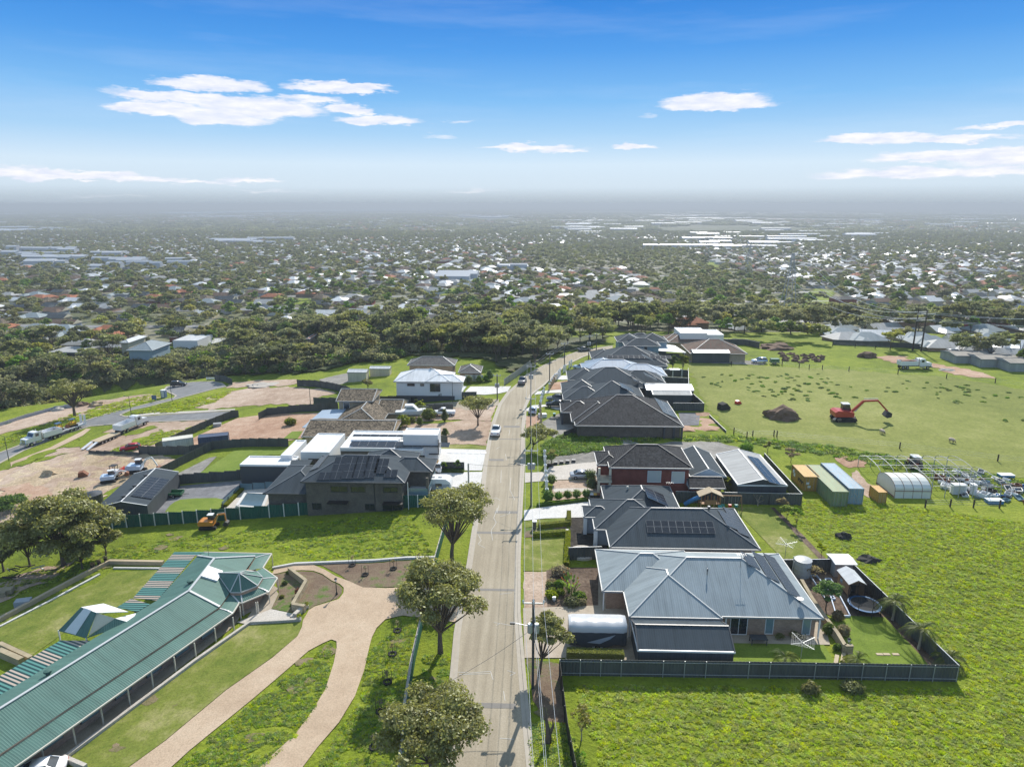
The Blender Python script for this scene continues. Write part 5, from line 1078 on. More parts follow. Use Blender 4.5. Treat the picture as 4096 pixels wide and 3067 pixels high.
while Y<2600:
    rowd=34. if Y<1200 else 44.
    blk=int(Y//260); X=-.82*Y-40
    while X<.82*Y+40:
        bx_=int(math.floor(X/300.)); a=((blk*7+bx_*13)%11-5)*.11
        jx,jy=grng.uniform(-2,2,2); x=X+jx; y=Y+jy+math.sin(X*.02+blk)*6
        if fast_tree_ok(x,y) and (x>60 or y>330 or (x<-130)) and grng.random()<dens_house(x,y)*.92 and clear_of_parks(x,y): houses.append((x,y,a+(math.pi if grng.random()<.5 else 0)))
        X+=19. if Y<1200 else 24.
    Y+=rowd*.5 if int(Y/rowd)%2 else rowd*.8
for k_,yy in enumerate((318.,372.,430.,492.,560.,640.,730.,850.,980.,1150.)):
    mb=MB(); P_=[(x,yy+math.sin(x*.011+k_)*14) for x in range(int(-.8*yy)-20,int(.8*yy)+20,24)]; P_=[p for p in P_ if p[0]>70 or p[1]>335]
    if k_==0: P_=[p for p in P_ if p[0]>60]
    if len(P_)>2: strip(mb,P_,8.,.25,base=.0); tag(mb.build('suburban_street','blue_asphalt',uv=False),kind='structure')
# nearer streets that show between the trees
for q in [(3385,1345),(3400,1362),(3480,1365),(3690,1365),(3600,1345),(3740,1385),(3800,1400),(3900,1385),(4010,1405),(4070,1400),(3990,1370),(3520,1350),(4040,1440)]:
    p=at(q[0],q[1]+6); houses.append((p.x,p.y+4,random.Random(q[0]).uniform(-.3,.3)))
houses.sort(key=lambda q:q[1]); HG={}
for q in houses: HG.setdefault((int(q[0]//20),int(q[1]//20)),[]).append(q)
def near_house(x,y,r=8.5):
    i,j=int(x//20),int(y//20)
    for a in (-1,0,1):
        for b in (-1,0,1):
            for q in HG.get((i+a,j+b),()):
                if (q[0]-x)**2+(q[1]-y)**2<r*r: return True
    return False
trees=[]
KEEP=[(470,1350,880,1452),(185,1378,420,1425),(780,1340,930,1400),(1205,1325,1290,1385),(1480,1345,1600,1385),(380,1395,620,1450),(1300,1375,1440,1415),(1110,1435,1200,1460),(2040,1362,2130,1390),(420,1450,520,1470)]
def hides(x,y,s):
    if y>420: return False
    d=(x,y,hz(x,y)+6*s-CAMH); z=sum(a*b for a,b in zip(d,FW)); px=CX+F*sum(a*b for a,b in zip(d,RT))/z; py=CY-F*sum(a*b for a,b in zip(d,UP))/z; m_=F*3.5*s/z
    return any(a-m_*.2<px<c+m_*.2 and b-m_*.1<py<d_+m_*.25 for a,b,c,d_ in KEEP)
def drop(n,y0,y1,fn=None,scale=(.6,1.25),rad=7.8):
    for _ in range(n):
        y=math.sqrt(grng.uniform(y0*y0,y1*y1)); x=grng.uniform(-.82,.82)*y
        if not fast_tree_ok(x,y): continue
        if not clear_of_parks(x,y) and grng.random()>.06: continue
        if near_house(x,y,rad): continue
        s=grng.uniform(*scale); trees.append((x,y,s))
for _ in range(5000):   # bush in the gully on the left and behind the bend
    x=grng.uniform(-260,0); y=edgeY(x)+3+abs(grng.normal())*26
    if fast_tree_ok(x,y) and clear_of_parks(x,y) and len(trees)<620 and not any((x-a)**2+(y-b)**2<17 for a,b,_ in trees[-600:]): trees.append((x,y,grng.uniform(.5,1.05)))
for q in [(2040,1465),(2075,1460),(2110,1440),(2150,1432),(2190,1415),(2230,1400),(2270,1385),(2140,1462),(2030,1440),(2320,1375),(2090,1425),(2000,1425),(1985,1450),(2180,1395),(2360,1365),(2410,1362),(2060,1400),(2120,1390)]:
    p=at(*q); trees.append((p.x,p.y,.95))
for q in [(3270,1372),(3150,1370),(3060,1366),(3100,1360),(3600,1385),(3560,1400),(3020,1360),(3210,1365),(4000,1420),(4080,1430),(3900,1430),(3960,1440),(3840,1425),(4090,1470),(3180,1366),(2960,1350),(2900,1340)]:
    p=at(*q); trees.append((p.x,p.y,.75))
drop(260,262,300); drop(3700,275,750,scale=(.4,.9)); drop(37000,750,2600,scale=(.45,1.0),rad=9.)
trees=[q for q in trees if not hides(*q)]
trees.sort(key=lambda q:-q[2]/q[1])
def region(x,y):
    px=x/y; s='left' if px<-.45 else 'centre left' if px<-.12 else 'centre' if px<.12 else 'centre right' if px<.42 else 'right'
    d='gully edge' if y<300 else 'near suburb' if y<420 else 'suburb on the lower slope'
    return s,d
def place_words(x,y):
    q=x/y; i=min(8,max(0,int((q+.8)/1.6*9))); s=['far left edge','far left','left','left of the road','above the road','right of the road','right','far right','far right edge'][i]
    d='gully front row' if y<262 else 'gully second row' if y<285 else 'gully back row' if y<310 else 'first suburb street' if y<345 else 'second suburb street' if y<390 else 'mid suburb' if y<450 else 'suburb below'
    return s,d
KIND=['rounded olive-green gum tree','dark olive gum tree','spreading olive-green gum tree','dark dense gum tree','narrow bright green tree','broad grey-green gum tree','dark open gum tree','full grey-green gum tree']
used=set()
for x,y,s in trees[:300]:
    k=int(grng.integers(0,8)); s_,d_=place_words(x,y); lab='%s %s, %s, %s'%('small' if s<.6 else 'medium' if s<.85 else 'tall',KIND[k],d_,s_)
    src=MID[k]; loc=(x,y,hz(x,y)-.2); rz=float(grng.uniform(0,6.28)); grp='gum trees below the ridge'
    if k not in used:
        used.add(k); o=src; o.location=loc; o.rotation_euler=(0,0,rz); o.scale=(s,)*3; o['label']=lab; o['group']=grp
    else: copy_tree(src,None,loc,rz,lab,grp,s)
rest=trees[300:]
MIDX=[leaves(crown_blobs(10,10.5,340+k,8,.3,.5),650,.95,340+k,LEAFS[k],core=.72,name='mid_tree') for k in range(5)]
BUSH=[leaves([(0,0,.9,1.6,1.4,1.1),(1.3,.4,.7,1.1,1.,.9),(-.9,.9,.6,1.,1.1,.8)],220,.5,360+k,LEAFS[k*2+1 if k<3 else 4],core=.7,name='bush') for k in range(4)]; bp=[]
for _ in range(5200):
    x=grng.uniform(-270,14); y=edgeY(x)+2+abs(grng.normal())*48
    if fast_tree_ok(x,y) and y<345 and (clear_of_parks(x,y) or grng.random()<.08) and not near_house(x,y,6.): s=grng.uniform(.5,1.5); bp.append((x,y,hz(x,y)+.4,s,s*grng.uniform(.7,1.2),grng.uniform(0,6.28),grng.integers(0,4)))
scatter('gully_bushes',bp,BUSH)
pts=[(x,y,hz(x,y)-.3,s,s*grng.uniform(.85,1.15),grng.uniform(0,6.28),grng.integers(0,5)) for x,y,s in rest if y<700]; scatter('suburb_trees',pts,MIDX)
pts=[(x,y,hz(x,y)-.3,s,s*grng.uniform(.8,1.1),grng.uniform(0,6.28),grng.integers(0,8)) for x,y,s in rest if y>=700]; scatter('far_trees',pts,LOW)
RK=['pale metal-roofed','light grey metal-roofed','blue-grey metal-roofed','charcoal metal-roofed','terracotta tile-roofed','grey tile-roofed','dull grey metal-roofed','brown tile-roofed','bright white-roofed','red-brown tile-roofed']; uh=set()
for x,y,a in houses[:300]:
    k=int(grng.integers(0,10)); k=[0,1,2,6,5,8][k%6] if x>70 and y<300 else k; s_,d_=place_words(x,y); lab='%s suburban house, %s, %s'%(RK[k],d_.replace('gully','near'),s_); loc=(x,y,hz(x,y)-(1.6 if x>70 and y<300 else 0)); 
    if k not in uh: uh.add(k); o=FH[k]; o.location=loc; o.rotation_euler=(0,0,a); o['label']=lab; o['group']='suburban houses on the plain'
    else: copy_tree(FH[k],None,loc,a,lab,'suburban houses on the plain')
def house_mesh(i):
    r_=random.Random(800+i); mb=MB(); w,d=r_.uniform(12,16),r_.uniform(8,11); hip(mb,None,None,(-w/2,-d/2,w/2,d/2),3,24,'hip','X'); mb.bb((-w/2+.5,-d/2+.5,-3),(w/2-.5,d/2-.5,2.95),2); x=-w*.3; hip(mb,None,None,(x,-d/2-4,x+w*.45,1),3.01,24,'hip','Y'); return mb.build('far_house',[ROOFS[i],'cream_render',WALLS[i]],None)
pts=[(x,y,hz(x,y),1.,1.,a,grng.integers(0,10)) for x,y,a in houses[300:]]; scatter('far_suburb_houses',pts,[house_mesh(i) for i in range(10)])
# the plain beyond: masses of trees, rows of roofs, big sheds
pts=[]
for _ in range(15000):
    y=math.sqrt(grng.uniform(2400**2,9000**2)); x=grng.uniform(-.82,.82)*y
    if mnoise.noise(Vector((x*.0009,y*.0005,9.)))>-.28: pts.append((x,y,hz(x,y)-1,grng.uniform(.7,1.3),grng.uniform(.7,1.2),grng.uniform(0,6.28),grng.integers(0,5)))
for _ in range(7000):
    y=math.sqrt(grng.uniform(9000**2,22000**2)); x=grng.uniform(-.82,.82)*y
    if mnoise.noise(Vector((x*.0004,y*.0002,4.)))>-.15: pts.append((x,y,hz(x,y)-1,grng.uniform(1.6,3.2),grng.uniform(.8,1.3),grng.uniform(0,6.28),grng.integers(0,5)))
scatter('far_tree_masses',pts,CLUMP)
def row_mesh(i):
    r_=random.Random(900+i); mb=MB()
    for k in range(5): 
        c=(r_.uniform(-45,45),r_.uniform(-30,30)); w=r_.uniform(7,11); hip(mb,None,None,(c[0]-w,c[1]-6,c[0]+w,c[1]+6),3,24,'hip','X'); mb.bb((c[0]-w+.5,c[1]-5.5,-2),(c[0]+w-.5,c[1]+5.5,2.95),2)
    return mb.build('far_row',[ROOFS[[0,1,5,8,4,3][i]],'cream_render','cream_render'],None,uv=False)
pts=[]
for _ in range(7000):
    y=math.sqrt(grng.uniform(2500**2,9500**2)); x=grng.uniform(-.82,.82)*y
    if mnoise.noise(Vector((x*.0008+5,y*.0005,2.)))>-.1: pts.append((x,y,hz(x,y),1.1,1.3,grng.uniform(-.3,.3),grng.integers(0,6)))
scatter('far_suburb_rows',pts,[row_mesh(i) for i in range(6)])
m_plain('factory_roof',(.50,.51,.53),.35,var=.05); m_plain('factory_wall',(.5,.52,.55),.6)
def big_mesh(i):
    r_=random.Random(950+i); mb=MB(); w,d=r_.uniform(30,80),r_.uniform(20,45)
    hip(mb,None,None,(-w,-d/2,w,d/2),8,7,'gable','X'); mb.bb((-w+.3,-d/2+.3,-2),(w-.3,d/2-.3,7.9),1); return mb.build('far_factory',['factory_roof','factory_wall'],None,uv=False)
pts=[]
for a,b,n,s in [((0,1070),(600,1000),20,.45),((300,1085),(740,1050),10,.3),((2160,905),(2600,885),9,1.3),((2700,1000),(3240,920),22,.9),((2650,900),(3100,860),26,1.5),((2250,940),(2560,905),10,1.3),((3200,905),(4096,860),20,1.4),((0,935),(280,915),12,1.4),((2600,868),(4096,838),60,3.),((900,990),(1100,960),8,.8),((3250,960),(3500,930),8,.9),((1900,875),(2050,865),6,2.),((0,870),(2000,840),40,2.2),((1740,1120),(1870,1140),3,.4),((2000,1090),(2100,1080),4,.35)]:
    for _ in range(n):
        p=at(grng.uniform(a[0],b[0]),grng.uniform(min(a[1],b[1]),max(a[1],b[1]))); pts.append((p.x,p.y,hz(p.x,p.y),s*grng.uniform(.7,1.2),grng.uniform(.8,1.2),grng.uniform(-.2,.2),grng.integers(0,4)))
scatter('far_factories',pts,[big_mesh(i) for i in range(4)])
wp_=[tuple(at(*p)[:2]) for p in [(700,858),(1700,842),(2150,833),(2150,828),(1500,834),(600,852)]]
mb=MB(); mb.face([(x,y,hz(x,y)+8) for x,y in wp_]); tag(mb.build('tidal_water','water',uv=False),kind='structure')
# ---- grass and weeds close by
def tuft(i,h=.4,n=14,m='grass_blade',spread=.35):
    g=random.Random(i); mb=MB()
    for _ in range(n):
        a=g.uniform(0,6.28); r_=g.uniform(0,spread); p=Vector((math.cos(a)*r_,math.sin(a)*r_,g.uniform(.02,h*.6))); q=Vector((g.gauss(0,.45),g.gauss(0,.45)-.12,1)).normalized(); u=q.cross(Vector((g.uniform(-1,1),g.uniform(-1,1),.1))).normalized()*g.uniform(.1,.2); v=q.cross(u.normalized())*g.uniform(.04,.09)
        mb.face([p-u,p-v,p+u,p+v])
    for _ in range(5):
        a=g.uniform(0,6.28); r_=g.uniform(0,spread); p=Vector((math.cos(a)*r_,math.sin(a)*r_,-.03)); b=g.uniform(0,6.28); w=Vector((math.cos(b),math.sin(b),0))*.05; mb.face([p-w,p+w,p+Vector((g.gauss(0,.1),g.gauss(0,.1),h))])
    return mb.build('tuft',m,None,uv=False)
pts=[]
def grass_area(poly,n,s0,s1,k0,k1,clump=.0):
    P=[tuple(at(*p)[:2]) for p in poly]; xs=[p[0] for p in P]; ys=[p[1] for p in P]; c=0
    while c<n:
        x,y=grng.uniform(min(xs),max(xs)),grng.uniform(min(ys),max(ys)); c+=1
        if not inpoly(x,y,P): continue
        v=mnoise.noise(Vector((x*.35,y*.9,0.)))+.6*mnoise.noise(Vector((x*1.1,y*1.9,5.)))
        if v<clump: continue
        s=grng.uniform(s0,s1)*(1+.6*v); pts.append((x,y,hz(x,y)+.02,s,s*.6,grng.uniform(0,6.28),grng.integers(k0,k1)))
grass_area([(2290,2740),(3860,2760),(3870,2700),(3300,2200),(3100,2010),(3400,1990),(4100,2090),(4200,3100),(2420,3100)],48000,.35,.85,0,4,-.9)
grass_area([(2130,2900),(2262,2900),(2350,3100),(2130,3100)],1500,.5,1.1,0,6,-.3)
grass_area([(2120,1240+600),(3000,1990),(3350,2010)],10,.5,1.,0,4)
grass_area([(1480,2600),(1660,2460),(1640,2900),(1560,3080),(1260,3080),(1440,2800)],9000,.25,.6,0,5,-.2)
grass_area([(700,3080),(1010,2810),(1330,2570),(1300,2760),(1180,2950),(1050,3080)],9000,.25,.65,0,6,-.2)
grass_area([(1700,2620),(1800,2620),(1760,3080),(1640,3080)],2500,.3,.7,0,6,-.2)
grass_area([(540,2170),(1640,2050),(1740,2225),(1240,2245),(1090,2190),(700,2195),(500,2250),(0,2400),(0,2330)],16000,.3,.7,0,5,-.1)
grass_area([(2180,1840),(2240,1745),(2600,1735),(2960,1745),(3300,1780),(4100,1920),(4100,1990),(3350,1830),(2980,1770),(2700,1760),(2480,1775),(2300,1815)],12000,.8,1.7,3,6,-.1)
grass_area([(2170,1780),(2260,1740),(2480,1750),(2400,1800),(2260,1820),(2180,1840)],3500,.9,1.8,4,6,-.2)
grass_area([(450,1800),(640,1735),(860,1690),(880,1700),(640,1770),(500,1815)],2500,.8,1.5,0,4,-.2)
grass_area([(0,1790),(260,1700),(500,1640),(650,1590),(640,1570),(480,1605),(250,1670),(0,1760)],5000,.8,1.5,0,4,-.2)
grass_area([(520,1655),(640,1620),(940,1560),(860,1610),(700,1650)],3500,.8,1.5,0,4,-.2)
scatter('long_grass',pts,[tuft(1),tuft(2,.5,16),tuft(3,.35,18),tuft(4,.45,14),tuft(5,.45,22,'weed_leaf',.45),tuft(6,.35,22,'weed_leaf',.4)])
wd=thing('weed_clump','dark green weed clump on the grazed paddock','weed',group='dark weed clumps on the grazed paddock'); leaves([(0,0,.2,.6,.5,.3),(.5,.1,.12,.4,.4,.2)],90,.32,66,'weed_leaf',name='foliage',parent=wd)
PW=[tuple(at(*p)[:2]) for p in [(2800,1500),(3300,1490),(3800,1530),(4096,1580),(4096,1700),(3700,1640),(3300,1610),(2950,1600),(2870,1580)]]; n=0
while n<120:
    x,y=grng.uniform(45,160),grng.uniform(120,215)
    if inpoly(x,y,PW) and mnoise.noise(Vector((x*.05,y*.06,2.)))>-.12:
        s=grng.uniform(.5,1.0); o=wd if n==0 else copy_tree(wd); o.location=(x,y,hz(x,y)+.03); o.rotation_euler=(0,0,grng.uniform(0,6.)); o.scale=(s*1.3,s,s*.7); n+=1
# ---------------------------------------------------------------- fences and walls
m_plain('galv',(.42,.43,.43),.5,.4); m_plain('white_post',(.70,.70,.64),.6); m_plain('dark_timber',(.06,.045,.035),.85); m_plain('concrete_post',(.40,.38,.35),.85); m_plain('black_mesh',(.012,.015,.014),.7)
def bay_panel(a,b,z0,z1,m,ribs=True):
    mb=MB(); a=Vector(a);b=Vector(b); d=(b-a); L=d.length; d=d.normalized(); n=Vector((-d.y,d.x)); k=12 if ribs else 1; P=[]
    for i in range(k+1):
        o_=(.03 if i%2 else -.02) if ribs else 0; p=a+d*L*i/k+n*o_; P.append(p)
    vs=[(p.x,p.y,z0) for p in P]+[(p.x,p.y,z1) for p in P]; w=k+1
    Q=[p+n*.03 for p in P]; vs+=[(p.x,p.y,z0) for p in Q]+[(p.x,p.y,z1) for p in Q]
    fs=[(i,i+1,w+i+1,w+i) for i in range(k)]+[(2*w+i+1,2*w+i,3*w+i,3*w+i+1) for i in range(k)]+[(w+i,w+i+1,3*w+i+1,3*w+i) for i in range(k)]+[(0,w,3*w,2*w),(k,2*w+k,3*w+k,w+k)]
    return mb.mesh(vs,fs)
def fence(label,pts,h=1.8,m='fence_sheet',post='charcoal_trim',rail=None,step=2.4,rside=-1,cap=None,name='metal_fence',pw=.07,world=False,ribs=True,top=False,phigh=.0):
    P=[Vector(p) for p in pts] if world else ([on(p[0],p[1],hz(*at(*p)[:2])+h).xy for p in pts] if top else [at(*p).xy for p in pts]); P=[Vector(p[:2]) for p in P]
    t=thing(name,label,'fence',(P[0].x,P[0].y,hz(P[0].x,P[0].y))); first=True
    for A,B_ in zip(P,P[1:]):
        L=(B_-A).length; n=max(1,round(L/step)); d=(B_-A)/n
        for i in range(n):
            a=A+d*i; b=a+d; za,zb=hz(a.x,a.y),hz(b.x,b.y); z1=max(za,zb)+h; z0=min(za,zb)-.05
            bay_panel(a,b,z0,z1,m,ribs).build('panel',m,t)
            nn=Vector((-d.y,d.x)).normalized()*rside*.06
            if rail:
                rb=MB(); 
                for z in (z1-.22,z0+.4): rb.bar((a.x+nn.x,a.y+nn.y,z),(b.x+nn.x,b.y+nn.y,z),.06,.05)
                rb.build('rail',rail,t,uv=False)
            if cap: MB().bar((a.x,a.y,z1+.02),(b.x,b.y,z1+.02),.09,.05).build('cap_rail',cap,t,uv=False)
            q=a if first or i>0 else None
            if q is not None: MB().bb((q.x+nn.x-pw/2,q.y+nn.y-pw/2,hz(q.x,q.y)-.2),(q.x+nn.x+pw/2,q.y+nn.y+pw/2,z1+phigh)).build('post',post,t,uv=False)
            first=False
    q=P[-1]; MB().bb((q.x-pw/2,q.y-pw/2,hz(q.x,q.y)-.2),(q.x+pw/2,q.y+pw/2,hz(q.x,q.y)+h+phigh)).build('post',post,t,uv=False)
    return t
fr=on(3393,2235,1.9); fl=on(3132,2238,1.9)
fence('dark metal fence with silver rails facing the bright meadow, nearest the camera',[(2.9,60.6),(11.3,60.7),(20.,60.8),(26.5,60.9),(43.2,61.)],1.95,rail='galv',post='galv',world=True,cap=None)
fence('dark metal fence down the right side of the nearest back yard',[(43.2,61.),(fr.x,fr.y)],1.9,world=True,cap='pale_cap')
fence('dark metal fence behind the water tank and small sheds',[(fl.x,fl.y),(fr.x-.1,fr.y)],1.9,world=True,cap='pale_cap')
fence('black mesh fence running toward the camera beside the leaning tree',[(2.9,60.4),(3.3,52),(4.2,43.)],1.8,'black_mesh','black_plastic',world=True,ribs=False,name='mesh_fence')
fence('short dark sloping fence between mulch garden and round white table',[(2273,2240),(2405,2236)],1.9,cap='pale_cap')
fence('dark fence behind the playset and the small swing set',[(2700,2010),(3203,2021)],2.0,cap='pale_cap')
fence('dark fence running back beside the steel shed toward the containers',[tuple(at(3203,2021)[:2]),tuple(on(3058,1812,2.)[:2])],2.0,world=True,cap='pale_cap')
fence('low dark wall edging the concrete yard behind the grey garage',[(2842,1850),(2934,1853)],.8,cap=None)
fence('dark fence beside the back yard gravel of the large tiled house',[(2690,1642),(2814,1644)],1.9,cap='pale_cap')
fence('dark fence running back along the paddock behind the two sheds',[tuple(at(2814,1644)[:2]),tuple(on(2756,1560,1.9)[:2]),tuple(on(2753,1472,1.9)[:2])],1.9,world=True,cap='pale_cap')
fence('dark back fence behind the white climbing frame',[(2560,1500),(2752,1508)],2.,cap='charcoal_trim'); fence('dark fence in front of the white climbing frame',[(2640,1532),(2756,1538)],1.8,cap='pale_cap')
fence('dark fence beside the bamboo tree and blue two-storey house',[(2597,1437),(2740,1442)],2.2,cap=None); fence('dark fence between the two red tile-roofed houses',[(2735,1384),(2850,1384)],2.,cap='pale_cap'); fence('long dark fence right of the red tile roofs',[(2850,1378),(2977,1380),(3037,1392)],2.,cap='pale_cap')
fence('low retaining edge beside the red dirt pile yard',[(2838,1668),(2904,1731)],.5,'fence_sheet','pale_cap',cap='pale_cap'); fence('dark panel fence at the front corner of the weedy vacant lot',[(2254,1748),(2296,1733)],1.2)
# green fence with white posts across the left lawn
fence('green metal fence with white posts across the left lawn',[(-71.,99.8),(-45,100.1),(-13.6,100.5)],2.0,'green_fence_sheet','white_post',world=True,pw=.14,rside=-1,cap=None,phigh=.08)
RF=[on(*q,0.)[:2] for q in ((1815,2020),(1787,2103),(1741,2270),(1733,2320))]; fence('narrow green fence on a concrete strip beside the road, far length',RF,1.5,'green_fence_sheet','white_post',world=True,pw=.08,ribs=False)
RF2=[on(*q,0.)[:2] for q in ((1698,2470),(1660,2644),(1633,2816),(1617,3024),(1611,3100))]; fence('narrow green fence on a concrete strip beside the road, near length',RF2,1.5,'green_fence_sheet','white_post',world=True,pw=.08,ribs=False)
mb=MB(); strip(mb,[tuple(p[:2]) for p in RF],.3,.25,off=-.35); strip(mb,[tuple(p[:2]) for p in RF2],.3,.25,off=-.35); tag(mb.build('concrete_strip','concrete',uv=False),kind='structure')
mb=MB(); strip(mb,wpts([(1090,2275),(1180,2258),(1500,2245),(1745,2232)]),.35,.3); tag(mb.build('lawn_edging','pale_concrete',uv=False),kind='structure')
mb=MB(); strip(mb,wpts([(253,3040),(500,2858),(780,2648),(1000,2494),(1100,2489),(1205,2482)]),.35,.35); strip(mb,wpts([(253,3040),(345,3080)]),.35,.6); tag(mb.build('lawn_edging','concrete',uv=False),kind='structure')
mb=MB(); strip(mb,wpts([(0,2486),(200,2378),(370,2288),(440,2254),(655,2258)]),.5,.6); tag(mb.build('garden_retaining_wall','pale_timber',uv=False),kind='structure')
mb=MB(); strip(mb,wpts([(0,2508),(210,2400),(400,2298)]),.3,.2); strip(mb,wpts([(455,2273),(640,2275)]),.3,.2); tag(mb.build('lawn_edging','pale_concrete',uv=False),kind='structure')
mb=MB(); strip(mb,wpts([(0,2582),(125,2640)]),.5,.5); strip(mb,wpts([(0,2620),(90,2660)]),.6,.9); tag(mb.build('garden_retaining_wall','limestone',uv=False),kind='structure')
def block_wall(label,pts,h,w=.35,m='limestone',cap_='limestone'):
    """blocks laid end to end with a coping, each block its own part"""
    P=[at(*p) for p in pts]; t=thing('block_wall',label,'wall',tuple(P[0]))
    for a,b in zip(P,P[1:]):
        d=b-a; n=max(1,round(d.length/1.1))
        for i in range(n):
            p=a+d*i/n; q=a+d*(i+1)/n-d.normalized()*.02; mb=MB(); mb.bar((p.x,p.y,p.z+h/2-.15),(q.x,q.y,q.z+h/2-.15),w,h+.2); mb.build('block',m,t)
            MB().bar((p.x,p.y,p.z+h),(q.x,q.y,q.z+h),w+.08,.1).build('coping_stone',cap_,t,uv=False)
block_wall('angled limestone block wall in the homestead garden bed',[(1158,2293),(1226,2345),(1172,2440),(1222,2448)],.9)
block_wall('limestone block wall beside the nearest house, ending at steps',[(3203,2345),(3245,2420),(3300,2500),(3345,2560),(3376,2612),(3408,2612)],1.0)
fence('long stepped black fence behind the gravel yard of the black shed',[(689,1940),(780,1932),(900,1925),(1000,1915),(1100,1908)],1.9,rside=1); fence('black fence from the black shed up to the containers',[(640,1905),(746,1850),(850,1798),(930,1790),(1000,1786),(1154,1786)],1.8)
fence('stepped black fence in front of the cream container',[(558,1818),(669,1820),(760,1818),(850,1800)],1.9); fence('black fence running back from the red car to the side street',[(624,1805),(800,1722),(925,1672),(955,1668)],1.8)
fence('black stepped fence along the back of the red dirt yard',[(1035,1680),(1068,1662),(1200,1648),(1353,1642)],1.8); fence('low black retaining wall beside the red car',[(357,1815),(450,1817),(558,1822)],.7)
fence('dark fence closing the upper dirt lot by the cream sheds',[(1190,1545),(1258,1547),(1330,1558),(1400,1576)],1.9,rail='charcoal_trim'); fence('short dark fence beside the tile-roofed older house',[(1256,1620),(1350,1620)],1.9); fence('black stepped fence in front of the white two-storey house',[(1520,1614),(1620,1610),(1760,1604),(1906,1594)],1.8)
fence('dark fence behind the boat and white pickup',[(1700,1645),(1812,1643)],1.6); fence('dark fence with conifers between the two concrete driveways',[(1694,1884),(1857,1883)],1.7); fence('short dark fence piece against the tall white tower',[(1757,1772),(1790,1772)],1.6); fence('dark fence behind the row of small bare trees',[(1000,1912),(1158,1908)],1.8,cap=None)
fence('black curved screen wall at the end of the cul-de-sac',[(861,1524),(899,1527),(930,1540)],1.9,ribs=False); fence('long grey retaining wall at the gully edge on the far left',[(-40,1720),(0,1705),(100,1672),(217,1640),(300,1628)],.9,'grey_render','pale_cap',ribs=False,cap='pale_cap')
fence('cream panel fence left of the road beyond the grey pickup',[(2016,1543),(2060,1512),(2122,1466)],1.9,'cream_fence_sheet','cream_trim',ribs=False)
fence('dark fence on the left of the pool beside strappy plants',[(890,2034),(960,1964)],1.2,'pale_glass','charcoal_trim',ribs=False,name='pool_fence'); fence('glass fence behind the swimming pool',[(962,1962),(1112,1952)],1.2,'pale_glass','charcoal_trim',ribs=False,name='pool_fence')
fence('dark boundary fence far beyond the paddock, before the pale roofs',[(3330,1378),(3480,1384),(3640,1392),(3700,1398)],1.7,cap=None)
fence('curved dark retaining fence below the bright green slope',[(1225,1392),(1290,1405),(1350,1425),(1400,1432),(1470,1430)],2.2,ribs=False)
# pillars along the front boundaries
def pillar(label,p,h,w,m,g): 
    P=at(*p); t=thing('gate_pillar',label,'pillar',tuple(P),group=g); mb=MB(); mb.bb((-w/2,-w/2,-.1),(w/2,w/2,h)); mb.build('shaft',m,t,local=True); c=MB(); c.bb((-w*.65,-w*.65,h),(w*.65,w*.65,h+.12)); c.mesh([(-w*.6,-w*.6,h+.12),(w*.6,-w*.6,h+.12),(w*.6,w*.6,h+.12),(-w*.6,w*.6,h+.12),(0,0,h+.42)],[(0,1,4),(1,2,4),(2,3,4),(3,0,4)]); c.build('cap','white_trim' if m!='limestone' else 'limestone',t,local=True,uv=False)
ordn=['nearest','second nearest','third','fourth','fifth','sixth','furthest']
for g,m,pl,h in (('white pillars beside the silver sedan driveway','white_render',[(2187,2000),(2186,1968),(2185,1945),(2183,1925),(2181,1900),(2180,1865),(2178,1842)],1.9),('limestone pillars before the house under construction','limestone',[(2164,1703),(2164,1685),(2162,1668),(2161,1655),(2160,1643)],1.7),
   ('blue-white pillars before the second charcoal house','white_render',[(2162,1632),(2164,1616),(2167,1602),(2171,1590),(2176,1577)],1.7),('tan pillars by the red dirt front garden','cream_brick',[(2197,1562),(2203,1551),(2208,1542),(2214,1533),(2219,1525)],1.8),('white pillars furthest up the road','white_render',[(2227,1522),(2234,1510),(2240,1503),(2255,1490),(2262,1486),(2277,1472),(2285,1466)],1.8)):
    for i,p in enumerate(pl): pillar('%s of the %s'%(ordn[i] if i<len(pl)-1 else 'furthest',g),p,h,.42,m,g)
pillar('single pale pillar with round cap beside the gravel frontage',(2168,1735),1.4,.5,'limestone',None) if False else None
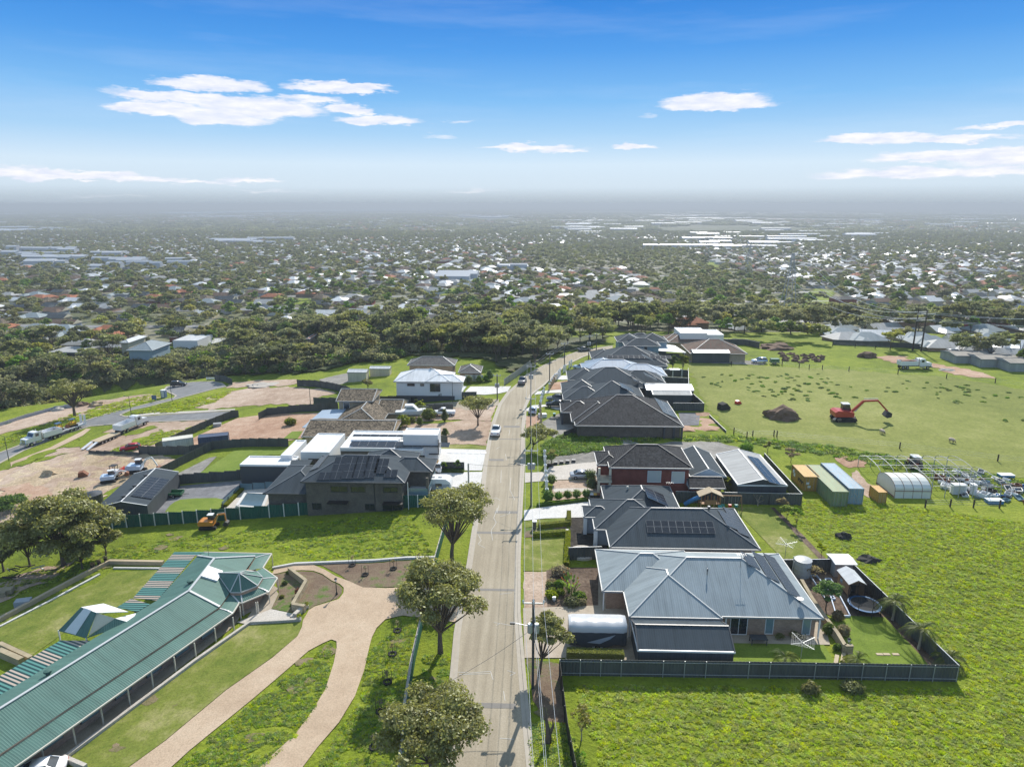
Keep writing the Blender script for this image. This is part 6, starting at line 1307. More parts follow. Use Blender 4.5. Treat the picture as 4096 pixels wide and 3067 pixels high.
# ---- poles and wires
m_plain('wire',(.60,.60,.60),.4,.3); m_plain('dark_wire',(.10,.10,.11),.6); m_plain('insulator',(.55,.62,.62),.3)
def stobie(label,base,arms,trans=False,lamp=False,h=None,ytop=None,world=False):
    P=Vector((base[0],base[1],hz(*base))) if world else at(*base); h=h or (solve_h(P,ytop) if ytop else 9.7); t=thing('power_pole',label,'power pole',tuple(P)); mb=MB(); mb.bb((-.10,-.18,-.2),(.10,.18,h)); mb.build('concrete_core','concrete_post',t,uv=False,local=True)
    for s in (-1,1): b=MB(); b.bb((-.13,s*.2-.03,-.2),(.13,s*.2+.03,h+.05)); b.build('steel_channel','charcoal_trim',t,uv=False,local=True)
    for z,w in arms:
        b=MB(); b.bb((-w/2,-.32,h+z-.06),(w/2,-.22,h+z+.06)); b.build('crossarm','galv',t,uv=False,local=True)
        for x in (-w/2+.05,0,w/2-.05): b=MB(); b.lathe([(.05,0),(.09,.08),(.05,.14),(.09,.22),(.03,.3)],6,(x,-.27,h+z+.06)); b.build('insulator','insulator',t,uv=False,local=True)
    if trans:
        for x in (-.32,.32): b=MB(); b.lathe([(.24,0),(.26,.1),(.26,.9),(.2,1.)],10,(x,-.45,h-3.2)); b.build('transformer','galv',t,uv=False,local=True)
    if lamp: b=MB(); b.bar((0,0,h-2.9),(-1.9,.2,h-2.6),.06); b.build('lamp_arm','galv',t,uv=False,local=True); b=MB(); b.bb((-2.3,.08,h-2.72),(-1.8,.32,h-2.55)); b.build('lamp_head','charcoal_trim',t,uv=False,local=True)
    return P,h
S0=((1.6,18.),10.); 
poles=[(Vector((2.2,16.,0)),9.7)]+[stobie('nearest power pole with crossarm, twin transformers and street lamp',(2131,2750),[(-.1,2.1)],True,True,ytop=2402),stobie('power pole beside the clipped green verge, second from the camera',(2124,2024),[(-.2,2.1),(-2.6,1.3)],True,True,ytop=1796),
  stobie('power pole beside the leaning verge tree and gravel frontage',(2122,1772),[(-.2,2.1)],False,True,ytop=1590),stobie('power pole at the pale driveway with white hatchback, transformer high up',(2123,1615),[(-.2,2.1)],True,False,ytop=1462),
  stobie('power pole on the verge before the road bend, first of four bend poles',(2198,1524),[(-.2,2.)],ytop=1413),stobie('second power pole at the road bend',(2257,1474),[(-.2,2.)],ytop=1372),stobie('third power pole at the bend, with transformer',(2354,1437),[(-.4,2.2)],True,ytop=1340),stobie('furthest power pole at the end of the bend',(2385,1404),[(-.2,1.6)],ytop=1334)]
def span(label,A,B_,offs,sag,r=.016,m='wire',n=14):
    mb=MB()
    for (o1,z1,o2,z2) in offs:
        a=Vector(A[0])+Vector((o1,0,A[1]+z1)); b=Vector(B_[0])+Vector((o2,0,B_[1]+z2)); pts=[a.lerp(b,i/n)-Vector((0,0,sag*4*(i/n)*(1-i/n))) for i in range(n+1)]; mb.tube(pts,r,4,cap=False)
    o=mb.build('power_line',m,uv=False); tag(o,label,'power line',group='overhead wires along the road'); return o
nm=['running overhead toward the camera from the nearest pole','between the nearest and second poles along the verge','between the second pole and the leaning verge tree pole','between the third and fourth poles above the verge','from the fourth pole to the first bend pole','between the first and second bend poles','between the second and third bend poles','between the last two poles at the bend']
for i in range(8):
    k=.92; span('overhead wires '+nm[i],poles[i],poles[i+1],[(-k,.1,-k,.1),(0,.15,0,.15),(k,.1,k,.1),(0.05,-2.4,0.05,-2.4)],.5 if i else .3)
def small_pole(label,base,ytop): P=at(*base); h=solve_h(P,ytop); t=thing('service_pole',label,'pole',tuple(P)); MB().bb((-.12,-.16,-.2),(.12,.16,h)).build('shaft','concrete_post',t,uv=False,local=True); return P,h
a=small_pole('short service pole on the left verge by the caravan driveway',(1875,1962),1853); o=span('thin service wire crossing the road to the second power pole',a,poles[2],[(0,-.1,0,-2.6)],.3,.02,'dark_wire')
a=small_pole('short service pole beside the green fence near the bottom tree',(1708,2900),2768); o=span('thin service wire crossing the road to the nearest pole',a,poles[1],[(0,-.1,0,-3.)],.4,.02,'dark_wire')
stobie('power pole with crossarm left of the road near the side street corner',(1989,1601),[(-.3,1.8)],True,ytop=1497)
def street_lamp(label,base,ytop,flip=1):
    P=at(*base); h=solve_h(P,ytop); t=thing('street_lamp',label,'street lamp',tuple(P),group='thin street lamps of the new estate'); MB().tube([(0,0,-.1),(0,0,h*.98)],[.09,.05],6).build('post','charcoal_trim',t,uv=False,local=True); MB().bar((0,0,h*.97),(-.9*flip,0,h),.05).build('arm','charcoal_trim',t,uv=False,local=True); MB().bb((-1.4*flip,-.12,h-.04),(-.85*flip,.12,h+.06)).build('lamp_head','charcoal_trim',t,uv=False,local=True)
for l,b,y in (('street lamp at the far left below the parked truck',(36,1843),1741),('street lamp at the side street junction island',(526,1664),1584),('street lamp beside the blue portable toilet',(689,1605),1535),('street lamp at the cul-de-sac end',(830,1522),1461),('street lamp in front of the dirt lots left of the tiled house',(1242,1617),1542),('street lamp in front of the white two-storey house',(1811,1610),1524)): street_lamp(l,b,y)
# transmission line over the suburb
def pylon(label,P,h,name='pylon'):
    t=thing(name,label,'pylon',tuple(P)); b=MB(); w=h*.11
    for sx in(-1,1):
        for sy in(-1,1): b.bar((sx*w,sy*w,0),(sx*.4,sy*.4,h),.25)
    for k in range(7):
        z0,z1=h*k/7,h*(k+1)/7; w0,w1=w+(.4-w)*k/7,w+(.4-w)*(k+1)/7
        for s in(-1,1): b.bar((-w0,s*w0,z0),(w1,s*w1,z1),.12); b.bar((w0,s*w0,z0),(-w1,s*w1,z1),.12)
    b.build('lattice','galv',t,uv=False,local=True); c=MB()
    for z in (.98,.86,.74): c.bar((-h*.2,0,h*z),(h*.2,0,h*z),.3)
    c.build('crossarm','galv',t,uv=False,local=True)
PY=[at(3147,1268),at(2990,1115),at(2825,1045),at(2760,1000)]
for i,(p,l) in enumerate(zip(PY,('lattice pylon beside the long green reserve, nearest','lattice pylon among dense trees, second','lattice pylon at the small green clearing, third','lattice pylon furthest away at the suburb'))): pylon(l,p,34-0*i)
Q1=at(3650,1402); Q2=at(3684,1405)
for l,p,y in (('tall dark pole of the twin high-voltage poles, left one',Q1,1232),('tall dark pole of the twin high-voltage poles, right one',Q2,1240)):
    h=solve_h(p,y); t=thing('transmission_pole',l,'power pole',tuple(p)); MB().tube([(0,0,-.2),(0,0,h)],[.3,.16],7).build('shaft','dark_timber',t,uv=False,local=True); MB().bar((-3,0,h-1.5),(3,0,h-1.2),.2).build('crossarm','galv',t,uv=False,local=True); MB().bar((-3,0,h-3.5),(3,0,h-3.2),.2).build('crossarm','galv',t,uv=False,local=True); HQ=h
W3=[(-6,33.5,-6,33.5),(6,33.5,6,33.5),(-6,29,-6,29),(6,29,6,29),(-6,25,-6,25),(6,25,6,25)]
for i in range(3): o=span('high-voltage wires between lattice pylons, span %s'%('nearest the reserve','over the dense trees','over the suburb')[i],(PY[i],0),(PY[i+1],0),W3,9.,.09); o['group']='high-voltage wires'
o=span('high-voltage wires from the twin poles down to the nearest pylon',(Q1,HQ),(PY[0],0),[(-3,-1,-6,33),(3,-1,6,33),(-3,-3,-6,27),(3,-3,6,27)],8.,.06); o['group']='high-voltage wires'
o=span('high-voltage wires from the twin poles out past the right edge',(Q2,HQ),(Q2+Vector((150,40,-8)),22),[(-3,-1,-3,0),(3,-1,3,0),(-3,-3,-3,-4),(3,-3,3,-4)],5.,.05); o['group']='high-voltage wires'
# paddock post and wire fences, posts as seen
for l,pl in (('post and wire fence between the grazed paddock and rough grass',[(2935,1735),(2987,1752),(3010,1747),(3095,1745),(3107,1748),(3598,1795),(3990,1845),(4100,1855)]),('post and wire fence along the top of the paddock',[(2925,1463),(3128,1462),(3196,1472),(3236,1476),(3289,1478),(3395,1485),(3591,1498),(3785,1515),(3980,1532),(4100,1550)]),('post and wire fence in front of the plastic tunnel greenhouse',[(3700,2030),(3800,2027),(3893,2030),(3997,2032)]),('post and wire fence at the back edge of the green hill',[(3330,1384),(3420,1390),(3500,1396),(3560,1400)])):
    P=[at(*p) for p in pl]; t=thing('wire_fence',l,'fence',tuple(P[0])); 
    for p in P: MB().bb((p.x-.09,p.y-.09,p.z-.2),(p.x+.09,p.y+.09,p.z+1.4)).build('post','dark_timber',t,uv=False)
    w=MB()
    for a,b in zip(P,P[1:]):
        for z in (.5,.9,1.25): w.bar(a+Vector((0,0,z)),b+Vector((0,0,z)),.018)
    w.build('wire','galv',t,uv=False)
# ---------------------------------------------------------------- vehicles and machines
m_plain('tyre',(.015,.015,.015),.9); m_plain('rim',(.45,.46,.48),.3,.7); m_plain('lamp_glass',(.7,.72,.75),.15); m_plain('tail_lamp',(.4,.02,.02),.3); m_plain('chassis',(.03,.03,.032),.7)
PAINT={'white':(.78,.78,.78),'silver':(.50,.52,.55),'black':(.015,.017,.022),'grey':(.16,.17,.18),'red':(.42,.015,.02),'blue':(.08,.14,.26),'pale_blue':(.50,.60,.75),'yellow':(.60,.33,.02),'orange':(.55,.22,.04),'brick':(.45,.05,.03),'green':(.03,.14,.06),'cover':(.52,.53,.54)}
for k,c in PAINT.items(): m_plain('paint_'+k,c,.28,.15 if k=='silver' else 0,var=.02)
def loft(mb,secs,m=0):
    """secs: (x, halfwidth, zbottom, ztop, halfwidth at top)"""
    R=[]
    for x,w,z0,z1,wt in secs:
        zm=z0+(z1-z0)*.55; R.append([(x,-w*.92,z0),(x,-w,z0+(z1-z0)*.2),(x,-w,zm),(x,-wt,z1-.04),(x,-wt*.8,z1),(x,wt*.8,z1),(x,wt,z1-.04),(x,w,zm),(x,w,z0+(z1-z0)*.2),(x,w*.92,z0)])
    n=10; vs=[p for r in R for p in r]; fs=[]
    for i in range(len(R)-1):
        for k in range(n): k2=(k+1)%n; fs.append((i*n+k,i*n+k2,(i+1)*n+k2,(i+1)*n+k))
    fs+=[tuple(range(n))[::-1],tuple((len(R)-1)*n+k for k in range(n))]; return mb.mesh(vs,fs,m)
def wheel(t,x,y,r=.33,w=.22,name='wheel'):
    o=MB(); s=1 if y>0 else -1; o.tube([(x,y-w/2,r),(x,y+w/2,r)],[r,r],12); wo=o.build(name,'tyre',t,uv=False,local=True); q=MB(); q.tube([(x,y+s*(w/2-.02),r),(x,y+s*(w/2+.015),r)],[r*.62,r*.55],10); q.build('rim','rim',wo,uv=False,local=True)
def car(label,px,deg,paint='white',kind='sedan',cat='car',name='parked_car',world=False,lift=.07,scale=1.):
    P=Vector(px) if world else at(*px); t=thing(name,label,cat,(P.x,P.y,P.z+lift),math.radians(deg)); pm='paint_'+paint
    L={'sedan':4.7,'hatch':4.2,'suv':4.7,'ute':5.3,'van':5.0}[kind]; W=.91 if kind!='ute' else .95; g=.30 if kind in('sedan','hatch') else .42; f=L/2
    hood,belt,top={'sedan':(.86,.95,1.42),'hatch':(.92,1.,1.46),'suv':(1.08,1.15,1.72),'ute':(1.15,1.2,1.85),'van':(1.15,1.3,2.05)}[kind]
    b=MB(); tailh=belt if kind not in('ute',) else 1.15
    loft(b,[(-f,W*.86,g+.12,tailh-.12,W*.75),(-f+.15,W*.97,g,tailh,W*.86),(-f*.35,W,g,belt+.02,W*.9),(f*.3,W,g,belt,W*.9),(f*.42,W,g,belt-.02,W*.88),(f*.85,W*.95,g,hood-.06,W*.8),(f,W*.78,g+.12,hood-.26,W*.66)]); b.build('body',pm,t,smooth=True,uv=False,local=True)
    c={'sedan':(-f*.72,-f*.42,f*.12,f*.45),'hatch':(-f*.97,-f*.7,f*.08,f*.45),'suv':(-f*.97,-f*.8,f*.05,f*.42),'ute':(-f*.18,-f*.12,f*.22,f*.5),'van':(-f*.98,-f*.93,f*.3,f*.7)}[kind]
    q=MB(); loft(q,[(c[0],W*.86,belt-.05,belt,W*.8),(c[1],W*.86,belt-.05,top-.03,W*.66),(c[2],W*.86,belt-.05,top-.02,W*.68),(c[3],W*.86,belt-.05,belt+.02,W*.8)]); gl=q.build('windows','glass',t,uv=False,local=True)
    r=MB(); loft(r,[(c[1]-.06,W*.66,top-.09,top-.0,W*.62),((c[1]+c[2])/2,W*.69,top-.09,top+.04,W*.64),(c[2]+.06,W*.68,top-.09,top-.0,W*.63)]); r.build('roof',pm,t,smooth=True,uv=False,local=True)
    p=MB()
    for s in(-1,1):
        for x0,x1 in ((c[1],c[0]),(c[2],c[3]),((c[1]+c[2])/2,(c[1]+c[2])/2)): p.bar((x1,s*W*.83,belt),(x0,s*W*.66,top-.04),.06)
    p.build('pillars',pm,t,uv=False,local=True)
    if kind=='ute':
        k=MB(); k.bb((-f+.1,-W*.85,1.14),(-f*.22,-W*.78,1.2)); k.bb((-f+.1,W*.78,1.14),(-f*.22,W*.85,1.2)); k.bb((-f+.15,-W*.78,.95),(-f*.24,W*.78,1.17)); k.build('tray_cover','black_plastic' if paint!='white' else 'cover_w',t,uv=False,local=True)
    for x in(-f*.6,f*.62):
        for y in(-W+.08,W-.08): wheel(t,x,y,.33 if kind in('sedan','hatch') else .38)
    for s in(-1,1):
        MB().bb((f-.16,s*W*.62-.16,hood-.33),(f-.02,s*W*.62+.16,hood-.2)).build('headlight','lamp_glass',t,uv=False,local=True); MB().bb((-f-.01,s*W*.66-.14,tailh-.3),(-f+.12,s*W*.66+.14,tailh-.14)).build('tail_light','tail_lamp',t,uv=False,local=True)
    return t
m_plain('cover_w',(.6,.6,.6),.6)
car('silver sedan on the wide driveway beside the red brick house',(2332,1912),2,'silver','sedan'); car('white sedan parked behind the grey-roofed garage',(2872,1880),-70,'white','sedan')
car('white pickup with canopy parked at the left kerb of the road',(1984,1736),88,'white','ute'); car('grey pickup parked at the left kerb, further up the road',(2089,1534),83,'grey','ute')
car('white and blue hatchback parked on the right grass verge',(2131,1650),88,'pale_blue','hatch'); car('black four-wheel drive on the driveway next to the construction house',(2222,1628),180,'black','suv'); car('dark grey wagon just behind the black four-wheel drive',(2224,1604),178,'grey','suv')
car('blue car half hidden by shrubs in front of the light blue roof',(2322,1478),150,'pale_blue','suv'); car('dark green car far up the road at the bend',(2337,1404),20,'grey','sedan'); car('white crew-cab pickup on the dirt driveway beside the boat',(1776,1662),180,'white','ute')
car('black station wagon parked in the cul-de-sac',(716,1545),10,'black','suv'); car('red hatchback on the dirt lot beside the black stepped fence',(522,1800),208,'red','hatch'); car('white car cut off by the bottom left edge beside the verandah',(150,3105),200,'white','sedan')
car('light blue wagon towing a dark trailer at the top of the paddock',(3036,1452),182,'pale_blue','suv'); car('white car beside the long old shed at the far right',(3955,1455),-25,'white','sedan'); car('white van at the left end of the long old shed',(3815,1422),5,'white','van')
v=car('white work van with yellow ladders behind the caravan',(1712,1893),180,'white','van'); b=MB()
for y in(-.5,0,.5): b.bar((-2,y,2.25),(1.6,y,2.25),.1)
for x in(-1.8,-.6,.6,1.5): b.bar((x,-.6,2.15),(x,.6,2.15),.06)
b.build('ladder_rack','paint_yellow',v,uv=False,local=True)
def caravan(label,px,deg,covered=False,L=6.2,W=2.3,H=2.6):
    P=at(*px); t=thing('covered_caravan' if covered else 'caravan',label,'caravan',(P.x,P.y,P.z+.08),math.radians(deg)); f=L/2; b=MB()
    if covered:
        g=random.Random(4); n=13; top=[];
        rows=[]
        for i in range(n+1):
            x=-f+L*i/n; sag=.07*math.sin(i*1.7)+.05*math.sin(i*3.1); e=1-.05*max(0,abs(x)/f-.86)/.14*3; hem=.45+.28*math.sin(i*.9+1)*math.sin(i*.5)
            rows.append([(x,-W/2*e-.05,hem),(x,-W/2*e-.03*math.sin(i*2.3),H*.72),(x,-W/2*e,H*.9),(x,-W/2*.9*e,H*.98+sag*.4),(x,0,H+sag),(x,W/2*.9*e,H*.98),(x,W/2*e,H*.9),(x,W/2*e,H*.72),(x,W/2*e+.05,hem)])
        lo=[p for r in rows for p in r]; k=9
        b.mesh(lo,[(i*k+j,i*k+j+1,(i+1)*k+j+1,(i+1)*k+j) for i in range(n) for j in (0,7)]+[(0,1,7,8),(n*k+8,n*k+7,n*k+1,n*k+0)]); b.build('cover_skirt','cover_dark',t,smooth=True,uv=False,local=True)
        b=MB(); b.mesh(lo,[(i*k+j,i*k+j+1,(i+1)*k+j+1,(i+1)*k+j) for i in range(n) for j in (1,2,3,4,5,6)]+[(1,2,6,7),(n*k+7,n*k+6,n*k+2,n*k+1),(2,3,5,6),(3,4,5),(n*k+6,n*k+5,n*k+3,n*k+2),(n*k+5,n*k+4,n*k+3)]); b.build('cover_top','paint_cover',t,smooth=True,uv=False,local=True)
        b=MB(); b.face([(-1.2,-W/2-.10,.9),(1.9,-W/2-.10,1.9),(1.3,-W/2-.10,1.35),(.2,-W/2-.10,.75)]); b.build('cover_print','grey_render',t,uv=False,local=True)
    else:
        b.side([(-f,.75),(-f,H-.15),(-f+.15,H),(f-.9,H),(f-.2,H-.5),(f,1.6),(f-.05,.75)],-W/2,W/2); b.build('body','paint_white',t,uv=False,local=True)
        MB().bb((-f+.02,-W/2-.012,.72),(f-.25,-W/2,1.75)).build('side_panel','grey_render',t,uv=False,local=True); MB().bb((-f+.02,-W/2-.012,.5),(f-.3,W/2+.012,.75)).build('skirt','chassis',t,uv=False,local=True)
        for x in(-.9,1.): MB().bb((x-.55,-W/2-.03,1.3),(x+.55,-W/2-.012,1.85)).build('window','glass',t,uv=False,local=True)
        for x in(-1.8,0,1.2): MB().bb((x-.3,-.35,H),(x+.3,.35,H+.14)).build('roof_hatch','cover_w',t,uv=False,local=True)
        MB().bar((f-.1,-.5,.6),(f+1.5,0,.55),.1).bar((f-.1,.5,.6),(f+1.5,0,.55),.1).build('drawbar','chassis',t,uv=False,local=True)
    for x in(-.45,.45):
        for y in(-W/2+.12,W/2-.12): wheel(t,x,y,.34)
m_plain('cover_dark',(.05,.055,.06),.8)
caravan('white-topped covered caravan on the aggregate driveway',(2386,2570),0,True,6.3,2.5,2.85); caravan('white and grey caravan with hitch, parked beside the dark brick house',(1735,1965),0)
# boat on trailer
P=at(1652,1672); t=thing('motor_boat','white cabin cruiser on a trailer under the tile-roofed carport','boat',(P.x,P.y,P.z+.1),math.radians(4)); b=MB()
H_=[(-3.9,1.15,.8,1.75),(-1.5,1.25,.65,1.8),(1.2,1.2,.65,1.95),(2.9,.75,.9,2.1),(3.9,.08,1.7,2.2)]; vs=[]; 
for x,w,z0,z1 in H_: vs+=[(x,0,z0),(x,-w*.8,z0+.35),(x,-w,z1),(x,w,z1),(x,w*.8,z0+.35)]
fs=[]; 
for i in range(4):
    for k in range(5): k2=(k+1)%5; fs.append((i*5+k,i*5+k2,(i+1)*5+k2,(i+1)*5+k))
fs+=[(0,1,2,3,4),(20,21,22,23,24)]; b.mesh(vs,fs); b.build('hull','paint_white',t,uv=False,local=True)
MB().side([(-1.6,1.8),(-1.5,2.9),(.3,2.95),(1.2,2.05),(1.2,1.9)],-.95,.95).build('cabin','paint_white',t,uv=False,local=True); MB().side([(-1.3,2.35),(-1.3,2.75),(.3,2.75),(.8,2.3)],-.97,.97).build('cabin_window','pale_glass',t,uv=False,local=True); MB().bb((-1.7,-.9,3.05),(.2,.9,3.15)).build('hard_top','paint_white',t,uv=False,local=True)
b=MB(); 
for s in(-1,1): b.bar((1.2,s*1.1,2.5),(3.7,s*.2,2.75),.04); b.bar((2.4,s*.85,2.05),(2.4,s*.85,2.6),.03)
b.build('bow_rail','galv',t,uv=False,local=True); MB().bb((-3.8,-.5,.45),(3.2,.5,.6)).bar((3.,0,.5),(5.,0,.5),.12).build('trailer_frame','galv',t,uv=False,local=True)
for x in(-1.6,-.8):
    for y in(-1.05,1.05): wheel(t,x,y,.36)
# trucks
def heading(a,b): p,q=at(*a),at(*b); return math.degrees(math.atan2(q.y-p.y,q.x-p.x))
def truck(label,px,deg,tip=True,L=8.6,paint='white',scale=1.):
    P=at(*px); t=thing('tipper_truck',label,'truck',(P.x,P.y,P.z+.07),math.radians(deg),scale=scale); f=L/2; pm='paint_'+paint
    MB().bb((-f,-.5,.75),(f-.4,.5,1.)).build('chassis','chassis',t,uv=False,local=True)
    MB().side([(f-3.6,1.),(f-3.6,2.9),(f-3.2,3.15),(f-2.1,3.1),(f-1.6,2.1),(f-.1,1.95),(f,1.7),(f,1.)],-1.05,1.05).build('cab',pm,t,uv=False,local=True)
    MB().side([(f-2.15,2.15),(f-2.2,2.9),(f-1.97,2.9),(f-1.62,2.15)],-.95,.95).build('windscreen','glass',t,uv=False,local=True)
    for s in(-1,1): MB().bb((f-3.1,s*1.06-.02,2.1),(f-2.3,s*1.06+.02,2.75)).build('side_window','glass',t,uv=False,local=True); MB().lathe([(.1,0),(.1,2.3)],8,(f-3.8,s*.95,1.)).build('exhaust_stack','rim',t,uv=False,local=True); MB().bb((f-.02,s*.8-.18,1.15),(f+.04,s*.8+.18,1.4)).build('headlight','lamp_glass',t,uv=False,local=True); MB().bb((f-3.6,s*1.1-.3,.55),(f-2.2,s*1.1+.05*s,1.)).build('fuel_tank','rim',t,uv=False,local=True)
    MB().bb((f-.02,-.55,1.05),(f+.05,.55,1.85)).build('grille','rim',t,uv=False,local=True); MB().bb((f-.1,-1.2,.5),(f+.25,1.2,.95)).build('bumper','rim',t,uv=False,local=True)
    x0,x1=-f-.1,f-4.1; b=MB(); 
    b.bb((x0,-1.22,1.15),(x1,1.22,1.3))
    for s in(-1,1): b.bb((x0,s*1.22-.05,1.3),(x1,s*1.22+.05,2.45))
    b.bb((x0,-1.17,1.3),(x0+.1,1.17,2.4)); b.bb((x1-.1,-1.17,1.3),(x1,1.17,2.6)); b.build('tipper_body',pm,t,uv=False,local=True)
    if tip=='soil': MB().blob(((x0+x1)/2,0,2.2),((x1-x0)*.48,1.1,.5),.15,2,3).build('soil_load','rust',t,uv=False,local=True)
    for x in(f-1.1,-f+1.9,-f+.7):
        for y in(-1.0,1.0): wheel(t,x,y,.5,.32)
    return t
h1_=heading((240,1745),(110,1790)); truck('white tipper truck with chrome bumper parked on the left side road',(170,1768),h1_); 
def low_trailer(label,px,deg,L=8.,ramps='up'):
    P=at(*px); t=thing('low_loader_trailer',label,'trailer',(P.x,P.y,P.z+.07),math.radians(deg)); f=L/2; MB().bb((-f,-1.2,.85),(f,1.2,1.05)).bar((f,0,.8),(f+2.2,0,.9),.25).build('deck','cover_w' if ramps=='up' else 'pale_timber',t,uv=False,local=True)
    for s in(-1,1):
        b=MB()
        if ramps=='up': b.box((-f-.1,s*.7,2.1),(.15,.8,2.5))
        else: b.bar((-f,s*.7,.95),(-f-2.9,s*.7,.08),.7,.1)
        r=b.build('ramp','paint_white',t,uv=False,local=True)
    for x in(-2.2,-1.1,0.,1.1)[:4 if ramps!='up' else 3]:
        for y in(-1.05,1.05): wheel(t,x,y,.42,.25)
    return t
tr=low_trailer('low trailer with raised white ramps behind the parked truck, carrying yellow loaders',(275,1727),h1_)
def loader(label,base,trail,dx,deg):
    M=Matrix.Rotation(math.radians(deg),4,'Z'); o=Vector(base)+(M@Vector((dx,0,0))); t=thing('skid_loader',label,'loader',(o.x,o.y,o.z+1.05),math.radians(deg)); b=MB(); b.bb((-.8,-.5,.3),(.7,.5,1.1)); b.build('body','paint_yellow',t,uv=False,local=True)
    for s in(-1,1): MB().bb((-.95,s*.62-.15,0),(.95,s*.62+.15,.5)).build('track','tyre',t,uv=False,local=True); MB().bar((-.7,s*.62,1.3),(1.1,s*.62,.7),.14).build('lift_arm','paint_yellow',t,uv=False,local=True)
    b=MB()
    for x in(-.6,.4):
        for s in(-1,1): b.bar((x,s*.45,1.1),(x,s*.45,1.9),.08)
    b.build('canopy_post','chassis',t,uv=False,local=True); MB().bb((-.75,-.55,1.9),(.55,.55,2.0)).build('canopy','paint_blue',t,uv=False,local=True); MB().side([(1.1,.2),(1.1,.8),(1.7,.25)],-.75,.75).build('bucket','rust',t,uv=False,local=True)
P=at(275,1727); loader('yellow loader with blue canopy on the trailer, nearest the truck',P,tr,2.4,h1_); loader('yellow loader on the trailer, nearest the raised ramps',P,tr,-1.2,h1_)
h2_=heading((470,1735),(575,1690)); truck('white tipper truck on the grass beside the side street',(528,1718),h2_); low_trailer('empty low trailer with lowered ramps behind the second white tipper',(425,1765),h2_,6.5,'down')
truck('old white tipper truck with rusty load standing in the far field',(3655,1475),3,'soil',9.)
def excavator(label,px,paint,deg,swing,arm,scale=1.,big=False,lift=.1,cabm='paint_white'):
    """arm: list of (reach,height) knees from the boom foot to the bucket"""
    P=at(*px); t=thing('excavator',label,'excavator',(P.x,P.y,P.z+lift),math.radians(deg),scale=scale)
    for s in(-1,1):
        b=MB(); b.side([(-1.7,.25),(-1.5,.62),(1.5,.62),(1.7,.25),(1.45,0),(-1.45,0)],s*.85-.25,s*.85+.25); b.build('track','tyre',t,uv=False,local=True)
    MB().bb((-.6,-.6,.35),(.6,.6,.75)).build('undercarriage','chassis',t,uv=False,local=True); sw=math.radians(swing); R=Matrix.Rotation(sw,3,'Z')
    def tr(m): m.v=[tuple(R@Vector(p)) for p in m.v]; return m
    tr(MB().side([(-1.7,.8),(-1.75,1.5),(-1.3,1.75),(.2,1.65),(1.1,1.5),(1.15,.8)],-1.05,1.05)).build('engine_housing','paint_'+paint,t,uv=False,local=True)
    tr(MB().side([(-.2,1.5),(-.15,2.5),(.75,2.5),(1.15,1.5)],.1,1.0)).build('cab_windows','glass',t,uv=False,local=True); tr(MB().bb((-.28,.05,2.48),(.85,1.05,2.6))).build('cab_roof',cabm,t,uv=False,local=True)
    pts=[Vector((x,-.3,z)) for x,z in arm]
    for i,(a,b_) in enumerate(zip(pts,pts[1:])):
        w=.34-.06*i; tr(MB().bar(a,b_,w*.8,w)).build('boom' if i<len(pts)-2 else 'dipper_arm','paint_'+paint if big or paint=='orange' else 'paint_white',t,uv=False,local=True)
    tr(MB().bar(pts[0]+Vector((.5,0,.0)),pts[1]-Vector((0,0,.25)),.12).bar(pts[-3]+Vector((0,0,.35)),pts[-2]+Vector((0,0,.3)),.1)).build('hydraulic_ram','rim',t,uv=False,local=True)
    e=pts[-1]; tr(MB().side([(e.x-.1,e.z+.1),(e.x+.5,e.z-.2),(e.x+.45,e.z-.8),(e.x-.2,e.z-.95),(e.x-.55,e.z-.6)],-.85,.25)).build('bucket','rust' if not big else 'chassis',t,uv=False,local=True)
    return t
m_plain('cab_white',(.7,.7,.7),.4)
excavator('large red excavator standing in the grazed paddock with its arm out',(3372,1682),'brick',0,0,[(1.,1.5),(2.6,3.2),(4.7,3.3),(6.4,1.6)],1.45,True)
excavator('small orange excavator in front of the green fence',(838,2112),'orange',5,0,[(1.,1.3),(2.0,2.8),(3.3,3.0),(3.4,1.5)],.82,True)
excavator('white mini excavator on the sand beside the black shed roof',(440,1928),'pale_blue',10,15,[(1.,1.3),(2.,2.3),(2.9,2.4),(3.6,2.)],.85); excavator('white mini excavator digging behind the black shed',(548,1890),'pale_blue',5,5,[(1.,1.3),(2.1,2.7),(3.3,3.1),(4.2,1.2)],1.)
t=thing('skid_loader','red-bucket loader behind the nearer white excavator',"loader",tuple(at(462,1905))); MB().bb((-.8,-.6,.4),(.8,.6,1.4)).build('body','paint_white',t,uv=False,local=True); MB().side([(.8,1.2),(1.6,2.0),(1.9,1.3),(1.2,.9)],-.8,.8).build('bucket','paint_brick',t,uv=False,local=True)
for s in(-1,1): MB().bb((-.9,s*.75-.15,0),(.9,s*.75+.15,.55)).build('track','tyre',t,uv=False,local=True)
b=MB()
for x in(-.6,.4):
    for s in(-1,1): b.bar((x,s*.5,1.4),(x,s*.5,2.3),.08)
b.bb((-.7,-.6,2.3),(.5,.6,2.4)); b.build('canopy','chassis',t,uv=False,local=True)
# tractor
t=thing('tractor','old tractor with white cab behind the shade frames','tractor',tuple(at(3652,1872)),math.radians(85)); MB().side([(-.9,.8),(-.9,1.3),(.4,1.4),(1.9,1.3),(1.9,.8)],-.4,.4).build('body','paint_brick',t,uv=False,local=True); MB().side([(-1.,1.3),(-.9,2.4),(.3,2.4),(.5,1.3)],-.65,.65).build('cab_windows','glass',t,uv=False,local=True); MB().bb((-1.1,-.75,2.4),(.45,.75,2.55)).build('cab_roof','paint_white',t,uv=False,local=True)
for s in(-1,1): wheel(t,-.7,s*.85,.75,.4); wheel(t,1.5,s*.7,.42,.25)
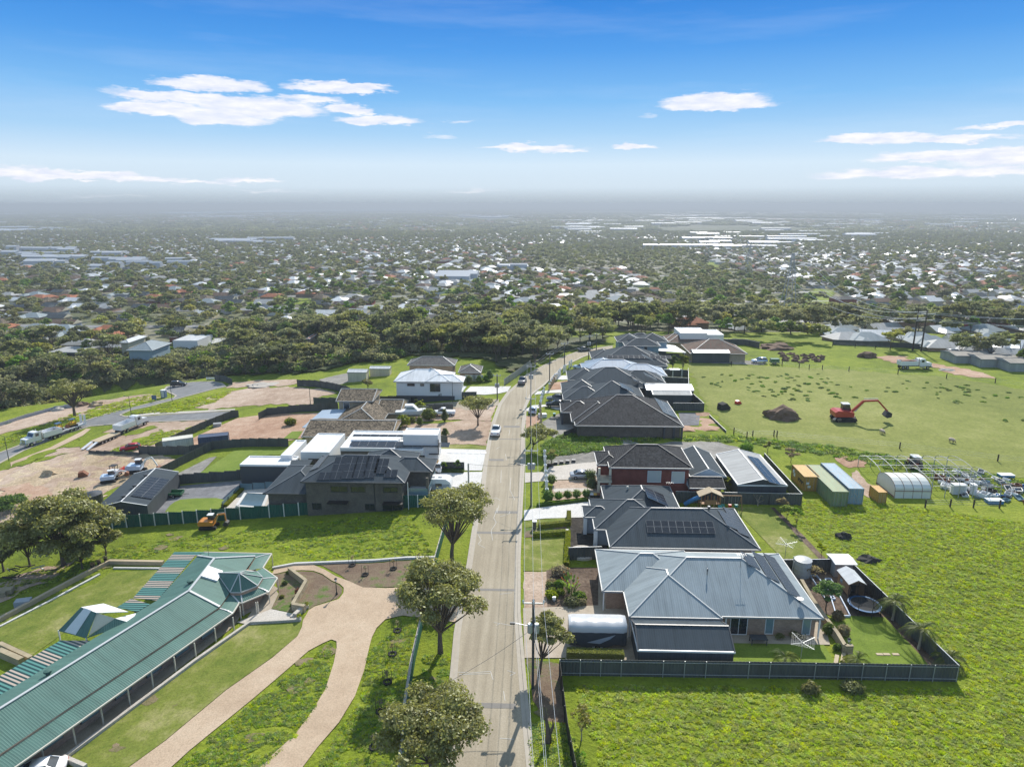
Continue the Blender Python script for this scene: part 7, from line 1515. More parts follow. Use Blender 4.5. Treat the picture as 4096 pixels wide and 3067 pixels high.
# small trailers
for l,p,d,m_ in (('green box trailer on the blue gravel beside the black shed',(703,1985),5,'paint_green'),('dark enclosed trailer behind the light blue wagon',(3097,1456),2,'paint_green')):
    t=thing('box_trailer',l,'trailer',tuple(at(*p)),math.radians(d)); b=MB(); b.bb((-1.3,-.8,.5),(1.3,.8,.58)); 
    for s in(-1,1): b.bb((-1.3,s*.8-.03,.58),(1.3,s*.8+.03,1.0))
    for x in(-1.3,1.27): b.bb((x,-.77,.58),(x+.03,.77,1.))
    if 'dark' in l: b.bb((-1.25,-.75,1.),(1.25,.75,1.7))
    b.build('tray',m_,t,uv=False,local=True); MB().bar((1.3,0,.5),(2.4,0,.5),.08).build('drawbar','chassis',t,uv=False,local=True)
    for s in(-1,1): wheel(t,0,s*.9,.32)
# ---------------------------------------------------------------- containers, yards, play things, animals
m_metal('yellow_container',(.52,.30,.07),per=.28,c2=(.40,.22,.06),rough=.5); m_metal('green_container',(.20,.27,.15),per=.28,c2=(.30,.27,.13),rough=.5); m_metal('blue_container',(.20,.33,.42),per=.28,c2=(.42,.36,.33),rough=.5); m_metal('cream_container',(.60,.58,.50),per=.28,rough=.5); m_metal('navy_container',(.07,.09,.14),per=.28,rough=.4)
m_plain('plastic_film',(.66,.67,.62),.35,var=.05); m_plain('red_paint',(.6,.03,.02),.4); m_plain('teal',(.02,.25,.25),.5); m_plain('wool',(.62,.48,.38),.95,var=.2,scale=6); m_plain('dark_wool',(.16,.12,.10),.95,var=.2,scale=6); m_plain('soil_black',(.035,.033,.03),.95); m_plain('soil_brown',(.16,.10,.065),.95,var=.3); m_plain('rubble',(.42,.38,.33),.9,var=.3,scale=3)
def container(label,x0,x1,y0,y1,z,h,m,rz=0.,c=None,doors=True):
    t=thing('shipping_container',label,'container',((x0+x1)/2,(y0+y1)/2,z)); w,d=x1-x0,y1-y0; b=MB(); n=int(d/.35)
    if c: t.rotation_euler=(0,0,rz)
    for s in(-1,1):
        P=[(s*(w/2-(.05 if i%2 else 0)),-d/2+d*i/n) for i in range(n+1)]; vs=[(x,y,.12) for x,y in P]+[(x,y,h-.1) for x,y in P]; k=n+1
        b.mesh(vs,[(i,i+1,k+i+1,k+i)[::s] for i in range(n)])
    b.bb((-w/2+.02,-d/2+.02,h-.12),(w/2-.02,d/2-.02,h-.02)); b.bb((-w/2+.06,d/2-.06,.1),(w/2-.06,d/2-.02,h-.1)); b.build('panels',m,t,local=True)
    f=MB()
    for x in(-w/2,w/2):
        for y in(-d/2,d/2): f.bb((x-.06,y-.06,0),(x+.06,y+.06,h))
        f.bb((x-.05,-d/2,h-.08),(x+.05,d/2,h+.01)); f.bb((x-.05,-d/2,0),(x+.05,d/2,.14))
    for y in(-d/2,d/2): f.bb((-w/2,y-.05,h-.1),(w/2,y+.05,h)); f.bb((-w/2,y-.05,0),(w/2,y+.05,.14))
    f.build('frame',m,t,uv=False,local=True)
    for s in(-1,1):
        q=MB(); q.bb((min(0,s*(w/2-.07))+.01,-d/2-.02,.15),(max(0,s*(w/2-.07))-.01,-d/2+.03,h-.12)); dr=q.build('door',m,t,local=True); r=MB()
        for k in(.3,.7): r.bar((s*w/2*k,-d/2-.05,.2),(s*w/2*k,-d/2-.05,h-.2),.035)
        r.build('lock_rod','galv',dr,uv=False,local=True)
    return t
def cont_px(label,fl,fr,back,m,h=2.6):
    a,b=on(*fl,h),on(*fr,h); c=on(*back,h); return container(label,a.x,b.x,a.y,c.y,hz(a.x,a.y),h,m)
t=cont_px('yellow shipping container, leftmost of three, with white patches',(3218,1906),(3279,1906),(3173,1858),'yellow_container'); 
b=MB(); x0=-(on(3279,1906,2.6).x-on(3218,1906,2.6).x)/2; d0=(on(3173,1858,2.6).y-on(3218,1906,2.6).y)/2
for y,z in((d0*.7,1.7),(d0*.55,1.3)): b.bb((x0-.02,y-.35,z-.35),(x0+.0,y+.35,z+.3))
b.bb((-.9,-d0-.06,1.2),(-.4,-d0-.03,1.6)); b.bb((-.6,-d0-.06,.6),(-.1,-d0-.03,1.)); b.build('white_patch','white_trim',t,uv=False,local=True)
b=MB(); g=random.Random(2); 
for k in range(7): y=-d0*.1-k*.38; b.bar((x0-.03,y,1.25),(x0-.03,y-.25,1.25+.3*(1 if k%2 else -1)),.09); b.bar((x0-.03,y,1.5),(x0-.03,y-.3,1.35),.07)
b.build('graffiti','black_plastic',t,uv=False,local=True)
cont_px('long green and rust streaked container in the middle of three',(3332,1965),(3393,1965),(3238,1858),'green_container'); cont_px('long pale blue container with rusty roof, rightmost of three',(3397,1953),(3455,1953),(3290,1851),'blue_container',2.75)
cont_px('small yellow box container beside the plastic tunnel',(3515,1968),(3549,1969),(3481,1940),'yellow_container',1.9)
P=at(716,1795); t=container('cream container behind the stepped black fence',P.x-1.2,P.x+1.2,P.y-3,P.y+3,P.z,2.6,'cream_container',math.radians(-62),1); P=at(858,1780); container('dark blue container in the red dirt yard',P.x-1.2,P.x+1.2,P.y-3,P.y+3,P.z,2.4,'navy_container',math.radians(-70),1)
# tunnel greenhouse
a=at(3577,1992); b_=at(3722,1994); t=thing('tunnel_greenhouse','small white plastic tunnel greenhouse beside the yellow box','greenhouse',(a.x,a.y,a.z)); Lx=b_.x-a.x; D=6.2; Hh=2.9; N=10; arc=[(D/2-D/2*math.cos(math.pi*i/N),min(Hh,1.2+1.7*math.sin(math.pi*i/N)) if 0<i<N else 0) for i in range(N+1)]; b=MB(); ns=4
for k in range(ns):
    for i in range(N): p,q=arc[i],arc[i+1]; x0,x1=Lx*k/ns,Lx*(k+1)/ns; b.face([(x0,p[0],p[1]),(x1,p[0],p[1]),(x1,q[0],q[1]),(x0,q[0],q[1])])
for x in(0,Lx): b.face([(x,p[0],p[1]) for p in arc])
b.build('film_cover','plastic_film',t,uv=False,local=True); f=MB()
for k in range(ns+1):
    for p,q in zip(arc,arc[1:]): f.bar((Lx*k/ns,p[0],p[1]+.03),(Lx*k/ns,q[0],q[1]+.03),.05)
f.bar((-.05,0,1.3),(Lx+.05,-.05,1.3),.07); f.bar((-.05,-.05,.2),(-.05,D,.2),.1); f.build('hoop_frame','rust',t,uv=False,local=True)
# open hoop frames
def hoop_frame(label,p0,p1,depth,n,h=2.9,gr=None):
    a=at(*p0); b_=at(*p1); L=b_.x-a.x; t=thing('hoop_frame',label,'greenhouse frame',tuple(a),group=gr); N=9; arc=[(depth/2-depth/2*math.cos(math.pi*i/N),2.1+1.0*math.sin(math.pi*i/N)) for i in range(N+1)]
    for k in range(n+1):
        f=MB(); x=L*k/n
        for p,q in zip(arc,arc[1:]): f.bar((x,p[0],p[1]),(x,q[0],q[1]),.07)
        f.build('hoop','galv',t,uv=False,local=True)
        for y in(0,depth): MB().bb((x-.05,y-.05,-.1),(x+.05,y+.05,2.1)).build('post','galv',t,uv=False,local=True)
    for y,z in((0,2.1),(depth,2.1),(depth/2,3.1),(depth/4,2.75)): MB().bar((0,y,z),(L,y,z),.07).build('purlin','galv',t,uv=False,local=True)
hoop_frame('bare hoop greenhouse frame behind the plastic tunnel',(3515,1935),(3900,1945),8.,7,gr='bare greenhouse frames'); hoop_frame('bare hoop greenhouse frame to the right, over stacked white trays',(3722,1990),(4008,2000),8.,5,gr='bare greenhouse frames')
# nursery clutter
g=random.Random(8); CM=['white_trim','cover_w','blue_plastic','black_plastic','rust','galv','white_trim','pale_glass']; protos={}
lab={'white_trim':'white plastic tray lying among the nursery clutter','cover_w':'grey-white crate in the nursery clutter','blue_plastic':'blue tub in the nursery clutter','black_plastic':'black pot crate in the nursery clutter','rust':'rusty sheet piece in the nursery clutter','galv':'folded metal bench in the nursery clutter','pale_glass':'pale blue sheet in the nursery clutter'}
area=[tuple(at(*p)[:2]) for p in [(3740,1885),(3900,1890),(4096,1940),(4200,1975),(4200,2025),(4040,2010),(3850,1985),(3760,1960)]]; n=0
while n<120:
    x,y=g.uniform(68,110),g.uniform(100,132)
    if not inpoly(x,y,area): continue
    m_=g.choice(CM); n+=1
    if m_ not in protos:
        b=MB(); b.bb((-.5,-.3,0),(.5,.3,.06)); 
        for s in(-1,1): b.bb((-.5,s*.3-.03,0),(.5,s*.3+.03,.35)); b.bb((s*.5-.03,-.3,0),(s*.5+.03,.3,.35))
        o=b.build('nursery_crate',m_,uv=False); tag(o,lab[m_],'crate',group='crates and trays among the greenhouse frames'); protos[m_]=o
    else: o=protos[m_].copy(); COL.objects.link(o)
    s=g.uniform(.6,1.7); o.location=(x,y,hz(x,y)+.05); o.rotation_euler=(g.uniform(-.25,.25),g.uniform(-.2,.2),g.uniform(0,3)); o.scale=(s,s,s*g.uniform(.5,1.3))
for k,(px,l) in enumerate((((3830,1975),'taller stack of white ribbed trays under the frame'),((3888,1975),'narrow stack of white ribbed trays under the frame'))):
    t=thing('tray_stack',l,'tray stack',tuple(at(*px))); w=2.2 if k==0 else .8
    for i in range(9): MB().bb((-w/2,-.5,.1+i*.2),(w/2,.5,.2+i*.2)).build('tray','white_trim',t,uv=False,local=True)
for l,px,m_ in (('white and blue tub standing alone near the wire fence',(3975,2010),'white_trim'),('white box standing alone in the grass at right',(4022,1908),'white_trim')):
    t=thing('storage_tub',l,'tub',tuple(at(*px))); MB().bb((-1.2,-.6,0),(1.2,.6,.5)).build('bin','blue_plastic',t,uv=False,local=True); MB().bb((-1.25,-.65,.5),(1.25,.65,.6)).build('lid',m_,t,uv=False,local=True)
# heaps
def heap(label,px,wpx,hm,m_,seed,name='soil_heap',cat='heap',group=None):
    P=at(*px); w=wpx*zdepth(P)/F/2; t=MB().blob(tuple(P-Vector((0,0,.1))),(w,w*.7,hm),.25,3,seed,flat=True).build(name,m_,None,smooth=False,uv=False); tag(t,label,cat,group); return t
heap('black compost heap in the meadow beyond the mulch strip',(3375,2150),60,.9,'soil_black',1); heap('low dark heap further down the meadow',(3475,2240),78,.7,'soil_black',2); heap('grass-covered low mound beside the black heap',(3368,2190),75,.5,'gum_mound',3) if False else None
heap('rubble and soil heap on the paddock near the red excavator',(3125,1670),140,2.4,'soil_brown',4); heap('long red soil bank at the top of the field',(3105,1393),130,1.5,'soil_brown',5); heap('grassy soil mound in the middle of the far field',(3465,1428),70,1.6,'soil_brown',6)
k=0
for (x,y) in [(3125,1416),(3132,1426),(3145,1434),(3142,1443),(3165,1418),(3180,1428),(3185,1436),(3180,1445),(3215,1424),(3222,1436),(3218,1445),(3245,1424),(3252,1432),(3262,1440),(3283,1428),(3285,1438),(3270,1446),(3205,1450)]:
    heap('brown soil heap in the dumped rows at the top of the field',(x,y),30,.8,'soil_brown',20+k,group='rows of dumped soil heaps'); k+=1
heap('sand heap beside the lone open-crowned gum',(390,1622),60,1.3,'sand',41); heap('brown heap at the base of the lone gum',(330,1622),50,1.2,'soil_brown',42); heap('sand pile on the left of the building site',(195,1900),60,1.2,'sand',43); heap('pale rock pile in the dirt above the side road',(235,1640),60,.8,'rubble',44,'rock_pile'); heap('long rubble line at the far dirt lot',(1060,1540),130,.6,'rubble',45,'rubble_pile'); heap('grey rubble pile near the half-built house by the gully',(450,1470),60,2.5,'soil_brown',46)
heap('grey gravel heap at the front of the construction house',(2215,1675),50,.6,'gravel',47); heap('rubble line along the far field track',(3785,1480),70,.5,'rubble',48,'rubble_pile')
def bucket_thing(label,px,s,m_='soil_black',name='excavator_bucket'):
    t=thing(name,label,'bucket',tuple(at(*px)),.4); MB().side([(-s,.0),(-s*.9,s*1.1),(s*.1,s*1.3),(s,.4*s),(s*.8,0)],-s*.7,s*.7).build('shell',m_,t,uv=False,local=True)
    for k in range(4): MB().bar((s*.95,-s*.6+k*s*.4,.25*s),(s*1.25,-s*.6+k*s*.4,.1*s),.08).build('tooth','galv',t,uv=False,local=True)
bucket_thing('large black excavator bucket standing on the paddock',(2895,1637),1.3); bucket_thing('brown digger bucket alone on the sand',(335,1905),.9,'rust'); bucket_thing('small red implement beside the black bucket in the paddock',(2952,1615),.7,'red_paint','red_implement')
# sheep
def sheep(label,px,deg,m_='wool',head_down=True,s=1.):
    t=thing('sheep',label,'sheep',tuple(at(*px)),math.radians(deg),group='sheep in the paddock',scale=s); b=MB(); b.blob((0,0,.72),(.62,.34,.33),.10,3,int(px[0])); 
    hz_=.35 if head_down else .95; b.tube([(.45,0,.82),(.72,0,(.82+hz_)/2+.05)],[.17,.11],8,cap=True)
    o=b.build('body',m_,t,smooth=True,uv=False,local=True); h=MB(); h.tube([(.68,0,hz_+.16),(.8,0,hz_),(.92,0,hz_-.12)],[.10,.085,.05],7); h.build('head','dark_wool' if m_=='wool' else m_,t,uv=False,local=True)
    for sx in(-1,1): MB().bar((.74,sx*.08,hz_+.1),(.70,sx*.2,hz_+.08),.05).build('ear','dark_wool',t,uv=False,local=True)
    for x in(-.38,.36):
        for y in(-.17,.17): MB().tube([(x,y,.55),(x+.02,y,.3),(x,y,.0)],[.075,.05,.04],6).build('leg','dark_wool',t,uv=False,local=True)
sheep('pale sheep grazing alone in the open paddock below the excavator',(3527,1735),-70); sheep('pale sheep grazing at the right side of the paddock',(3805,1770),-60); sheep('pale sheep left of the excavator tracks, front one',(3340,1688),200); sheep('brown sheep beside the excavator tracks, next to a pale one',(3356,1690),20,'dark_wool')
sheep('grey sheep in the shade of the excavator, nearest its track middle',(3403,1682),-80,'dark_wool'); sheep('grey sheep in the excavator shade, rightmost',(3413,1681),-90,'wool',False); sheep('dark sheep behind the excavator tracks on the left',(3360,1672),180,'dark_wool',False); sheep('dark sheep lying against the excavator track',(3385,1678),170,'dark_wool',False,.9)
# water tank, cubby, garden sheds, trampoline
def zt(px): return tuple(at(*px))
t=thing('water_tank','pale grey round water tank behind the nearest house','water tank',zt((3206,2300))); b=MB(); b.lathe([(1.05,0),(1.05,.1),(1.08,.6),(1.05,.62),(1.08,1.2),(1.05,1.22),(1.08,1.8),(1.05,1.82),(1.06,2.3)],20); b.build('wall','pale_roof',t,uv=False,local=True); MB().lathe([(1.1,2.3),(.5,2.45),(.1,2.5)],20).build('lid','pale_roof',t,uv=False,local=True); MB().bar((-1.15,.2,0),(-1.15,.2,2.6),.09).build('inlet_pipe','white_trim',t,uv=False,local=True)
def hut(label,name,cat,px,w,d,h,pitch,roof,wall,rz,axis='Y',legs=0.):
    P=at(*px); t=thing(name,label,cat,(P.x,P.y,P.z),rz); rb,wb=MB(),MB(); t['_o']=(0,0,0); hip(rb,None,None,(-w/2-.15,-d/2-.25,w/2+.15,d/2+.25),h,pitch,'gable',axis,0,1); wb.bb((-w/2,-d/2,legs),(w/2,d/2,h-.03)); rb.build('roof',[roof,wall],t,local=True); wb.build('wall',wall,t,local=True); return t
t=hut('timber cubby house on stilts with grey ribbed roof','cubby_house','cubby house',(3398,2368),1.9,3.0,2.1,28,'pale_roof','timber',0.,'Y',.5); MB().bb((-.7,-1.55,.5),(-.1,-1.5,1.9)).build('door','dark_timber',t,uv=False,local=True); MB().bb((-.97,.2,1.1),(-.93,.8,1.6)).build('window','pale_glass',t,uv=False,local=True)
for x in(-.85,.85):
    for y in(-1.4,1.4): MB().bb((x-.06,y-.06,-.1),(x+.06,y+.06,.5)).build('stilt','timber',t,uv=False,local=True)
hut('cream flat-topped garden shed behind the cubby house','garden_shed','shed',(3360,2290),2.6,2.4,2.0,6,'pale_roof','old_roof',0.,'X')
t=thing('trampoline','round blue-edged trampoline with black safety net','trampoline',zt((3455,2440))); b=MB(); R_=1.85
def ring(mb,r,z,w=.3,h=.05,n=28,m=0):
    for k in range(n):
        a,c=2*math.pi*k/n,2*math.pi*(k+1)/n; mb.mesh([(rr*math.cos(q),rr*math.sin(q),zz) for zz in(z,z+h) for q in(a,c) for rr in(r-w,r)],[(0,2,3,1),(4,5,7,6),(1,3,7,5),(2,0,4,6)],m)
ring(b,R_,.85); b.build('pad','blue_plastic',t,uv=False,local=True); MB().lathe([(R_-.3,.84),(R_-.3,.86)],24).build('mat','net_black',t,uv=False,local=True) if False else MB().lathe([(R_-.3,.84),(R_-.3,.86)],24).build('mat','cover_dark',t,uv=False,local=True)
for k in range(8):
    a=k*math.pi/4; c,s=math.cos(a),math.sin(a); MB().tube([(c*R_,s*R_,0),(c*R_,s*R_,.9),(c*(R_+.15),s*(R_+.15),1.8),(c*(R_-.1),s*(R_-.1),2.7)],.035,5).build('net_pole','chassis',t,uv=False,local=True)
nt=newm('safety_net'); x_=nt.n('ShaderNodeTexChecker',{'Scale':60.}); tb=nt.n('ShaderNodeBsdfTransparent'); db=nt.n('ShaderNodeBsdfDiffuse',{0:(.02,.02,.022,1)}); nt.n('ShaderNodeOutputMaterial',{0:nt.n('ShaderNodeMixShader',{0:.5,1:tb,2:db})})
b=MB()
for k in range(24):
    a,c=2*math.pi*k/24,2*math.pi*(k+1)/24; r_=R_-.15; b.face([(r_*math.cos(a),r_*math.sin(a),.9),(r_*math.cos(c),r_*math.sin(c),.9),(r_*math.cos(c),r_*math.sin(c),2.7),(r_*math.cos(a),r_*math.sin(a),2.7)])
b.build('net','safety_net',t,uv=False,local=True)
# rotary clothes lines
def hoist(label,px,h=2.4,r=1.6,a0=.4):
    t=thing('clothes_hoist',label,'clothes line',zt(px)); MB().tube([(0,0,0),(0,0,h)],.04,6).build('pole','galv',t,uv=False,local=True)
    for k in range(4): a=a0+k*math.pi/2; MB().bar((0,0,h-.25),(r*math.cos(a),r*math.sin(a),h),.05).build('arm','galv',t,uv=False,local=True)
    b=MB()
    for q in(.35,.5,.65,.8,.95):
        for k in range(4): a,c=a0+k*math.pi/2,a0+(k+1)*math.pi/2; b.bar((r*q*math.cos(a),r*q*math.sin(a),h-.25+.25*q),(r*q*math.cos(c),r*q*math.sin(c),h-.25+.25*q),.007)
    b.build('line','galv',t,uv=False,local=True)
hoist('rotary clothes line on the small shaded lawn of the nearest house',(3202,2640)); hoist('rotary clothes line on the square back lawn of the charcoal house',(3139,2233),a0=.2)
# raised garden beds with blue edging
for l,P_ in (('blue-edged vegetable bed beside the limestone wall, back one',[(3240,2305),(3265,2305),(3340,2400),(3300,2400)]),('long blue-edged vegetable bed running toward the trampoline',[(3300,2318),(3322,2318),(3400,2468),(3345,2468)])):
    Q=[at(*p) for p in P_]; t=thing('garden_bed_frame',l,'garden bed',tuple(Q[0])); b=MB()
    for a,c in zip(Q,Q[1:]+Q[:1]): b.bar(a+Vector((0,0,.12)),c+Vector((0,0,.12)),.12,.3)
    b.build('edging','blue_edge',t,uv=False) if 'blue_edge' in MATS else b.build('edging','paint_pale_blue',t,uv=False)
near_tree('bare vine-like shrub in the back vegetable bed',(3250,2310),2255,90,97,260,.18,.2,8,leaf='dry_leaf',name='vine_shrub',r0=.05,core=.01)
# garden steps and lamp near the limestone wall
for k,q in enumerate(((3345,2640),(3372,2632),(3400,2624))): P=at(*q); o=MB().box((P.x,P.y,.1),(1.6,.4,.2),math.radians(62)).build('timber_step','pale_timber',None,uv=False); tag(o,'%s of three grey timber steps at the wall end'%('leftmost','middle','rightmost')[k],'step',group='timber garden steps')
for k,x in enumerate((3518,3546,3582)): P=at(x,2618); o=MB().bb((P.x-.35,P.y-.18,0),(P.x+.35,P.y+.18,.12)).build('stepping_block','pale_timber',None,uv=False); tag(o,'%s of three small blocks set in the back lawn'%('leftmost','middle','rightmost')[k],'block',group='blocks in the lawn')
def lamp_post(label,px,ytop,m_='black_plastic'):
    P=at(*px); h=solve_h(P,ytop); t=thing('garden_lamp',label,'lamp post',tuple(P)); MB().lathe([(.16,0),(.14,.25),(.07,.35),(.05,h-.55),(.1,h-.5)],8).build('post',m_,t,uv=False,local=True); MB().lathe([(.10,h-.5),(.18,h-.15)],6).build('lantern_glass','lamp_glass',t,uv=False,local=True); MB().lathe([(.22,h-.15),(.05,h)],6).build('lantern_cap',m_,t,uv=False,local=True)
lamp_post('black old-fashioned lamp post at the tip of the homestead garden bed',(1347,2378),2310); lamp_post('small garden lamp beside the limestone wall',(3391,2598),2550)
# playset and swings
o=at(2835,2035); t=thing('playset','timber play tower with pale gable roof and blue slide','playset',tuple(o)); 
for x in(-1.5,-.5,.5,1.5):
    for y in(-.8,.8): MB().bb((x-.07,y-.07,0),(x+.07,y+.07,2.6)).build('post','timber',t,uv=False,local=True)
MB().bb((-1.5,-.8,1.1),(1.5,.8,1.2)).build('deck','timber',t,uv=False,local=True); MB().bb((-.9,-.85,1.2),(.9,-.78,1.9)).build('panel','timber',t,uv=False,local=True)
for s in(-1,1): MB().bar((0,0,3.35),(s*1.9,0,2.5),2.0,.08).build('roof','pale_timber',t,uv=False,local=True)
b=MB(); b.tube([(-1.5,.3,1.9),(-2.6,.6,1.2),(-3.6,1.,.3)],[.35,.35,.35],8,cap=False); b.build('slide','blue_plastic',t,uv=False,local=True); MB().bar((1.4,-.9,1.1),(1.5,-2.2,.1),.6,.06).build('slide','teal',t,uv=False,local=True)
t=thing('swing_set','timber swing set with red seat beside the play tower','swing set',tuple(at(2918,2038))); MB().bar((-1.7,0,2.4),(1.7,0,2.4),.12).build('beam','timber',t,uv=False,local=True)
for x in(-1.7,1.7):
    for s in(-1,1): MB().bar((x,0,2.4),(x,s*.9,0),.1).build('leg','timber',t,uv=False,local=True)
for x,m_ in((-1.1,'teal'),(0,'red_paint'),(1.,'teal')): b=MB(); b.bar((x-.2,0,2.4),(x-.2,0,.7),.03); b.bar((x+.2,0,2.4),(x+.2,0,.7),.03); b.build('rope','galv',t,uv=False,local=True); MB().bb((x-.25,-.15,.5),(x+.25,.15,.9)).build('seat',m_,t,uv=False,local=True)
t=thing('climbing_frame','white and blue climbing frame behind the light blue roof','climbing frame',tuple(at(2690,1512))); b=MB()
for x in(-2.5,0,2.5): b.bar((x,-.7,0),(x,0,2.5),.1); b.bar((x,.7,0),(x,0,2.5),.1)
b.bar((-2.5,0,2.5),(2.5,0,2.5),.15); b.bb((-1,-.8,2.4),(1.8,.8,2.6)); b.build('frame','white_trim',t,uv=False,local=True)
# bins, letterbox, table, pots, tyres
def bin_(label,px,lid,body='black_plastic'): t=thing('wheelie_bin',label,'bin',tuple(at(*px))); MB().mesh([(-.24,-.26,0),(.24,-.26,0),(.24,.26,0),(-.24,.26,0),(-.29,-.34,.95),(.29,-.34,.95),(.29,.34,.95),(-.29,.34,.95)],[(0,3,2,1),(4,5,6,7),(0,1,5,4),(1,2,6,5),(2,3,7,6),(3,0,4,7)]).build('tub',body,t,uv=False,local=True); MB().bb((-.3,-.37,.95),(.3,.37,1.05)).build('lid',lid,t,uv=False,local=True)
bin_('wheelie bin with pale lid at the pale driveway, leftmost',(2366,1998),'pale_cap'); bin_('wheelie bin with yellow lid at the pale driveway, middle',(2380,1998),'paint_yellow'); bin_('wheelie bin with red-brown lid at the pale driveway, rightmost',(2393,1998),'rust'); bin_('dark green wheelie bin in front of the construction house',(2217,1670),'teal','paint_green')
t=thing('letterbox_pillar','dark brick letterbox pillar with white cap by the hedge','letterbox',tuple(at(2138,2114))); MB().bb((-.25,-.25,0),(.25,.25,1.2)).build('pillar','dark_brick',t,local=True); MB().bb((-.32,-.32,1.2),(.32,.32,1.3)).build('cap','white_trim',t,uv=False,local=True)
t=thing('letterbox','small white letterbox in the mulch garden','letterbox',tuple(at(2216,2405))); MB().bb((-.22,-.15,.3),(.22,.15,.65)).build('box','white_trim',t,uv=False,local=True); MB().bb((-.05,-.05,0),(.05,.05,.3)).build('stand','white_trim',t,uv=False,local=True)
o=MB().lathe([(1.9,0),(1.9,.35),(1.7,.4)],26,tuple(at(2330,2215))).build('round_slab','concrete',None,uv=False); tag(o,'large round pale slab beside the sloping dark fence','slab')
for k in range(8):
    P=at(2148+17*k+k*.3,2129-1.2*k); o=MB().bb((P.x-.22,P.y-.3,P.z+.03),(P.x+.22,P.y+.3,P.z+.1)).build('stepping_stone','pale_concrete',None,uv=False); tag(o,'pale stepping stone between the two golden hedges, %s from the road'%['first','second','third','fourth','fifth','sixth','seventh','eighth'][k],'stepping stone',group='stepping stones')
for k in range(6):
    P=at(1800+27*k,1811+k*.3); o=MB().bb((P.x-.5,P.y-.4,P.z+.09),(P.x+.5,P.y+.4,P.z+.15)).build('paver','white_trim',None,uv=False); tag(o,'square white paver beside the front lawn strip, %s from the tower'%['first','second','third','fourth','fifth','sixth'][k],'paver',group='white square pavers')
for k,(x,y) in enumerate([(1409,2262),(1461,2300),(1574,2276),(1676,2250),(1655,2300),(1590,2525),(1570,2618),(1550,2730),(1523,2848),(1498,2990)]):
    P=at(x,y); t=thing('staked_sapling','young staked sapling in a tyre ring, %s'%['back row leftmost','front row leftmost','back row middle','nearest the far verge','by the road tree','just below the driveway','second below the driveway','third below the driveway','fourth below the driveway','nearest the bottom edge'][k],'sapling',tuple(P),group='staked saplings in tyre rings'); b=MB(); n=12
    for i in range(n): a,c=2*math.pi*i/n,2*math.pi*(i+1)/n; b.bar((.38*math.cos(a),.38*math.sin(a),.1),(.38*math.cos(c),.38*math.sin(c),.1),.2,.2)
    b.build('tyre_ring','tyre',t,uv=False,local=True); MB().bb((-.47,-.02,0),(-.43,.02,1.5)).build('stake','dark_timber',t,uv=False,local=True); MB().bb((.43,-.02,0),(.47,.02,1.5)).build('stake','dark_timber',t,uv=False,local=True); MB().tube([(0,0,0),(.05,0,1.1)],.03,4).build('stem','bark',t,uv=False,local=True); leaves([(0,0,1.1,.3,.3,.4)],40,.14,k,'dry_leaf',parent=t)
for k,(x,y,l) in enumerate([(1197,2480,'pale square pot at the foot of the homestead steps'),(1228,2432,'pale square pot at the top of the homestead steps'),(373,2282,'dark urn on the retaining wall, nearest'),(399,2270,'dark urn on the retaining wall, middle'),(425,2256,'dark urn on the retaining wall, furthest'),(2197,1862,'wide black tub pot holding the olive tree')]):
    P=at(x,y); w=.28 if k<5 else 1.0; t=thing('plant_pot',l,'pot',tuple(P+Vector((0,0,.5 if 1<k<5 else 0)))); MB().lathe([(w*.75,0),(w,w*1.6 if k<5 else .8),(w*.85,w*1.6 if k<5 else .8)],4 if k<2 else 14).build('pot','cream_trim' if k<2 else 'black_plastic',t,uv=False,local=True); leaves([(0,0,w*1.6+.15 if k<5 else .9,w,w,.25)],120,.12,k,'yellow_leaf' if k<2 else 'dry_leaf' if k<5 else 'green_leaf',parent=t)
for k in range(4):
    P=at(2222+24*k,1856-3*k); t=thing('square_planter','square dark planter box along the top of the driveway, %s'%['first from the pot','second from the pot','third from the pot','fourth from the pot'][k],'planter',tuple(P),group='square planter boxes'); MB().bb((-.35,-.35,0),(.35,.35,.5)).build('box','charcoal_trim',t,uv=False,local=True)
# homestead steps, pool, solar site items
for k in range(3): P=at(1178+12*k,2462-5*k); o=MB().box((P.x,P.y,P.z+.1+.12*k),(.5,2.2,.2+.2*k),math.radians(-18)).build('step','concrete',None,uv=False); tag(o,'homestead garden step, %s'%('lowest','middle','top')[k],'step',group='homestead garden steps')
PW_=[at(*p) for p in [(950,2033),(985,1981),(1074,1979),(1050,2033)]]; zz=max(p.z for p in PW_)+.12
t=thing('swimming_pool','rectangular swimming pool with pale coping beside the green fence','pool',(PW_[0].x,PW_[0].y,zz)); b=MB()
for a,c in zip(PW_,PW_[1:]+PW_[:1]): b.bar((a.x,a.y,zz-.1),(c.x,c.y,zz-.1),.5,.36)
b.build('coping','pale_concrete',t,uv=False); m_plain('pool_water',(.09,.14,.17),.12,spec=.5); MB().face([(p.x,p.y,zz-.02) for p in PW_]).build('water','pool_water',t,uv=False)
t=thing('portable_toilet','grey-blue portable toilet beside the side road','portable toilet',tuple(at(657,1590))); MB().bb((-.6,-.6,0),(.6,.6,2.2)).build('cabin','paint_blue',t,uv=False,local=True); MB().bb((-.4,-.63,.2),(.4,-.6,2.)).build('door','cover_w',t,uv=False,local=True); MB().bb((-.65,-.65,2.2),(.65,.65,2.35)).build('roof','white_trim',t,uv=False,local=True)
t=thing('sign_board','small dark blue site sign beside the portable toilet','sign',tuple(at(618,1605))); MB().bb((-.7,-.03,.5),(.7,.03,1.8)).build('board','paint_blue',t,uv=False,local=True); MB().bb((-.65,-.05,0),(-.55,.05,.5)).bb((.55,-.05,0),(.65,.05,.5)).build('leg','galv',t,uv=False,local=True)
t=thing('rail_barrier','white striped barrier rail at the cul-de-sac end','barrier',tuple(at(845,1522)))
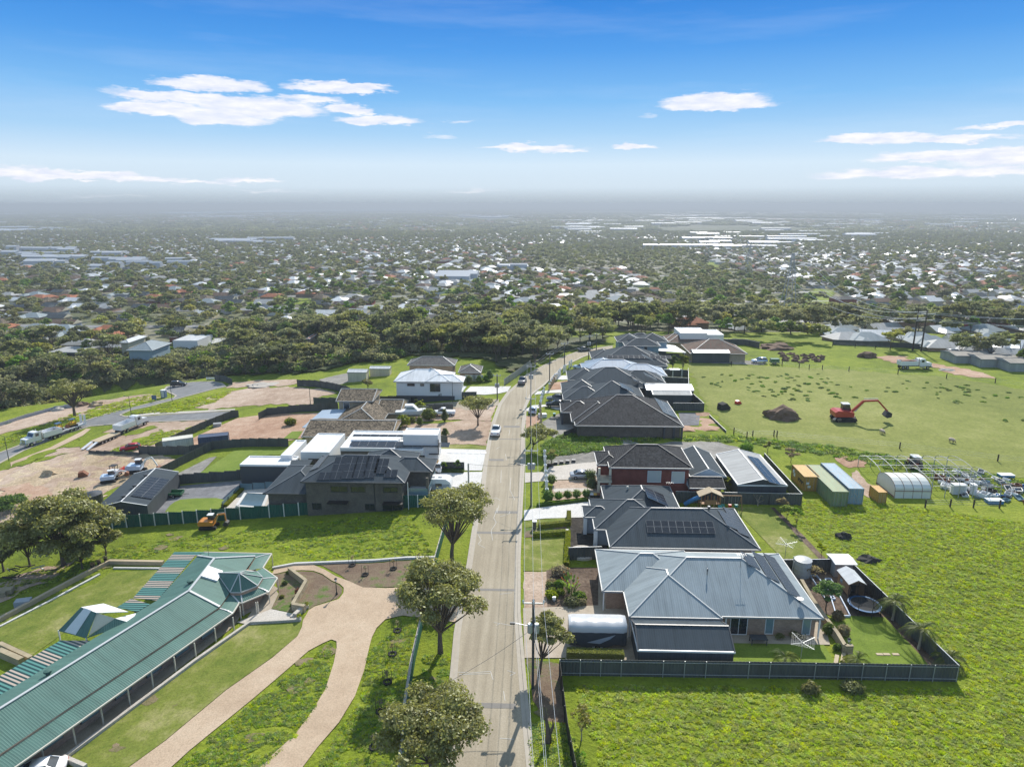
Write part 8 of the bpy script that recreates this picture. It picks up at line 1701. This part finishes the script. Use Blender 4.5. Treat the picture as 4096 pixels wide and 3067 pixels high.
for k in range(7): MB().bb((-1.5+k*.45,-.05,.4),(-1.2+k*.45,.05,1.1)).build('slat','white_trim',t,uv=False,local=True)
MB().bar((-1.6,.06,.75),(1.6,.06,.75),.08).build('rail','charcoal_trim',t,uv=False,local=True)
for k,(x,y,l,m_) in enumerate([(25,2375,'pale block pallet at the far left, right one','limestone'),(0,2385,'pale block pallet cut off by the left edge','limestone'),(95,2420,'grey sheet stack lying beside the retaining wall','grey_render'),(870,1705,'stack of grey sheets on the red dirt yard','galv'),(2170,1668,'white pallet on the red dirt verge','white_trim')]):
    P=at(x,y); t=thing('material_stack',l,'stack',tuple(P),.3)
    for i in range(3): MB().bb((-.9,-.55,i*.28+.01),(.9,.55,i*.28+.26)).build('layer',m_,t,uv=False,local=True)
t=thing('salvage_pile','pile of dark timber and frames under the big left tree','timber pile',tuple(at(100,2300))); g=random.Random(5)
for k in range(14): p=Vector((g.uniform(-2.5,2.5),g.uniform(-1.2,1.2),g.uniform(.05,.9))); MB().bar(p,p+Vector((g.uniform(-2,2),g.uniform(-.8,.8),g.uniform(-.1,.4))),.12).build('board','dark_timber' if k%4 else 'galv',t,uv=False,local=True)
t=thing('rainwater_tank','dark round tank half hidden behind the black shed','water tank',tuple(at(375,2015))); MB().lathe([(1.6,0),(1.6,2.0),(.3,2.4)],18).build('tank','charcoal_trim',t,uv=False,local=True)
P=at(1160,1757); 
o=sheet('turf_piece','mown_lawn',[(1132,1757),(1168,1728),(1212,1726),(1190,1757)],.16,1.,kind='structure')
m_plain('shade_green',(.25,.42,.12),.9)
# small patio furniture under the nearest house
t=thing('outdoor_table','dark outdoor table with chairs on the nearest house patio','table',(25.,66.6,.09)); MB().bb((-.9,-.5,.7),(.9,.5,.75)).build('tabletop','charcoal_trim',t,uv=False,local=True)
for x in(-.8,.8):
    for y in(-.4,.4): MB().bb((x-.04,y-.04,0),(x+.04,y+.04,.7)).build('leg','charcoal_trim',t,uv=False,local=True)
for k,(x,z) in enumerate(((27.6,.6),(29.2,.9),(30.0,.5))): t=thing('potted_shrub','dark shrub against the tan brick wall, %s'%('left','middle','right')[k],'shrub',(x,67.4,.08),group='dark shrubs at the brick wall'); leaves([(0,0,z*.6,.5,.35,z*.6)],260,.14,k+3,'olive_leaf',parent=t,core=.7)
for k,(x,y) in enumerate(((1015,1905),(1045,1904),(1093,1902),(1140,1900))): near_tree('small bare ornamental tree in a row along the dark fence, %s'%('leftmost','second','third','rightmost')[k],(x,y),y-46,22,120+k,160,.25,.4,5,leaf='dry_leaf',name='small_tree',r0=.05,core=.01)
for k,(x,y) in enumerate(((1726,1880),(1780,1884),(1830,1884),(1674,1858))): near_tree('slender conifer beside the dark driveway fence, %s'%('left','middle','right','at the white house wall')[k],(x,y),y-48,24,130+k,500,.2,.1,6,leaf='green_leaf',name='slender_conifer',r0=.05)
# houses seen across the gully on the left
def gully_house(label,fl,br,z,roof,wall,kind='flat',two=False,Yd=None):
    h=6. if two else 3.2; g_=at(fl[0],fl[1],h); base=g_.z-h
    if Yd: rr_=ray(*fl); t_=Yd/rr_[1]; X_=rr_[0]*t_; Zf=CAMH+rr_[2]*t_; base=Zf-h
    r=rp(base+h,fl,br); r=(r[0],r[1],r[2],min(r[3],r[1]+14))
    if kind=='flat': return flat_house('far_flat_house',label,base,[(h,r)],roof,wall,roof,down=4.)[0]
    return house('far_house',label,'house',base,[(h,r,'hip')],roof,wall,down=2.,gutm='white_trim',cap='pale_cap')[0]
hl=gully_house('two-storey blue-grey house across the gully on the left',(505,1400),(700,1366),0,'blue_grey_roof','blue_render','hip',True)
r_=hl; 
gully_house('white modern house with flat roof beyond the gully on the left',(690,1362),(850,1338),0,'pale_roof','white_render','flat',True); gully_house('long low dark shed roof at far left across the gully',(190,1408),(400,1385),0,'old_roof','dark_render'); gully_house('small grey-roofed house beside the pale street across the gully',(930,1408-0),(1120,1395),0,'blue_grey_roof','cream_brick','hip') if False else gully_house('small blue-roofed house beside the pale street across the gully',(525,1420),(600,1398),0,'blue_grey_roof','cream_brick','hip')
gully_house('cream two-storey house behind the gully street',(1050/2.212,1370),(1300/2.212,1345),0,'pale_roof','cream_render','hip',True); gully_house('low black house with white roof across the gully',(785,1372),(910,1352),0,'pale_roof','dark_render'); gully_house('white gabled house among trees left of the road centre',(1500,1372),(1580,1350),0,'white_roof','grey_render','hip',True,300); gully_house('brick house with terracotta roof above the green slope',(1222,1355),(1265,1338),0,'terracotta_tile','tan_brick','hip',True)
gully_house('long low pale roof among the trees behind the cream sheds',(1500,1422),(1600,1412),0,'white_roof','blue_render',Yd=292); gully_house('white pitched roof among trees left of the road bend',(2045,1382),(2125,1366),0,'pale_roof','white_render','hip',Yd=265)
sheet('gully_street','side_conc',[(395,1440),(430,1425),(500,1400),(560,1390),(600,1392),(520,1410),(450,1440),(400,1450)],.3,3.) if 'side_conc' in MATS else sheet('gully_street','pale_concrete',[(395,1440),(430,1425),(500,1400),(560,1390),(600,1392),(520,1410),(450,1440),(400,1450)],.3,3.)
sheet('cleared_slope','soil_brown',[(360,1480),(420,1440),(480,1425),(600,1430),(700,1450),(640,1470),(480,1490)],.25,3.,1.)
m_metal('weathered_roof',(.30,.27,.23),per=.5,rough=.6,spec=.15)
for l_,f_,b2,hh in (('open-fronted farm shed at the right end of the old row',(4040,1452),(4200,1436),2.6),('long old farm shed in the middle of the right-hand row',(3925,1437),(4050,1424),2.5),('old lean-to farm shed nearest the white van',(3822,1423),(3925,1408),2.4)):
    P_=at(f_[0],f_[1],hh); bz=P_.z-hh; r_=rp(P_.z,f_,b2); house('farm_shed',l_,'shed',bz,[(hh,(r_[0],r_[1],r_[2],r_[1]+8),'gable','X',9)],'weathered_roof','old_roof',cap='ridge_cap',gutm='ridge_cap',ov=.1,gable='old_roof')
# ---------------------------------------------------------------- air
hm=bpy.data.materials.new('haze'); hm.use_nodes=True; t=NT(hm.node_tree)
v=t.n('ShaderNodeVolumePrincipled',{'Color':(.565,.61,.655,1),'Density':.00024,'Anisotropy':.12})
t.nt.links.new(v.outputs[0],t.n('ShaderNodeOutputMaterial').inputs['Volume'])
hb=MB().bb((-70000,-400,-90),(70000,70000,52)).build('haze',hm,uv=False); hb['kind']='stuff'

# labels: alike neighbours are told apart by their place from left to right
ORD=['first','second','third','fourth','fifth','sixth','seventh','eighth','ninth','tenth']; by={}
for o in SC.objects:
    if o.get('category') and o.get('label') and o.parent is None: by.setdefault(o['label'],[]).append(o)
for l,os_ in by.items():
    if 1<len(os_)<=10 and len(l.split())<=12:
        os_.sort(key=lambda o:o.location.x/max(1,o.location.y))
        for i,o in enumerate(os_): o['label']=l+(', left one' if i==0 else ', right one') if len(os_)==2 else l+', %s from left'%ORD[i]
